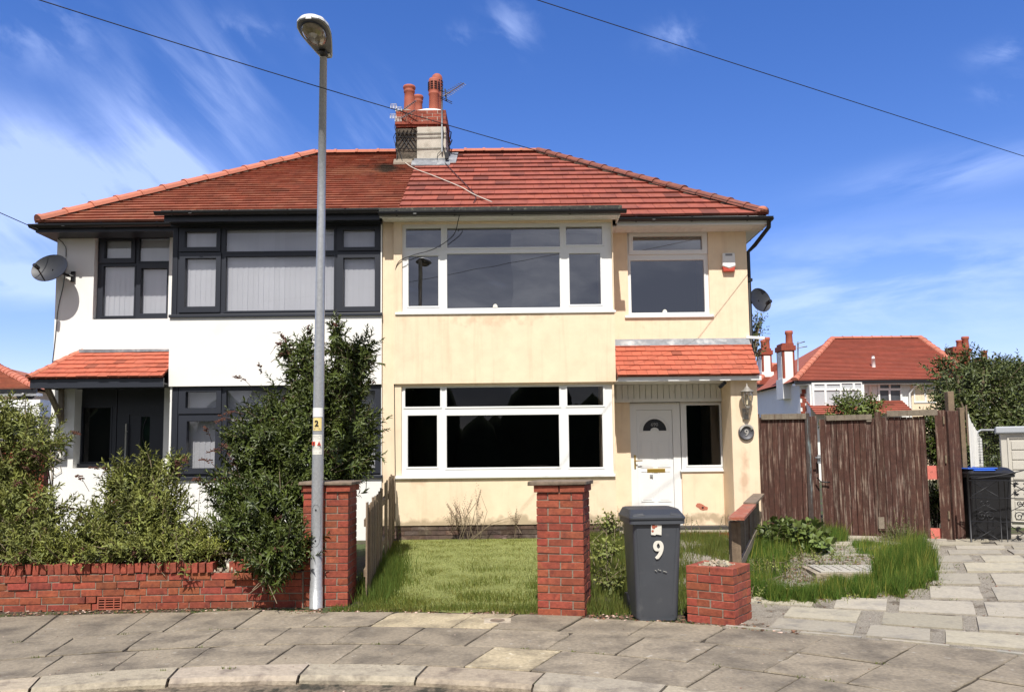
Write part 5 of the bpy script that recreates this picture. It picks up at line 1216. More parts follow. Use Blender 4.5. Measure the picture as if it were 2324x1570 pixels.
# brown double gates across the side drive
def leaf(name, label, a0, a1, ztop, z0a, z0b, n, missing=(), extra=None):
    a0, a1 = Vector(a0), Vector(a1); d = a1-a0; ln = math.hypot(d.x, d.y); ax_ = Vector((d.x/ln, d.y/ln, 0)); y = Vector((-ax_.y, ax_.x, 0))
    t = thing(name, label, 'gate', (a0+a1)/2, 'pair of driveway gates'); w_ = ln/n; m_ = MB()
    for k in range(n):
        if k in missing: continue
        zf = z0a+(z0b-z0a)*(k+.5)/n+random.uniform(-.015, .02); o = a0+ax_*(w_*(k+.5)); o.z = zf
        plank(m_, o+y*random.uniform(0, .004), w_-random.uniform(.003, .009), ztop-zf, .02, ax_=ax_, jz=.006)
    m_.build('boards', 'gate_wood', t)
    bk = MB(); e1 = min(missing)*w_ if missing else ln; e2 = (max(missing)+1)*w_ if missing else ln
    for (u0, u1) in ((.01, e1), (e2, ln)):
        if u1-u0 > .02: p0 = a0+ax_*u0+y*.03; p1 = a0+ax_*u1+y*.03; zb_ = max(z0a, z0b)+.04; bk.hexa([Vector((p.x, p.y, z))+y*o for z in (zb_, ztop-.03) for p, o in ((p0, 0), (p1, 0), (p1, .012), (p0, .012))])
    bk.build('backing', 'gate_wood', t)
    return t, ax_, y, ln, w_
gA, gB = at(1722, 1198, 13.2), at(1865, 1203, 13.05); zT = at(1790, 938, 13.1).z
tl, ax1, y1, ln1, w1_ = leaf('driveway_gate', 'narrow left leaf of the brown boarded driveway gates beside the cream house', gA, gB, zT-.055, gA.z, gB.z, 11)
mb = MB(); plank(mb, (gA.x+ax1.x*.02, gA.y-.03, gA.z), .09, zT-gA.z, .03, ax_=ax1); plank(mb, gA+ax1*(ln1*.84)-y1*.03, .075, zT-gA.z, .03, (.85, 1.5, 2), ax_=ax1); mb.build('stile', 'gate_wood', tl)
mb = MB(); q0 = gA+ax1*.1-y1*.02; q1 = gA+ax1*(ln1*.82)-y1*.02; q0.z = q1.z = zT-.05; mb.bar(q0, q1, .035, .09); mb.build('top_rail', 'grey_wood', tl)
lk = at(1856, 1046, 13.0); mb = MB(); mb.box(lk.x-.02, lk.x+.03, lk.y-.05, lk.y-.02, lk.z-.04, lk.z+.10); mb.tube([lk+Vector((-.07, -.075, .055)), lk+Vector((.02, -.075, .055))], .012, 8); mb.build('latch', 'galv_dull', tl)
mb = MB(); mb.tube([at(1854, 1083, 12.98), at(1862, 1092, 12.96), at(1876, 1094, 12.93), at(1884, 1094, 12.9)], .012, 6); mb.build('hook', 'iron', tl)
gC, gD = at(1869, 1200, 13.0), at(2157, 1229, 12.3); zT2 = at(2000, 935, 12.7).z
tr, ax2, y2, ln2, w2_ = leaf('driveway_gate', 'wide right leaf of the brown boarded driveway gates with a missing board', gC, gD, zT2-.09, at(1880, 1222, 13).z, gD.z, 21, missing=(18, 19))
def rail(m_, s0, s1, z, w, h, off=-.04, m=None, tint=None): q0 = gC+ax2*(ln2*s0)+y2*off; q1 = gC+ax2*(ln2*s1)+y2*off; q0.z = q1.z = z; m_.bar(q0, q1, w, h, tint or (1, 1, 1))
mb = MB(); rail(mb, .06, .44, zT2-.075, .03, .085, -.02); rail(mb, .56, .955, zT2-.03, .035, .09, -.022); mb.build('top_rail', 'grey_wood', tr)
mb = MB(); plank(mb, Vector((0, 0, 0))+gC+ax2*(ln2*.485)-y2*.025, .09, zT2-gC.z, .03, ax_=ax2); plank(mb, gC+ax2*(ln2*.975)-y2*.035+Vector((0, 0, gD.z-gC.z)), .15, zT2-gD.z+.0, .035, ax_=ax2); mb.build('stile', 'gate_wood', tr)
for zc_ in ((at(2120, 1072, 12.35).z, .21), (gD.z+.10, .20)): mb = MB(); rail(mb, .845, .945, zc_[0], .03, zc_[1], .025); mb.build('cross_rail', 'pink_wood', tr)
mb = MB(); p_ = gC+ax2*(ln2*.475)-y2*.03; plank(mb, p_+Vector((0, 0, .03)), .085, .18, .01, (1.2, 1.2, 1.2), ax_=ax2); plank(mb, gC+ax2*(ln2*.415)-y2*.03+Vector((0, 0, zT2-gC.z-.15)), .07, .1, .01, ax_=ax2); mb.build('repair_patch', 'grey_wood', tr)
mb = MB(); 
for z in (gD.z+.35, gD.z+1.2, gD.z+1.8): q = gC+ax2*(ln2*.997)-y2*.05; q.z = z; mb.bar(q, q+Vector((0, 0, .12)), .02, .02)
mb.build('hinge', 'bark', tr)
# hanging post and taller weathered post
g0 = at(2182, 1236, 12.2); mb = MB(); mb.box(g0.x-.10, g0.x+.075, g0.y, g0.y+.17, g0.z-.05, at(2182, 932, 12.2).z, jit=.008); tag(mb.build('gate_post', 'gate_wood', bevel=.01), 'stout brown timber post at the right end of the driveway gates', 'gate post')
g1 = at(2196, 1236, 12.28); mb = MB(); mb.box(g1.x-.10, g1.x+.0, g1.y+.13, g1.y+.23, g1.z-.05, at(2176, 887, 12.35).z, jit=.004); mb.box(g1.x+.002, g1.x+.07, g1.y+.0, g1.y+.12, g1.z-.05, at(2176, 925, 12.35).z, jit=.004); tag(mb.build('fence_post', 'fence_wood', bevel=.006), 'tall pale weathered post rising above the driveway gates', 'fence post')
# white side fence running back from it
t = thing('side_fence', 'white and grey boarded fence running back from the tall post', 'fence', (g1.x+.1, g1.y, g1.z)); mb = MB()
for k in range(34):
    y_ = g1.y+.1+k*.15; x_ = (2196-1162+26*min(1, k/24))/1800*y_+.02; zt_ = at(2205, 945, g1.y).z-.012*k
    plank(mb, (x_, y_, .2), .13, zt_-.2-(.0 if k else -.05), .018, ax_=Vector((.58, 1, 0)).normalized(), jz=.02)
mb.build('boards', 'white_paint', t)
mb = MB(); plank(mb, (g1.x+.1, g1.y-.02, at(2205, 1010, 12.3).z), .06, .62, .02, ax_=Vector((.4, 1, 0)).normalized()); mb.build('loose_board', 'fence_wood', t)
# picket fence behind the lamp side pillar
fa, fb_ = Vector((-1.62, 8.95, 0)), Vector((-1.93, 13.0, 0)); d = (fb_-fa); ln = d.length; axf = d.normalized()
t = thing('picket_fence', 'weathered vertical board fence between the lamp side pillar and the cream house', 'fence', fa); mb = MB(); k = 0; s = 0
while s < ln:
    p_ = fa+axf*s; z = hg(p_.x, p_.y)
    if not (1.95 < s < 2.35): plank(mb, (p_.x+random.uniform(-.015, .015), p_.y, z), .09, 1.06+random.uniform(-.02, .03), .018, ax_=axf, lean=.03 if s < 2 else -.02, jz=.02)
    s += .135
mb.build('boards', 'fence_wood', t); mb = MB()
for z in (.3, .85): mb.bar(fa+Vector((-.03, 0, z)), fb_+Vector((-.03, 0, z+.2)), .04, .08)
mb.build('rail', 'fence_wood', t)
# low timber fence to the right of the doorstep
ra, rb = Vector((2.42, 8.75, 0)), Vector((3.98, 12.95, 0)); t = thing('timber_fence', 'low timber fence with a red flaking top rail beside the doorstep', 'fence', ra)
mid_ = ra.lerp(rb, .52); zr1 = at(1650, 1176, 8.7).z; d = (rb-ra).normalized()
mb = MB(); q0 = ra+Vector((-.0, -.06, zr1)); q1 = mid_+Vector((0, 0, zr1-.01)); mb.bar(q0-d*.05, q1, .17, .03); mb.build('top_rail', 'red_wood', t)
mb = MB(); q0 = mid_+Vector((0, 0, zr1+.0)); q1 = rb+Vector((0, 0, at(1710, 1122, 12.9).z)); mb.bar(mid_-d*.0+Vector((0, 0, zr1+.012)), q1, .17, .03); mb.build('top_rail', 'concrete_cap', t)
for s, m_ in ((.015, 'fence_wood'), (.045, 'grey_wood'), (.30, 'grey_wood'), (.53, 'grey_wood'), (.76, 'grey_wood'), (.97, 'grey_wood')):
    p_ = ra.lerp(rb, s); mb = MB(); plank(mb, (p_.x, p_.y, hg(p_.x, p_.y)-.02), .10, zr1-.03-hg(p_.x, p_.y)+(.03 if s > .6 else 0), .09, ax_=d if s != .015 else Vector((1, 0, 0)), jit=.003); mb.build('post', m_, t)
mb = MB(); mb.bar(ra+Vector((0, 0, .30)), rb+Vector((0, 0, .42)), .035, .10); mb.build('lower_rail', 'grey_wood', t)

# wrought iron gate at the right edge
ia, ib = at(2205, 1236, 11.75), at(2420, 1240, 11.6); zi0 = ia.z+.03; t = thing('iron_gate', 'black wrought iron gate with scrolls and leaf rosettes in front of the black bin', 'gate', ia)
zi1 = at(2210, 1090, 11.7).z; d = (ib-ia).normalized(); Lg = (ib-ia).length; Zu = Vector((0, 0, 1)); P_ = lambda u, v: Vector((ia.x, ia.y, zi0))+d*u+Zu*v; H_ = zi1-zi0
mb = MB(); 
for v in (0, H_*.34, H_*.72, H_): mb.tube([P_(0, v), P_(Lg, v)], .008, 6)
mb.tube([P_(0, -.03), P_(0, H_+.1)], .016, 6); 
for u in (.42, .50, .92, 1.0): mb.tube([P_(u, 0), P_(u, H_)], .008, 6)
mb.tube([P_(.05+k*.1, H_+.03+.28*(k/12)**1.6) for k in range(13)], .009, 6)
mb.build('frame', 'iron', t); sc_ = MB()
def scroll(u, v, r, sgn, turns=1.6, flip=1):
    sc_.tube([P_(u+sgn*r*(1-k/26)*math.cos(2*math.pi*turns*k/24)-sgn*r, v+flip*r*(1-k/26)*math.sin(2*math.pi*turns*k/24)) for k in range(25)], .0065, 5)
for uo in (.04, .55):
    for v0 in (H_*.43,): scroll(uo+.20, v0, .075, 1); scroll(uo+.16, v0, .075, -1); scroll(uo+.19, v0+.19, .045, 1, flip=-1); scroll(uo+.17, v0+.19, .045, -1, flip=-1)
    sc_.tube([P_(uo+.02, v0+.08), P_(uo+.18, v0+.16), P_(uo+.34, v0+.08)], .006, 5)
sc_.build('scroll', 'iron', t)
for uo in (.04, .55):
    for v0 in (.04*H_, H_*.75):
        r_ = MB(); hh_ = H_*.24; r_.tube([P_(uo+.0, v0+hh_), P_(uo+.36, v0)], .007, 5); r_.tube([P_(uo+.0, v0), P_(uo+.36, v0+hh_)], .007, 5)
        for k in range(4):
            a = math.pi/4+k*math.pi/2; c = (uo+.18+.10*math.cos(a), v0+hh_/2+.085*math.sin(a))
            for j in range(7):
                b = a+R(-110+j*36); q = P_(c[0]+.05*math.cos(b), c[1]+.05*math.sin(b)); o = P_(*c); sd = (q-o).cross(Vector((0, 1, 0)))*.22; r_.prism([o, o.lerp(q, .6)+sd, q, o.lerp(q, .6)-sd], (0, .006, 0))
        r_.build('rosette', 'iron', t)
# pale garden store at the right edge
sc0 = at(2277, 1100, 14.2); zs1 = at(2300, 983, 14.2).z; t = thing('garden_store', 'pale plastic garden store with a grey lid behind the iron gate', 'garden store', (sc0.x, 14.2, .2))
ms_ = Matrix.Translation((sc0.x, 14.2, 0)) @ Matrix.Rotation(R(-30), 4, 'Z')
mb = MB(); mb.box(0, 1.6, 0, .8, .2, zs1, mt=ms_); mb.build('body', 'shed', t, bevel=.01)
mb = MB(); mb.box(-.07, 1.67, -.08, .85, zs1, zs1+.12, mt=ms_); mb.build('lid', 'shed_top', t, bevel=.02)
for x in (.10, .84):
    mb = MB(); 
    for (a, b, c, d) in ((x, x+.03, .3, zs1-.06), (x+.6, x+.63, .3, zs1-.06), (x+.03, x+.6, .3, .33), (x+.03, x+.6, zs1-.09, zs1-.06)): mb.box(a, b, -.02, -.001, c, d, mt=ms_)
    z = .36
    while z < zs1-.26: mb.box(x+.06, x+.57, -.014, -.001, z, z+.15, mt=ms_); z += .175
    mb.build('door_panel', 'shed', t, bevel=.003)
# grey tubular frame with dark netting
fa_ = at(2216, 1150, 14.6); t = thing('netting_frame', 'bent grey tube frame holding dark netting between the white fence and the garden store', 'frame', fa_)
mb = MB(); mb.tube([at(2214, 1230, 14.6), at(2216, 990, 14.6), at(2219, 980, 14.6), at(2226, 976, 14.6), at(2300, 976, 14.8)], .022, 8); mb.build('tube', 'galv_dull', t)
mb = MB(); c0, c1 = at(2222, 1100, 14.62), at(2268, 982, 14.62)
for k in range(9): u = c0.x+(c1.x-c0.x)*k/8; mb.tube([(u, 14.62, c0.z), (u, 14.62, c1.z)], .004, 4)
for k in range(20): z = c0.z+(c1.z-c0.z)*k/19; mb.tube([(c0.x, 14.62, z), (c1.x, 14.62, z)], .003, 4)
mb.build('netting', 'black', t)

# ------------------------------------------------------------------ houses beyond
def far_house(name, label, Y, eave, ridge, eave_r, wall_m, depth=8.0, tile='tile_far', hip_px=True):
    """eave=(px0,px1,py); ridge=(px0,px1,py,Yr)"""
    ze = at((eave[0]+eave[1])/2, eave[2], Y-.35).z; x0, x1 = at(eave[0], eave[2], Y-.35).x, at(eave[1], eave[2], Y-.35).x
    r0, r1 = at(ridge[0], ridge[2], ridge[3]).x, at(ridge[1], ridge[2], ridge[3]).x; zr_ = at((ridge[0]+ridge[1])/2, ridge[2], ridge[3]).z
    t = thing(name, label, 'house', ((x0+x1)/2, Y, 0), 'houses seen beyond the pair')
    Yr = ridge[3]; Ybk = 2*Yr-(Y-.35); mb = MB(); Uq = Vector((1, 0, 0)); Vq = Vector((0, Yr-(Y-.35), zr_-ze)); hq = Vq.length; Vq.normalize(); Nq = Uq.cross(Vq).normalized()
    mb.face([(x0, Y-.35, ze), (x1, Y-.35, ze), (r1, Yr, zr_), (r0, Yr, zr_)]); tiles(mb, Vector((0, Y-.35, ze)), Uq, Vq, Nq, lambda v: x0+(r0-x0)*v/hq, lambda v: x1+(r1-x1)*v/hq, hq, .19, 1.1, .05, amt=.10, dark=.0)
    mb.face([(x1, Ybk, ze), (x0, Ybk, ze), (r0, Yr, zr_), (r1, Yr, zr_)]); mb.face([(x1, Y-.35, ze), (x1, Ybk, ze), (r1, Yr, zr_)]); mb.face([(x0, Ybk, ze), (x0, Y-.35, ze), (r0, Yr, zr_)])
    roof = mb.build('roof', tile, t); mb = MB()
    ridge_run(mb, (x0, Y-.35, ze), (r0, Yr, zr_), .16, .5, lift=.05); ridge_run(mb, (x1, Y-.35, ze), (r1, Yr, zr_), .16, .5, lift=.05); ridge_run(mb, (r0, Yr, zr_), (r1, Yr, zr_), .15, .5, lift=.04)
    mb.build('ridge_tile', 'ridge', roof)
    mb = MB(); mb.box(x0+.35, x1-.35, Y, Ybk-.35, 0, ze-.02); mb.build('wall', wall_m, t)
    mb = MB(); mb.box(x0, x1, Y-.40, Y-.33, ze-.14, ze-.01); mb.build('gutter', 'black', t)
    mb = MB(); mb.box(x0+.03, x1-.03, Y-.325, Y-.002, ze-.2, ze-.12); mb.build('soffit', 'white_upvc', t)
    return t, roof, ze, x0, x1, zr_
def far_win(t, Y, outer, panes, gm='glass_dark', fm='white_upvc', out=.0):
    X0, X1, Z0, Z1 = rect(*outer, Y); hs_ = [rect(*p, Y) for p in panes]; g = MB(); g.box(X0+.02, X1-.02, Y-.03-out, Y-.004-out*0, Z0+.02, Z1-.02); go = g.build('window', gm, t)
    f = MB(); f.grid_wall(X0, X1, Z0, Z1, Y-.07-out, Y-.031-out, hs_); f.build('frame', fm, go); return go
M['glass_far'] = mat('far window', (.06, .065, .075), .12, tint=False, var=(3, .5)); M['blind_far'] = mat('far window with blind', (.5, .51, .53), .3, tint=False, var=(2, .08))
def far_stack(t, px0, px1, ytop, ybase, Y, pots, panel=True, name='chimney', d=.75):
    x0, x1 = at(px0, ytop, Y).x, at(px1, ytop, Y).x; z1, z0 = at(px0, ytop, Y).z, at(px0, ybase, Y).z-.6
    mb = MB(); mb.box(x0+.06, x1-.06, Y+.06, Y+d, z0, z1-.35); mb.box(x0, x1, Y, Y+d+.05, z1-.35, z1-.12); mb.box(x0+.07, x1-.07, Y+.07, Y+d-.02, z1-.12, z1); o = mb.build(name, 'brick', t)
    if panel:
        w_ = (x1-x0); mb = MB(); mb.box(x0+.06+w_*.14, x1-.06-w_*.14, Y+.045, Y+.061, z0, z1-.40); mb.box(x0+.045, x0+.061, Y+.18, Y+d-.12, z0, z1-.4); mb.box(x0+.0, x1+.0, Y+.0, Y+d+.04, z0-.2, z0+.75); mb.build('render_panel', 'white_render', o)
    for (px, yt, r) in pots:
        q = at(px, yt, Y+d/2); H = q.z-z1; mb = MB(); mb.lathe([(r, 0), (r*.9, H*.7), (r*1.1, H*.8), (r*1.05, H), (0, H)], (q.x, Y+d/2, z1), 14); mb.build('chimney_pot', 'terracotta', o)
    return o
YH = 36.0
fh, froof, fz_, fx0, fx1, _ = far_house('hipped_house', 'cream and white house with a broad red hipped roof beyond the driveway gates', YH, (1803, 2215, 862), (1889, 2088, 768, 41.2), None, 'white_render')
a = rect(1980, 868, 2200, 1100, YH-.02); mb = MB(); mb.box(at(2068, 900, YH).x, a[1]+.3, YH-.04, YH-.002, 0, fz_-.21); mb.build('cream_wall', 'cream', fh)
q0 = rect(1838, 866, 1962, 927, YH-.5); mb = MB(); mb.box(q0[0], q0[1], YH-.5, YH-.001, 0, fz_-.21); mb.build('bay', 'white_render', fh)
far_win(fh, YH-.5, (1842, 868, 1956, 924), [(1847, 872, 1870, 881), (1875, 872, 1905, 881), (1909, 870, 1934, 882), (1939, 870, 1953, 882), (1847, 886, 1870, 920), (1875, 886, 1905, 920), (1909, 886, 1953, 920)], 'blind_far')
far_win(fh, YH, (1992, 868, 2046, 925), [(1996, 872, 2016, 881), (2020, 872, 2042, 881), (1996, 886, 2016, 917), (2020, 886, 2042, 917)], 'glass_far')
far_win(fh, YH, (2072, 868, 2122, 914), [(2075, 871, 2096, 911), (2101, 870, 2118, 877), (2101, 884, 2118, 911)], 'glass_far')
mb = MB(); q = at(1975, 900, YH); mb.tube([(q.x, YH-.06, .2), (q.x, YH-.06, fz_-.2)], .07, 8); q = at(2063, 900, YH); mb.tube([(q.x, YH-.08, .2), (q.x, YH-.08, fz_-.6), (q.x+.25, YH-.3, fz_-.2)], .05, 8); mb.build('downpipe', 'white_upvc', fh)
q = at(1976, 832, 37.5); zq = q.z; mb = MB(); mb.tube([(q.x, 37.2, fz_+.3), (q.x, 37.2, fz_+1.15)], .09, 10); mb.tube([(q.x, 37.2, fz_+1.15), (q.x, 37.2, fz_+1.3)], .07, 8); mb.build('flue', 'white_upvc', froof)
# brick quoins at the house corner
mb = MB(); q = at(1823, 900, YH); 
for k in range(16): mb.box(q.x-.06-(.08 if k % 2 else 0), q.x+.06+(.08 if k % 2 == 0 else 0), YH-.03, YH-.003, fz_-.35-.2*k-.2, fz_-.35-.2*k-.01, rt_(.15))
mb.build('quoin', 'brick', fh)
# lower tiled porch strips
mb = MB(); q0 = rect(1850, 926, 2075, 940, YH-1.2); Uq = Vector((1, 0, 0)); Vq = Vector((0, 1, .55)).normalized(); tiles(mb, Vector((0, YH-1.3, q0[2])), Uq, Vq, Uq.cross(Vq), lambda v: q0[0], lambda v: q0[1], 1.35, .2, .9, .05); mb.build('porch_roof', 'tile_far', fh)
far_stack(fh, 1773, 1806, 778, 866, 37.2, [(1790, 751, .17)], True, d=.9)
far_stack(fh, 2162, 2205, 786, 812, 40.5, [(2176, 772, .14), (2190, 764, .17)], False, d=.9); far_stack(fh, 2222, 2245, 812, 840, 42.5, [(2233, 796, .16)], False)
m0 = at(1808, 842, 37.0); t = thing('tv_aerial', 'thin television aerial beside the white panelled far chimney', 'aerial', m0, 'far aerials'); mb = MB(); mb.tube([at(1811, 846, 37), at(1811, 776, 37)], .03, 5); mb.tube([at(1808, 780, 37), at(1827, 775, 36.8)], .025, 5); mb.tube([at(1808, 790, 37), at(1832, 786, 36.8)], .025, 5); mb.build('mast', 'galv_dull', t)
# wing / neighbour between that house and the cream house
YH2 = 42.0
fh2, fr2, fz2, _, _, _ = far_house('hipped_house', 'white house with a small red roof just right of the cream house', YH2, (1715, 1800, 872), (1752, 1800, 828, 45.5), None, 'white_render')
far_stack(fh2, 1727, 1754, 790, 850, 43.0, [(1739, 766, .18), (1732, 772, .15)], True, d=.9)
far_win(fh2, YH2, (1752, 898, 1771, 932), [(1756, 902, 1767, 928)], 'glass_far')
# neighbour at the far left
YH3 = 24.0
fh3, fr3, fz3, a0, a1, _ = far_house('hipped_house', 'brick and white house with a dull red roof at the far left edge', YH3, (-330, 84, 884), (-250, -20, 828, 28.5), None, 'cream', tile='tile_plain')
q0 = rect(-40, 915, 95, 945, YH3-.5); mb = MB(); mb.box(q0[0], q0[1], YH3-.6, YH3-.001, q0[2], q0[3]+.1); mb.build('bay', 'white_upvc', fh3)
far_win(fh3, YH3-.6, (-30, 950, 92, 1000), [(-25, 955, 20, 995), (26, 955, 60, 995), (66, 955, 88, 995)], 'glass_far')
mb = MB(); q0 = rect(-60, 1005, 100, 1090, YH3-.7); mb.box(q0[0], q0[1], YH3-.7, YH3-.001, .3, q0[3]); mb.build('brick_front', 'brick', fh3)
q = at(70, 890, YH3); mb = MB()
for k in range(7): mb.box(q.x+.0-(.0 if k % 2 else .08), q.x+.10+(.0 if k % 2 == 0 else .08), YH3-.03, YH3-.003, fz3-.35-.16*k-.16, fz3-.35-.16*k-.01, rt_(.15))
mb.build('quoin', 'brick', fh3)
YH4 = 30.0; q0 = rect(88, 880, 150, 945, YH4)
t = thing('hipped_house', 'white house corner glimpsed under the left porch roof', 'house', (q0[0]+1, YH4, 0), 'houses seen beyond the pair')
mb = MB(); mb.box(q0[0], q0[1]+3, YH4, YH4+6, 0, at(100, 872, YH4).z); mb.build('wall', 'white_render', t); mb = MB(); mb.box(q0[0]-.3, q0[1]+3.3, YH4-.3, YH4+6.3, at(100, 872, YH4).z, at(100, 866, YH4).z); mb.build('roof', 'tile_plain', t); far_win(t, YH4, (106, 884, 128, 912), [(109, 887, 125, 909)], 'glass_far')
dish(60, 897, 23.9, .26, .22, R(65), R(15), Vector((at(66, 897, 24).x, 24.0, at(66, 897, 24).z)), 'small dark satellite dish on the house at the far left edge')
# ------------------------------------------------------------------ foliage
LEAF_T = np.array([[0, 0, 0], [-.5, .35, .10], [0, .38, 0], [.5, .35, .10], [-.38, .7, .02], [0, .72, -.07], [.38, .7, .02], [0, 1.0, -.22]])
LEAF_F = [(0, 2, 1), (0, 3, 2), (1, 2, 5, 4), (2, 3, 6, 5), (4, 5, 7), (5, 6, 7)]
def leaves_mesh(name, P, D, Nn_, ln, wd, tint, m, parent, T=LEAF_T, F=LEAF_F):
    """P base points, D leaf directions, Nn_ leaf normals"""
    n = len(P); D = D/np.linalg.norm(D, axis=1)[:, None]; S = np.cross(D, Nn_); S /= np.maximum(np.linalg.norm(S, axis=1), 1e-6)[:, None]; N_ = np.cross(S, D)
    V_ = P[:, None, :] + S[:, None, :]*(T[None, :, 0:1]*wd[:, None, None]) + D[:, None, :]*(T[None, :, 1:2]*ln[:, None, None]) + N_[:, None, :]*(T[None, :, 2:3]*ln[:, None, None])
    nv = len(T); V_ = V_.reshape(-1, 3)
    if parent is not None: V_ = V_ - np.array(wloc(parent))
    counts = [len(f) for f in F]; base = np.concatenate([np.array(f) for f in F]); idx = (base[None, :]+np.arange(n)[:, None]*nv).ravel()
    lt = np.tile(np.array(counts), n); ls = np.concatenate([[0], np.cumsum(lt)[:-1]])
    me = bpy.data.meshes.new(name); me.vertices.add(len(V_)); me.vertices.foreach_set('co', V_.ravel()); me.loops.add(len(idx)); me.loops.foreach_set('vertex_index', idx)
    me.polygons.add(len(lt)); me.polygons.foreach_set('loop_start', ls); me.polygons.foreach_set('loop_total', lt); me.update(calc_edges=True)
    ca = me.color_attributes.new('tint', 'FLOAT_COLOR', 'CORNER'); cc = np.repeat(tint, len(base), axis=0); cc = np.concatenate([cc, np.ones((len(cc), 1))], axis=1); ca.data.foreach_set('color', cc.astype(np.float32).ravel())
    me.materials.append(M[m]); o = bpy.data.objects.new(name, me); col.objects.link(o)
    if parent is not None: o.parent = parent
    return o
def bush(name, label, cat, base, blobs, nshoot, leaf, m, group=None, shoot=(.18, .36), gap=.028, flowers=0, stem_m='bark', upness=.75, wratio=.27, shell=.55, part='foliage', fl_pts=(), trunk=.018, hue=(1, 1, 1), droop=.35):
    nshoot = int(nshoot)
    """blobs: (x, y, z, rx, ry, rz) volumes of shoots; each shoot carries opposite pairs of leaves"""
    base = Vector(base); t = thing(name, label, cat, base, group); B = np.array(blobs, float); vol = (B[:, 3]*B[:, 4]*B[:, 5])**.75; pr = vol/vol.sum()
    bi = rng.choice(len(B), nshoot, p=pr); d = rng.normal(size=(nshoot, 3)); d /= np.linalg.norm(d, axis=1)[:, None]; rr_ = shell+(1-shell)*rng.random(nshoot)**.6; rr_ *= 1+.19*rng.normal(size=nshoot)
    C_ = B[bi, :3]; tip = C_+d*B[bi, 3:6]*rr_[:, None]; g = hg_np(tip[:, 0], tip[:, 1])+.03; tip[:, 2] = np.maximum(tip[:, 2], g)
    out = d*np.array([1, 1, .5])+np.array([0, 0, upness])+rng.normal(size=(nshoot, 3))*.28; out /= np.linalg.norm(out, axis=1)[:, None]
    sl = rng.uniform(*shoot, nshoot); P, D, N2, Ln, Tn = [], [], [], [], []; cl = rng.normal(size=nshoot)
    stems = MB()
    for i in range(nshoot):
        n = max(4, int(sl[i]/gap)); o = out[i]; root = tip[i]-o*sl[i]*.6; a = np.cross(o, [0, 0, 1.0]); a /= max(np.linalg.norm(a), 1e-3); b = np.cross(o, a); a0 = rng.random()*6.28
        k1 = max(.45, 1+.22*cl[i])
        for k in range(n):
            f = k/(n-1); p = root+o*sl[i]*f
            for s in (0, 1):
                th = a0+(k % 2)*1.57+s*3.14+rng.normal()*.25; r = a*math.cos(th)+b*math.sin(th)
                dd = r*(1.1-.75*f)+o*(.35+.75*f)+np.array([0, 0, -droop*(1-f)])+rng.normal(size=3)*.12
                nn = o*1.0-r*.35+np.array([0, 0, .4])+rng.normal(size=3)*.2
                P.append(p); D.append(dd); N2.append(nn); Ln.append(leaf*(1.0-.45*f*f)*rng.uniform(.7, 1.15)); kk = k1*rng.uniform(.8, 1.2); yl = 1+.25*f
                Tn.append((kk*yl*hue[0], kk*(1+.12*f)*hue[1], kk*.95*hue[2]))
        if i % 3 == 0: stems.tube([Vector(root-o*sl[i]*.6), Vector(root+o*sl[i]*.9)], .0045, 4, cap=False)
    P = np.array(P); D = np.array(D); N2 = np.array(N2); Ln = np.array(Ln); Tn = np.array(Tn)
    leaves_mesh(part, P, D, N2, Ln, Ln*wratio*rng.uniform(.85, 1.2, len(Ln)), Tn, m, t)
    for b_ in B:        # woody stems from the foot into each volume
        for q in range(3):
            e_ = Vector(b_[:3])+Vector(rng.normal(size=3)*b_[3:6]*.3); fo = base+Vector((rng.normal()*.08, rng.normal()*.05, 0)); m_ = fo.lerp(e_, .5)+Vector((rng.normal()*.1, rng.normal()*.08, .08)); stems.tube([fo, m_, e_], [trunk, trunk*.7, trunk*.3], 6, cap=False)
    stems.build('stem', stem_m, t)
    pts = [Vector(tip[i]+out[i]*sl[i]*.3) for i in rng.choice(nshoot, min(flowers, nshoot), replace=False)] if flowers else []
    pts += [Vector(p) for p in fl_pts]
    if pts:
        for p in pts:
            fm = MB()
            dr = Vector((rng.normal()*.7, rng.normal()*.4-.2, .25+rng.normal()*.3)); dr.normalize(); L_ = rng.uniform(.09, .19); n = 7
            base_p = p-dr*.05; fm.tube([base_p-dr*.12+Vector((0, 0, -.05)), base_p], .003, 4, cap=False)
            for k in range(34):
                f = rng.random(); c = base_p+dr*(L_*f)+Vector((0, 0, -.03*f*f)); r_ = .017*(1-.6*f)+.004; q = c+Vector(rng.normal(size=3)*r_*.75); s = rng.uniform(.005, .011)
                tn = rt_(.3); fm.hexa([q+Vector(v)*s for v in ((-1, -1, -.6), (1, -.8, -.7), (.8, 1, -.5), (-1, .8, -.6), (-.8, -.7, .6), (.8, -.8, .7), (.7, .8, .5), (-.6, .7, .7))], tn)
            fm.build('flower_head', 'flower', t)
    return t
def bb(px, py, Y, rx, ry, rz=None):    # volume centred on a measured spot; radii in metres across, along depth, up
    c = at(px, py, Y); return (c.x, c.y, c.z, rx, ry, rz if rz else rx)
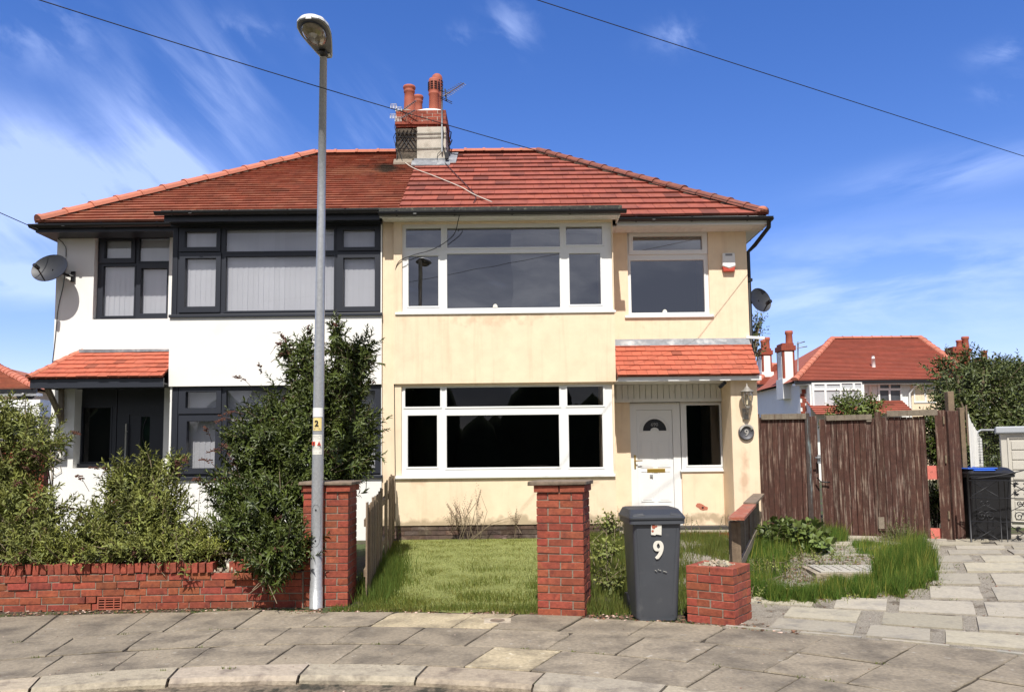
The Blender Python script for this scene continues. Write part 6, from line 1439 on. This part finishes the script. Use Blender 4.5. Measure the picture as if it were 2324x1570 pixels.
# the big dark shrub by the lamp
bx_ = at(700, 1300, 9.6)
bush('buddleia_bush', 'large dark buddleia bush spilling over the wall on the left of the lamp pillar', 'bush', (-2.3, 9.9, .1),
     [bb(800, 850, 10.1, .24, .3, .42), bb(765, 765, 10.1, .13, .2, .30), bb(825, 800, 10.1, .12, .2, .2), bb(735, 900, 10.0, .38, .4, .38), bb(660, 960, 9.9, .5, .45, .40), bb(800, 980, 10.0, .32, .4, .50), bb(690, 1060, 9.6, .62, .5, .45), bb(590, 1010, 9.6, .42, .4, .35), bb(560, 1110, 9.4, .45, .4, .35), bb(800, 1040, 9.9, .28, .3, .25),
      bb(640, 1160, 9.1, .55, .45, .40), bb(560, 1210, 8.9, .4, .35, .28), bb(640, 1240, 8.55, .36, .28, .27), bb(615, 1275, 8.4, .30, .2, .18), bb(690, 790, 10.1, .15, .2, .22), bb(650, 790, 10.1, .08, .12, .12), bb(665, 830, 10.1, .14, .15, .12), bb(700, 850, 10.1, .3, .3, .3)],
     2150, .108, 'leaf_dark', flowers=34, gap=.03, hue=(1, 1, 1), upness=.5,
     fl_pts=[at(*p) for p in ((640, 762, 10), (632, 780, 10), (650, 800, 10), (590, 832, 9.9), (548, 858, 9.9), (520, 935, 9.5), (470, 975, 9.4), (505, 950, 9.4), (510, 1010, 9.3), (530, 1045, 9.3), (490, 1020, 9.3), (470, 1045, 9.3), (445, 1085, 9.2), (500, 1085, 9.2), (760, 735, 10.0))], trunk=.03)
# two lighter buddleias
bush('buddleia_bush', 'pale green buddleia bush in front of the dark entrance of the white house', 'bush', (-4.3, 9.6, .1),
     [bb(295, 1110, 9.6, .33, .3, .24), bb(342, 1062, 9.7, .13, .2, .25), bb(270, 1080, 9.6, .12, .2, .22), bb(390, 1060, 9.5, .10, .2, .18), bb(240, 1175, 9.4, .22, .3, .18), bb(360, 1140, 9.3, .28, .3, .26), bb(300, 1190, 9.1, .55, .4, .28), bb(205, 1222, 8.9, .3, .25, .13), bb(380, 1205, 9.0, .35, .3, .25), bb(320, 1240, 8.75, .65, .25, .16)],
     700, .098, 'leaf', flowers=16, fl_pts=[at(*p) for p in ((180, 1080, 9.4), (420, 1040, 9.3), (405, 1050, 9.3))], shoot=(.15, .33), upness=.9)
bush('buddleia_bush', 'tall pale buddleia bush at the left edge of the photo beside the far houses', 'bush', (-5.9, 9.8, .1),
     [bb(20, 930, 9.9, .26, .3, .26), bb(50, 990, 9.8, .42, .4, .32), bb(20, 1060, 9.7, .45, .4, .38), bb(105, 1005, 9.6, .24, .25, .10), bb(0, 1140, 9.5, .5, .4, .35), bb(70, 1150, 9.3, .4, .35, .28), bb(100, 1195, 9.1, .30, .35, .18), bb(20, 1230, 8.9, .55, .3, .24), bb(90, 1250, 8.7, .5, .25, .15), bb(-60, 1100, 9.7, .5, .5, .6)],
     900, .098, 'leaf', flowers=22, fl_pts=[at(*p) for p in ((170, 980, 9.5), (75, 1020, 9.4), (60, 1060, 9.3), (40, 1175, 9.0), (85, 1035, 9.4))], shoot=(.15, .33), upness=.8)
bush('weedy_shrub', 'low bright green weeds growing behind the brick wall between the two paler bushes', 'weeds', (-3.1, 9.0, .1),
     [bb(430, 1222, 9.2, .3, .3, .10), bb(458, 1190, 9.3, .07, .12, .13), bb(485, 1232, 8.9, .35, .3, .15), bb(410, 1245, 8.7, .45, .25, .13), bb(140, 1235, 9.0, .3, .3, .09), bb(190, 1255, 8.7, .6, .25, .12)],
     380, .075, 'leaf', shoot=(.14, .3), upness=1.1, hue=(1.15, 1.15, 1))
# tall thin stems with pale seed heads against the white wall
def stalks(name, label, spots, Y, m='leaf_weed', h=(.4, .8), group=None, cat='weeds'):
    c = at(spots[0][0], spots[0][1], Y); t = thing(name, label, cat, (c.x, Y, hg(c.x, Y)), group); st = MB(); P, D, N2, Ln, Tn = [], [], [], [], []
    for (px, py) in spots:
        q = at(px, py, Y); b = Vector((q.x+random.uniform(-.06, .06), Y+random.uniform(-.1, .1), hg(q.x, Y))); mid = b.lerp(q, .5)+Vector((random.uniform(-.04, .04), 0, 0)); st.tube([b, mid, q], [.006, .005, .002], 5, cap=False)
        n = max(6, int((q.z-b.z)/.035))
        for k in range(n):
            f = (k+1)/n; p = b.lerp(q, f); a = k*2.4; P.append(tuple(p)); D.append((math.cos(a), math.sin(a), .55+.5*f)); N2.append((0, 0, 1)); Ln.append(.07*(1.15-.75*f)*random.uniform(.8, 1.2)); kk = random.uniform(.85, 1.3); Tn.append((kk, kk, kk*.9))
    P, D, N2, Ln, Tn = map(np.array, (P, D, N2, Ln, Tn)); leaves_mesh('foliage', P, D, N2.astype(float), Ln, Ln*.3, Tn, m, t); st.build('stem', 'bark', t)
stalks('tall_weed', 'thin pale stemmed weeds standing against the white wall left of the big bush', [(335, 1030), (352, 1045), (318, 1025), (375, 1050), (400, 1070), (215, 1120), (455, 1090), (470, 1120), (485, 1130), (440, 1130), (500, 1140)], 9.7, 'leaf')
stalks('tall_weed', 'leafy weed growing at the door step beside the bin', [(1402, 1150), (1396, 1165), (1410, 1158), (1390, 1172), (1415, 1170)], 12.3, 'leaf_weed')
stalks('tall_weed', 'thin weeds at the foot of the wall below the side window', [(1560, 1165), (1570, 1172), (1640, 1170), (1580, 1178)], 12.6, 'leaf_weed')
stalks('tall_weed', 'wispy weed at the bottom left corner of the cream wall', [(897, 1160), (903, 1175), (893, 1180)], 12.7, 'leaf_weed')
dw = bush('dry_weed', 'dead brown weeds standing against the foot of the cream wall below the bay window', 'weeds', (at(1060, 1190, 12.95).x, 12.95, .2), [bb(1050, 1150, 12.95, .22, .1, .16), bb(1085, 1130, 12.97, .06, .06, .25), bb(1030, 1175, 12.95, .15, .1, .1), bb(1170, 1175, 12.95, .1, .1, .12)], 70, .035, 'flower', shoot=(.10, .25), upness=1.6, wratio=.2, gap=.03, trunk=.005)
# bushy plant at the foot of the right gate
bush('bushy_weed', 'bushy green weed with seed heads at the foot of the right gate', 'weeds', (at(2045, 1240, 12.1).x, 12.1, .18), [bb(2045, 1215, 12.1, .26, .25, .17), bb(2040, 1232, 12.0, .36, .3, .1)], 230, .035, 'leaf_weed', shoot=(.10, .25), upness=1.2, wratio=.22, gap=.016, trunk=.006)
stalks('tall_weed', 'seeding weeds standing up in front of the right gate boards', [(2030, 1160), (2050, 1150), (2062, 1172), (2020, 1175), (2075, 1165), (2100, 1210), (2110, 1200)], 12.2, 'leaf_weed')
# broad leaved dock plant near the left gate
bd = at(1830, 1230, 11.2)
bush('dock_plant', 'broad leaved dark green dock plant in the grass in front of the left gate', 'plant', (bd.x, 11.2, hg(bd.x, 11.2)), [bb(1790, 1190, 11.4, .28, .25, .09), bb(1830, 1205, 11.2, .34, .28, .10), bb(1760, 1205, 11.2, .22, .22, .1), bb(1865, 1230, 11.0, .2, .2, .07)], 48, .15, 'leaf_weed', shoot=(.08, .16), gap=.05, wratio=.62, upness=.9, trunk=.006, droop=.2)
bush('dock_plant', 'pale broad leaved weed between the middle pillar and the grey bin', 'plant', (at(1375, 1250, 10).x, 10, .05), [bb(1372, 1240, 10.0, .2, .2, .18), bb(1380, 1190, 10.8, .2, .2, .12), bb(1385, 1310, 9.0, .18, .2, .13)], 75, .075, 'leaf', shoot=(.08, .2), gap=.035, wratio=.5, trunk=.005)
# trees beyond the gates
bush('leafy_tree', 'large dark leafy tree beyond the gates at the right edge', 'tree', (at(2230, 1200, 19).x, 19, 0),
     [bb(2190, 860, 19, .85, .8, .7), bb(2260, 900, 19.5, 1.0, .8, .9), bb(2180, 930, 18.5, .5, .6, .55), bb(2320, 880, 20, .9, .8, .7), bb(2200, 980, 18.5, 1.0, .8, .8), bb(2290, 1010, 18.5, .9, .8, .8), bb(2190, 1050, 17.5, .6, .6, .7), bb(2230, 1090, 17.5, 1.0, .6, .7), bb(2152, 905, 18, .28, .4, .4), bb(2230, 835, 19, .5, .5, .3), bb(2140, 1010, 17.0, .35, .5, .5), bb(2340, 960, 18, .8, .7, .9)],
     2500, .14, 'leaf_tree', group='trees beyond the gates', shoot=(.2, .42), gap=.06, wratio=.36, trunk=.09, upness=.45, hue=(1, 1, 1))
bush('conifer', 'dark conifer with flat tiered tips showing above the tree at the right', 'tree', (at(2270, 1100, 33).x, 33, 0), [bb(2272, 822, 33, .7, .6, .12), bb(2268, 835, 33, .9, .6, .15), bb(2320, 830, 33, .5, .6, .25), bb(2324, 850, 33, .9, .6, .3), bb(2290, 855, 33, 1.2, .6, .3)], 330, .2, 'leaf_tree', group='trees beyond the gates', shoot=(.3, .6), gap=.09, trunk=.08, hue=(.7, .8, .9))
bush('leafy_shrub', 'small glossy shrub rising just above the driveway gates', 'shrub', (at(1940, 1100, 15.5).x, 15.5, .1), [bb(1945, 925, 15.5, .45, .4, .22), bb(1920, 908, 15.5, .22, .22, .18), bb(1975, 918, 15.5, .25, .25, .16), bb(1935, 960, 15.5, .6, .4, .3)], 260, .11, 'leaf_weed', shoot=(.15, .3), gap=.045, wratio=.34, trunk=.02, hue=(1.15, 1.1, .9))
bush('leafy_tree', 'thin twigs of a tree showing past the right corner of the cream house', 'tree', (at(1640, 900, 24).x, 24, 0), [bb(1716, 750, 24, .28, .4, .35), bb(1722, 720, 24, .2, .3, .3), bb(1716, 790, 24, .25, .3, .2)], 60, .12, 'leaf_tree', group='trees beyond the gates', shoot=(.2, .45), gap=.07, wratio=.4, trunk=.05)

bush('leafy_shrub', 'dark shrub growing behind the gap of the missing gate board', 'shrub', (at(2120, 1200, 13.3).x, 13.3, .2), [bb(2120, 1010, 13.3, .22, .12, .35), bb(2122, 1140, 13.3, .22, .12, .3), bb(2118, 960, 13.3, .2, .12, .15)], 190, .10, 'leaf_dark', shoot=(.15, .3), gap=.04, wratio=.4, trunk=.012)
bush('clover_weeds', 'low leafy weeds and clover scattered through the grass beside the driveway', 'weeds', (at(1800, 1300, 9.5).x, 9.5, .1), [bb(1720, 1330, 8.6, .3, .3, .03), bb(1760, 1275, 9.7, .35, .4, .04), bb(1900, 1345, 8.6, .5, .2, .03), bb(2060, 1325, 8.9, .35, .3, .05), bb(1850, 1255, 10.3, .4, .3, .05)], 130, .035, 'leaf', shoot=(.06, .14), gap=.02, wratio=.6, trunk=.003, upness=1.0)
# ------------------------------------------------------------------ grass
BT = np.array([[-.5, 0, 0], [.5, 0, 0], [.32, .55, 0], [-.32, .55, 0], [0, 1, 0]]); BF = [(0, 1, 2, 3), (3, 2, 4)]
def grass(name, pts, hgt, label=None, wid=.006, lean=.35, m='grass', tv=.25, hue=(1, 1, 1)):
    n = len(pts); P = np.zeros((n, 3)); P[:, :2] = pts; P[:, 2] = hg_np(pts[:, 0], pts[:, 1])-.005; a = rng.random(n)*6.28; ln = hgt*rng.uniform(.55, 1.15, n) if np.ndim(hgt) == 0 else hgt*rng.uniform(.6, 1.15, n)
    D = np.stack([np.cos(a)*lean*rng.random(n), np.sin(a)*lean*rng.random(n), np.ones(n)], 1); b = rng.random(n)*6.28; N_ = np.stack([np.cos(b)*.6, -np.abs(np.sin(b))-.4, np.full(n, .3)], 1)
    k = 1+rng.uniform(-tv, tv, n); T_ = np.stack([k*hue[0]*rng.uniform(.85, 1.25, n), k*hue[1], k*hue[2]], 1)
    T2 = BT.copy(); T2[2:4, 2] = .05; T2[4, 2] = .22
    o = leaves_mesh(name, P, D, N_, ln, np.full(n, wid)*rng.uniform(.6, 1.3, n), T_, m, None, T2, BF); return tag(o, kind='stuff')
def scatter(n, fn, x0, x1, y0, y1):
    out = []
    tot_ = 0
    while tot_ < n:
        x = rng.uniform(x0, x1, n*2); y = rng.uniform(y0, y1, n*2); keep = rng.random(n*2) < fn(x, y); out.append(np.stack([x[keep], y[keep]], 1)); tot_ += keep.sum()
    return np.concatenate(out)[:n]
def nz(x, y, s, ph=0): return .5+.25*np.sin(x*s+ph+1.3*np.sin(y*s*.7))+.25*np.sin(y*s*1.3+ph*2+1.1*np.sin(x*s*.9))
RO = lambda x, y: np.hypot(x-AC.x, y-AC.y)
pip = [p_ for p_ in ()]
def inpoly(x, y, poly):
    r = np.zeros(len(x), bool); j = len(poly)-1
    for i in range(len(poly)):
        xi, yi, xj, yj = poly[i][0], poly[i][1], poly[j][0], poly[j][1]; c = ((yi > y) != (yj > y)) & (x < (xj-xi)*(y-yi)/(yj-yi+1e-12)+xi); r ^= c; j = i
    return r
# short lawn between the pillars
f = lambda x, y: ((RO(x, y) > 8.02) & (y < 13) & (x > -1.6-.08*(y-8.3)) & (x < .35+.22*(y-8.3))).astype(float)
pg = scatter(42000, f, -2.1, 1.6, 8, 13.1); ed = np.clip(1-(pg[:, 1]-8.3)/1.2, 0, 1); grass('lawn_grass', pg, .024+.03*nz(pg[:, 0], pg[:, 1], 3)*ed+.018*nz(pg[:, 0], pg[:, 1], 11, 1), wid=.006, lean=.9, hue=(1.35, 1.2, 1.2), tv=.4)
pg = scatter(2600, lambda x, y: f(x, y)*(nz(x, y, 6, 4) > .6)*np.clip(1.3-(y-8.2)/2.2, 0.05, 1), -2.1, 1.6, 8, 12); grass('grass_tuft', pg, .10, wid=.006, lean=.7, hue=(1.05, 1.05, .9), tv=.35)
# rougher edges round it
def f(x, y):
    e1 = np.exp(-((x+1.55+.08*(y-8.3))/.22)**2)*(y < 12.5); e2 = np.exp(-((x-.25-.16*(y-8.3))/.25)**2); e3 = np.exp(-((RO(x, y)-8.12)/.16)**2)*.9
    return np.clip(e1*.9+e2*.7+e3, 0, 1)*(RO(x, y) > 8.03)*(x < 1.2)*nz(x, y, 7)
grass('grass_edge', scatter(9000, f, -1.9, 1.3, 8, 12.9), .075, lean=.6, hue=(.95, 1, .9))
f = lambda x, y: (np.exp(-((x+1.50+.06*(y-8.3))/.16)**2)*np.exp(-((y-9.9)/.8)**2))
grass('grass_tuft', scatter(3500, f, -1.9, -.9, 8.6, 11.8), .22, lean=.55, wid=.007, hue=(.8, .95, .8))
# rank grass between middle pillar and doorstep, behind the bin
def f(x, y): return ((RO(x, y) > 8.15) & (x > .62+.1*(y-8)) & (x < 2.2+.36*(y-8.5)) & (y < 13.0)).astype(float)*(.3+.7*(nz(x, y, 5) > .42))*np.where((x > 2.0+.1*(y-8)) & (y > 9.5) & (nz(x, y, 3, 2) > .5), .15, 1)
pg = scatter(21000, f, .5, 4.0, 8, 13.1); grass('grass', pg, .13+.05*nz(pg[:, 0], pg[:, 1], 4), lean=.6, wid=.007)
# tall marestail-like grass beside the driveway
G_ = lambda px, py: (lambda q: (q.x, q.y))(gnd(px, py, .06))
PA = [[(1690, 1350), (1800, 1362), (1900, 1355), (2040, 1354), (2100, 1337), (2112, 1312), (2040, 1326), (1900, 1340), (1800, 1346), (1760, 1340), (1700, 1330)],
      [(1692, 1345), (1700, 1235), (1724, 1203), (1800, 1208), (1900, 1228), (1925, 1248), (1880, 1274), (1790, 1288), (1778, 1320), (1745, 1348)],
      [(1785, 1285), (1925, 1262), (2005, 1290), (1990, 1345), (1780, 1350)], [(2000, 1310), (1985, 1335), (2040, 1352), (2108, 1337), (2118, 1305), (2095, 1282), (2040, 1288)], [(1945, 1265), (2010, 1262), (2018, 1285), (1955, 1292)]]
for pi, (pp, n_, h_, ln_) in enumerate(zip(PA, (13000, 17000, 1500, 9000, 1800), (.15, .20, .05, .25, .13), (.6, .6, 1.0, .4, .6))):
    q_ = [G_(*p) for p in pp]; xs_ = [p_[0] for p_ in q_]; ys_ = [p_[1] for p_ in q_]
    rag = lambda x, y: (x+.06*np.sin(y*23+x*5), y+.07*np.sin(x*19)+.04*np.sin(x*47))
    f = lambda x, y: inpoly(*rag(x, y), q_).astype(float)*(.12+.88*(nz(x, y, 7.5, pi) > .42))
    pg = scatter(n_, f, min(xs_)-.1, max(xs_)+.1, min(ys_)-.1, max(ys_)+.1); grass('tall_grass', pg, h_*(.55+.9*nz(pg[:, 0], pg[:, 1], 5.2, pi)), lean=ln_, wid=.0048, hue=(.78, 1.12, .8), tv=.5)
    pg = scatter(n_//14, f, min(xs_), max(xs_), min(ys_), max(ys_)); grass('seeding_grass', pg, h_*1.5, lean=.4, wid=.008, hue=(1.9, 1.75, 1.5))
    pg = scatter(n_//5, lambda x, y: inpoly(*rag(x, y), q_).astype(float), min(xs_)-.25, max(xs_)+.25, min(ys_)-.25, max(ys_)+.25); grass('trodden_grass', pg+rng.normal(size=pg.shape)*.09, .07, lean=1.1, wid=.007, hue=(1.1, 1.1, .9))
# low weeds, moss in joints, litter
pj = []
for k in range(26):
    a = R(random.uniform(-30, 40)); r = random.choice((6.63, 7.31, 5.893)); q = pol(r, a)
    for _ in range(12): pj.append((q.x+random.gauss(0, .025), q.y+random.gauss(0, .012)))
for k in range(420): a = R(random.uniform(-28, 30)); q = pol(r_out(a)+random.gauss(.02, .03), a); pj.append((q.x, q.y))
for k in range(60):
    q = O+Vector((random.uniform(.2, 4.0), random.uniform(-.5, 4.5), 0))
    if RO(q.x, q.y) > 8.3: [pj.append((q.x+random.gauss(0, .05), q.y+random.gauss(0, .03))) for _ in range(9)]
grass('joint_weeds', np.array(pj), .03, lean=1.1, wid=.007, hue=(.9, 1, .9))
mb = MB()
def chip(x, y, z, s, tint, flat=.3):
    mm = Matrix.Translation((x, y, z)) @ Matrix.Rotation(random.uniform(0, 6.3), 4, 'Z') @ Matrix.Rotation(random.uniform(-.4, .4), 4, 'X'); mb.box(-s, s, -s*.7, s*.7, 0, s*flat, tint, mt=mm, jit=s*.25)
for k in range(1100):
    a = R(random.uniform(-29, 32)); r = r_out(a)+random.gauss(.09, .09)
    q = pol(max(r, r_out(a)-.04), a); chip(q.x, q.y, hg(q.x, q.y)+.003, random.uniform(.005, .017), rt_(.5) if random.random() < .85 else (3.4, 4.6, 6.2))
for k in range(1300):
    a = R(random.uniform(-32, 42)); q = pol(5.68-abs(random.gauss(0, .12)), a); chip(q.x, q.y, -.075, random.uniform(.003, .011), rt_(.4) if random.random() < .8 else (3, 4.2, 5.5))
for k in range(260):
    a = R(random.uniform(-32, 42)); r = random.uniform(5.9, 8.0); q = pol(r, a); chip(q.x, q.y, .004, random.uniform(.002, .006), rt_(.4) if random.random() < .6 else (3, 4.2, 5.5))
for k in range(900):
    q = gnd(random.uniform(1690, 2060), random.uniform(1268, 1358), .06); chip(q.x, q.y, hg(q.x, q.y)+.002, random.uniform(.006, .02), rt_(.5) if random.random() < .8 else (2.4, 3.6, 4.6))
for k in range(1100):
    q = O+Vector((random.uniform(-.3, 4.0), random.uniform(-2, 4.5), 0))
    if RO(q.x, q.y) > 8.25: chip(q.x, q.y, hg(q.x, q.y)+.002, random.uniform(.004, .011), rt_(.4) if random.random() < .5 else (2.4, 3.9, 5.5))
tag(mb.build('leaf_litter', 'litter'), kind='stuff')
# pale rubble and soil seen through the bushes of the left garden
mb = MB()
for k in range(260):
    x, y = random.uniform(-6.5, -2.2), random.uniform(8.8, 11.5); s_ = random.uniform(.02, .09); mm = Matrix.Translation((x, y, hg(x, y)+.2*s_)) @ Matrix.Rotation(random.uniform(0, 6), 4, (random.random(), random.random(), 1)); mb.box(-s_, s_, -s_*.7, s_*.7, -s_*.4, s_*.4, rt_(.3), mt=mm, jit=s_*.2)
tag(mb.build('garden_rubble', 'chimney_render'), kind='stuff')
# tree belt across the turning circle (it only shows as reflections in the panes)
mb = MB(); n = 90
for k in range(n):
    x = -45+k; h_ = 5+1.5*math.sin(k*.7)+1.2*math.sin(k*1.9+1)+random.uniform(-.5, .5)
    if 8 <= x <= 15: h_ = 10.0+.6*math.sin(k*2.2)
    mb.lathe([(0, h_), (1.1, h_-1), (1.7, h_-2.6), (1.6, 1), (1.2, 0)], (x, -24+random.uniform(-1, 1), 0), 9)
tag(mb.build('tree_belt', 'tree_far'), kind='stuff')
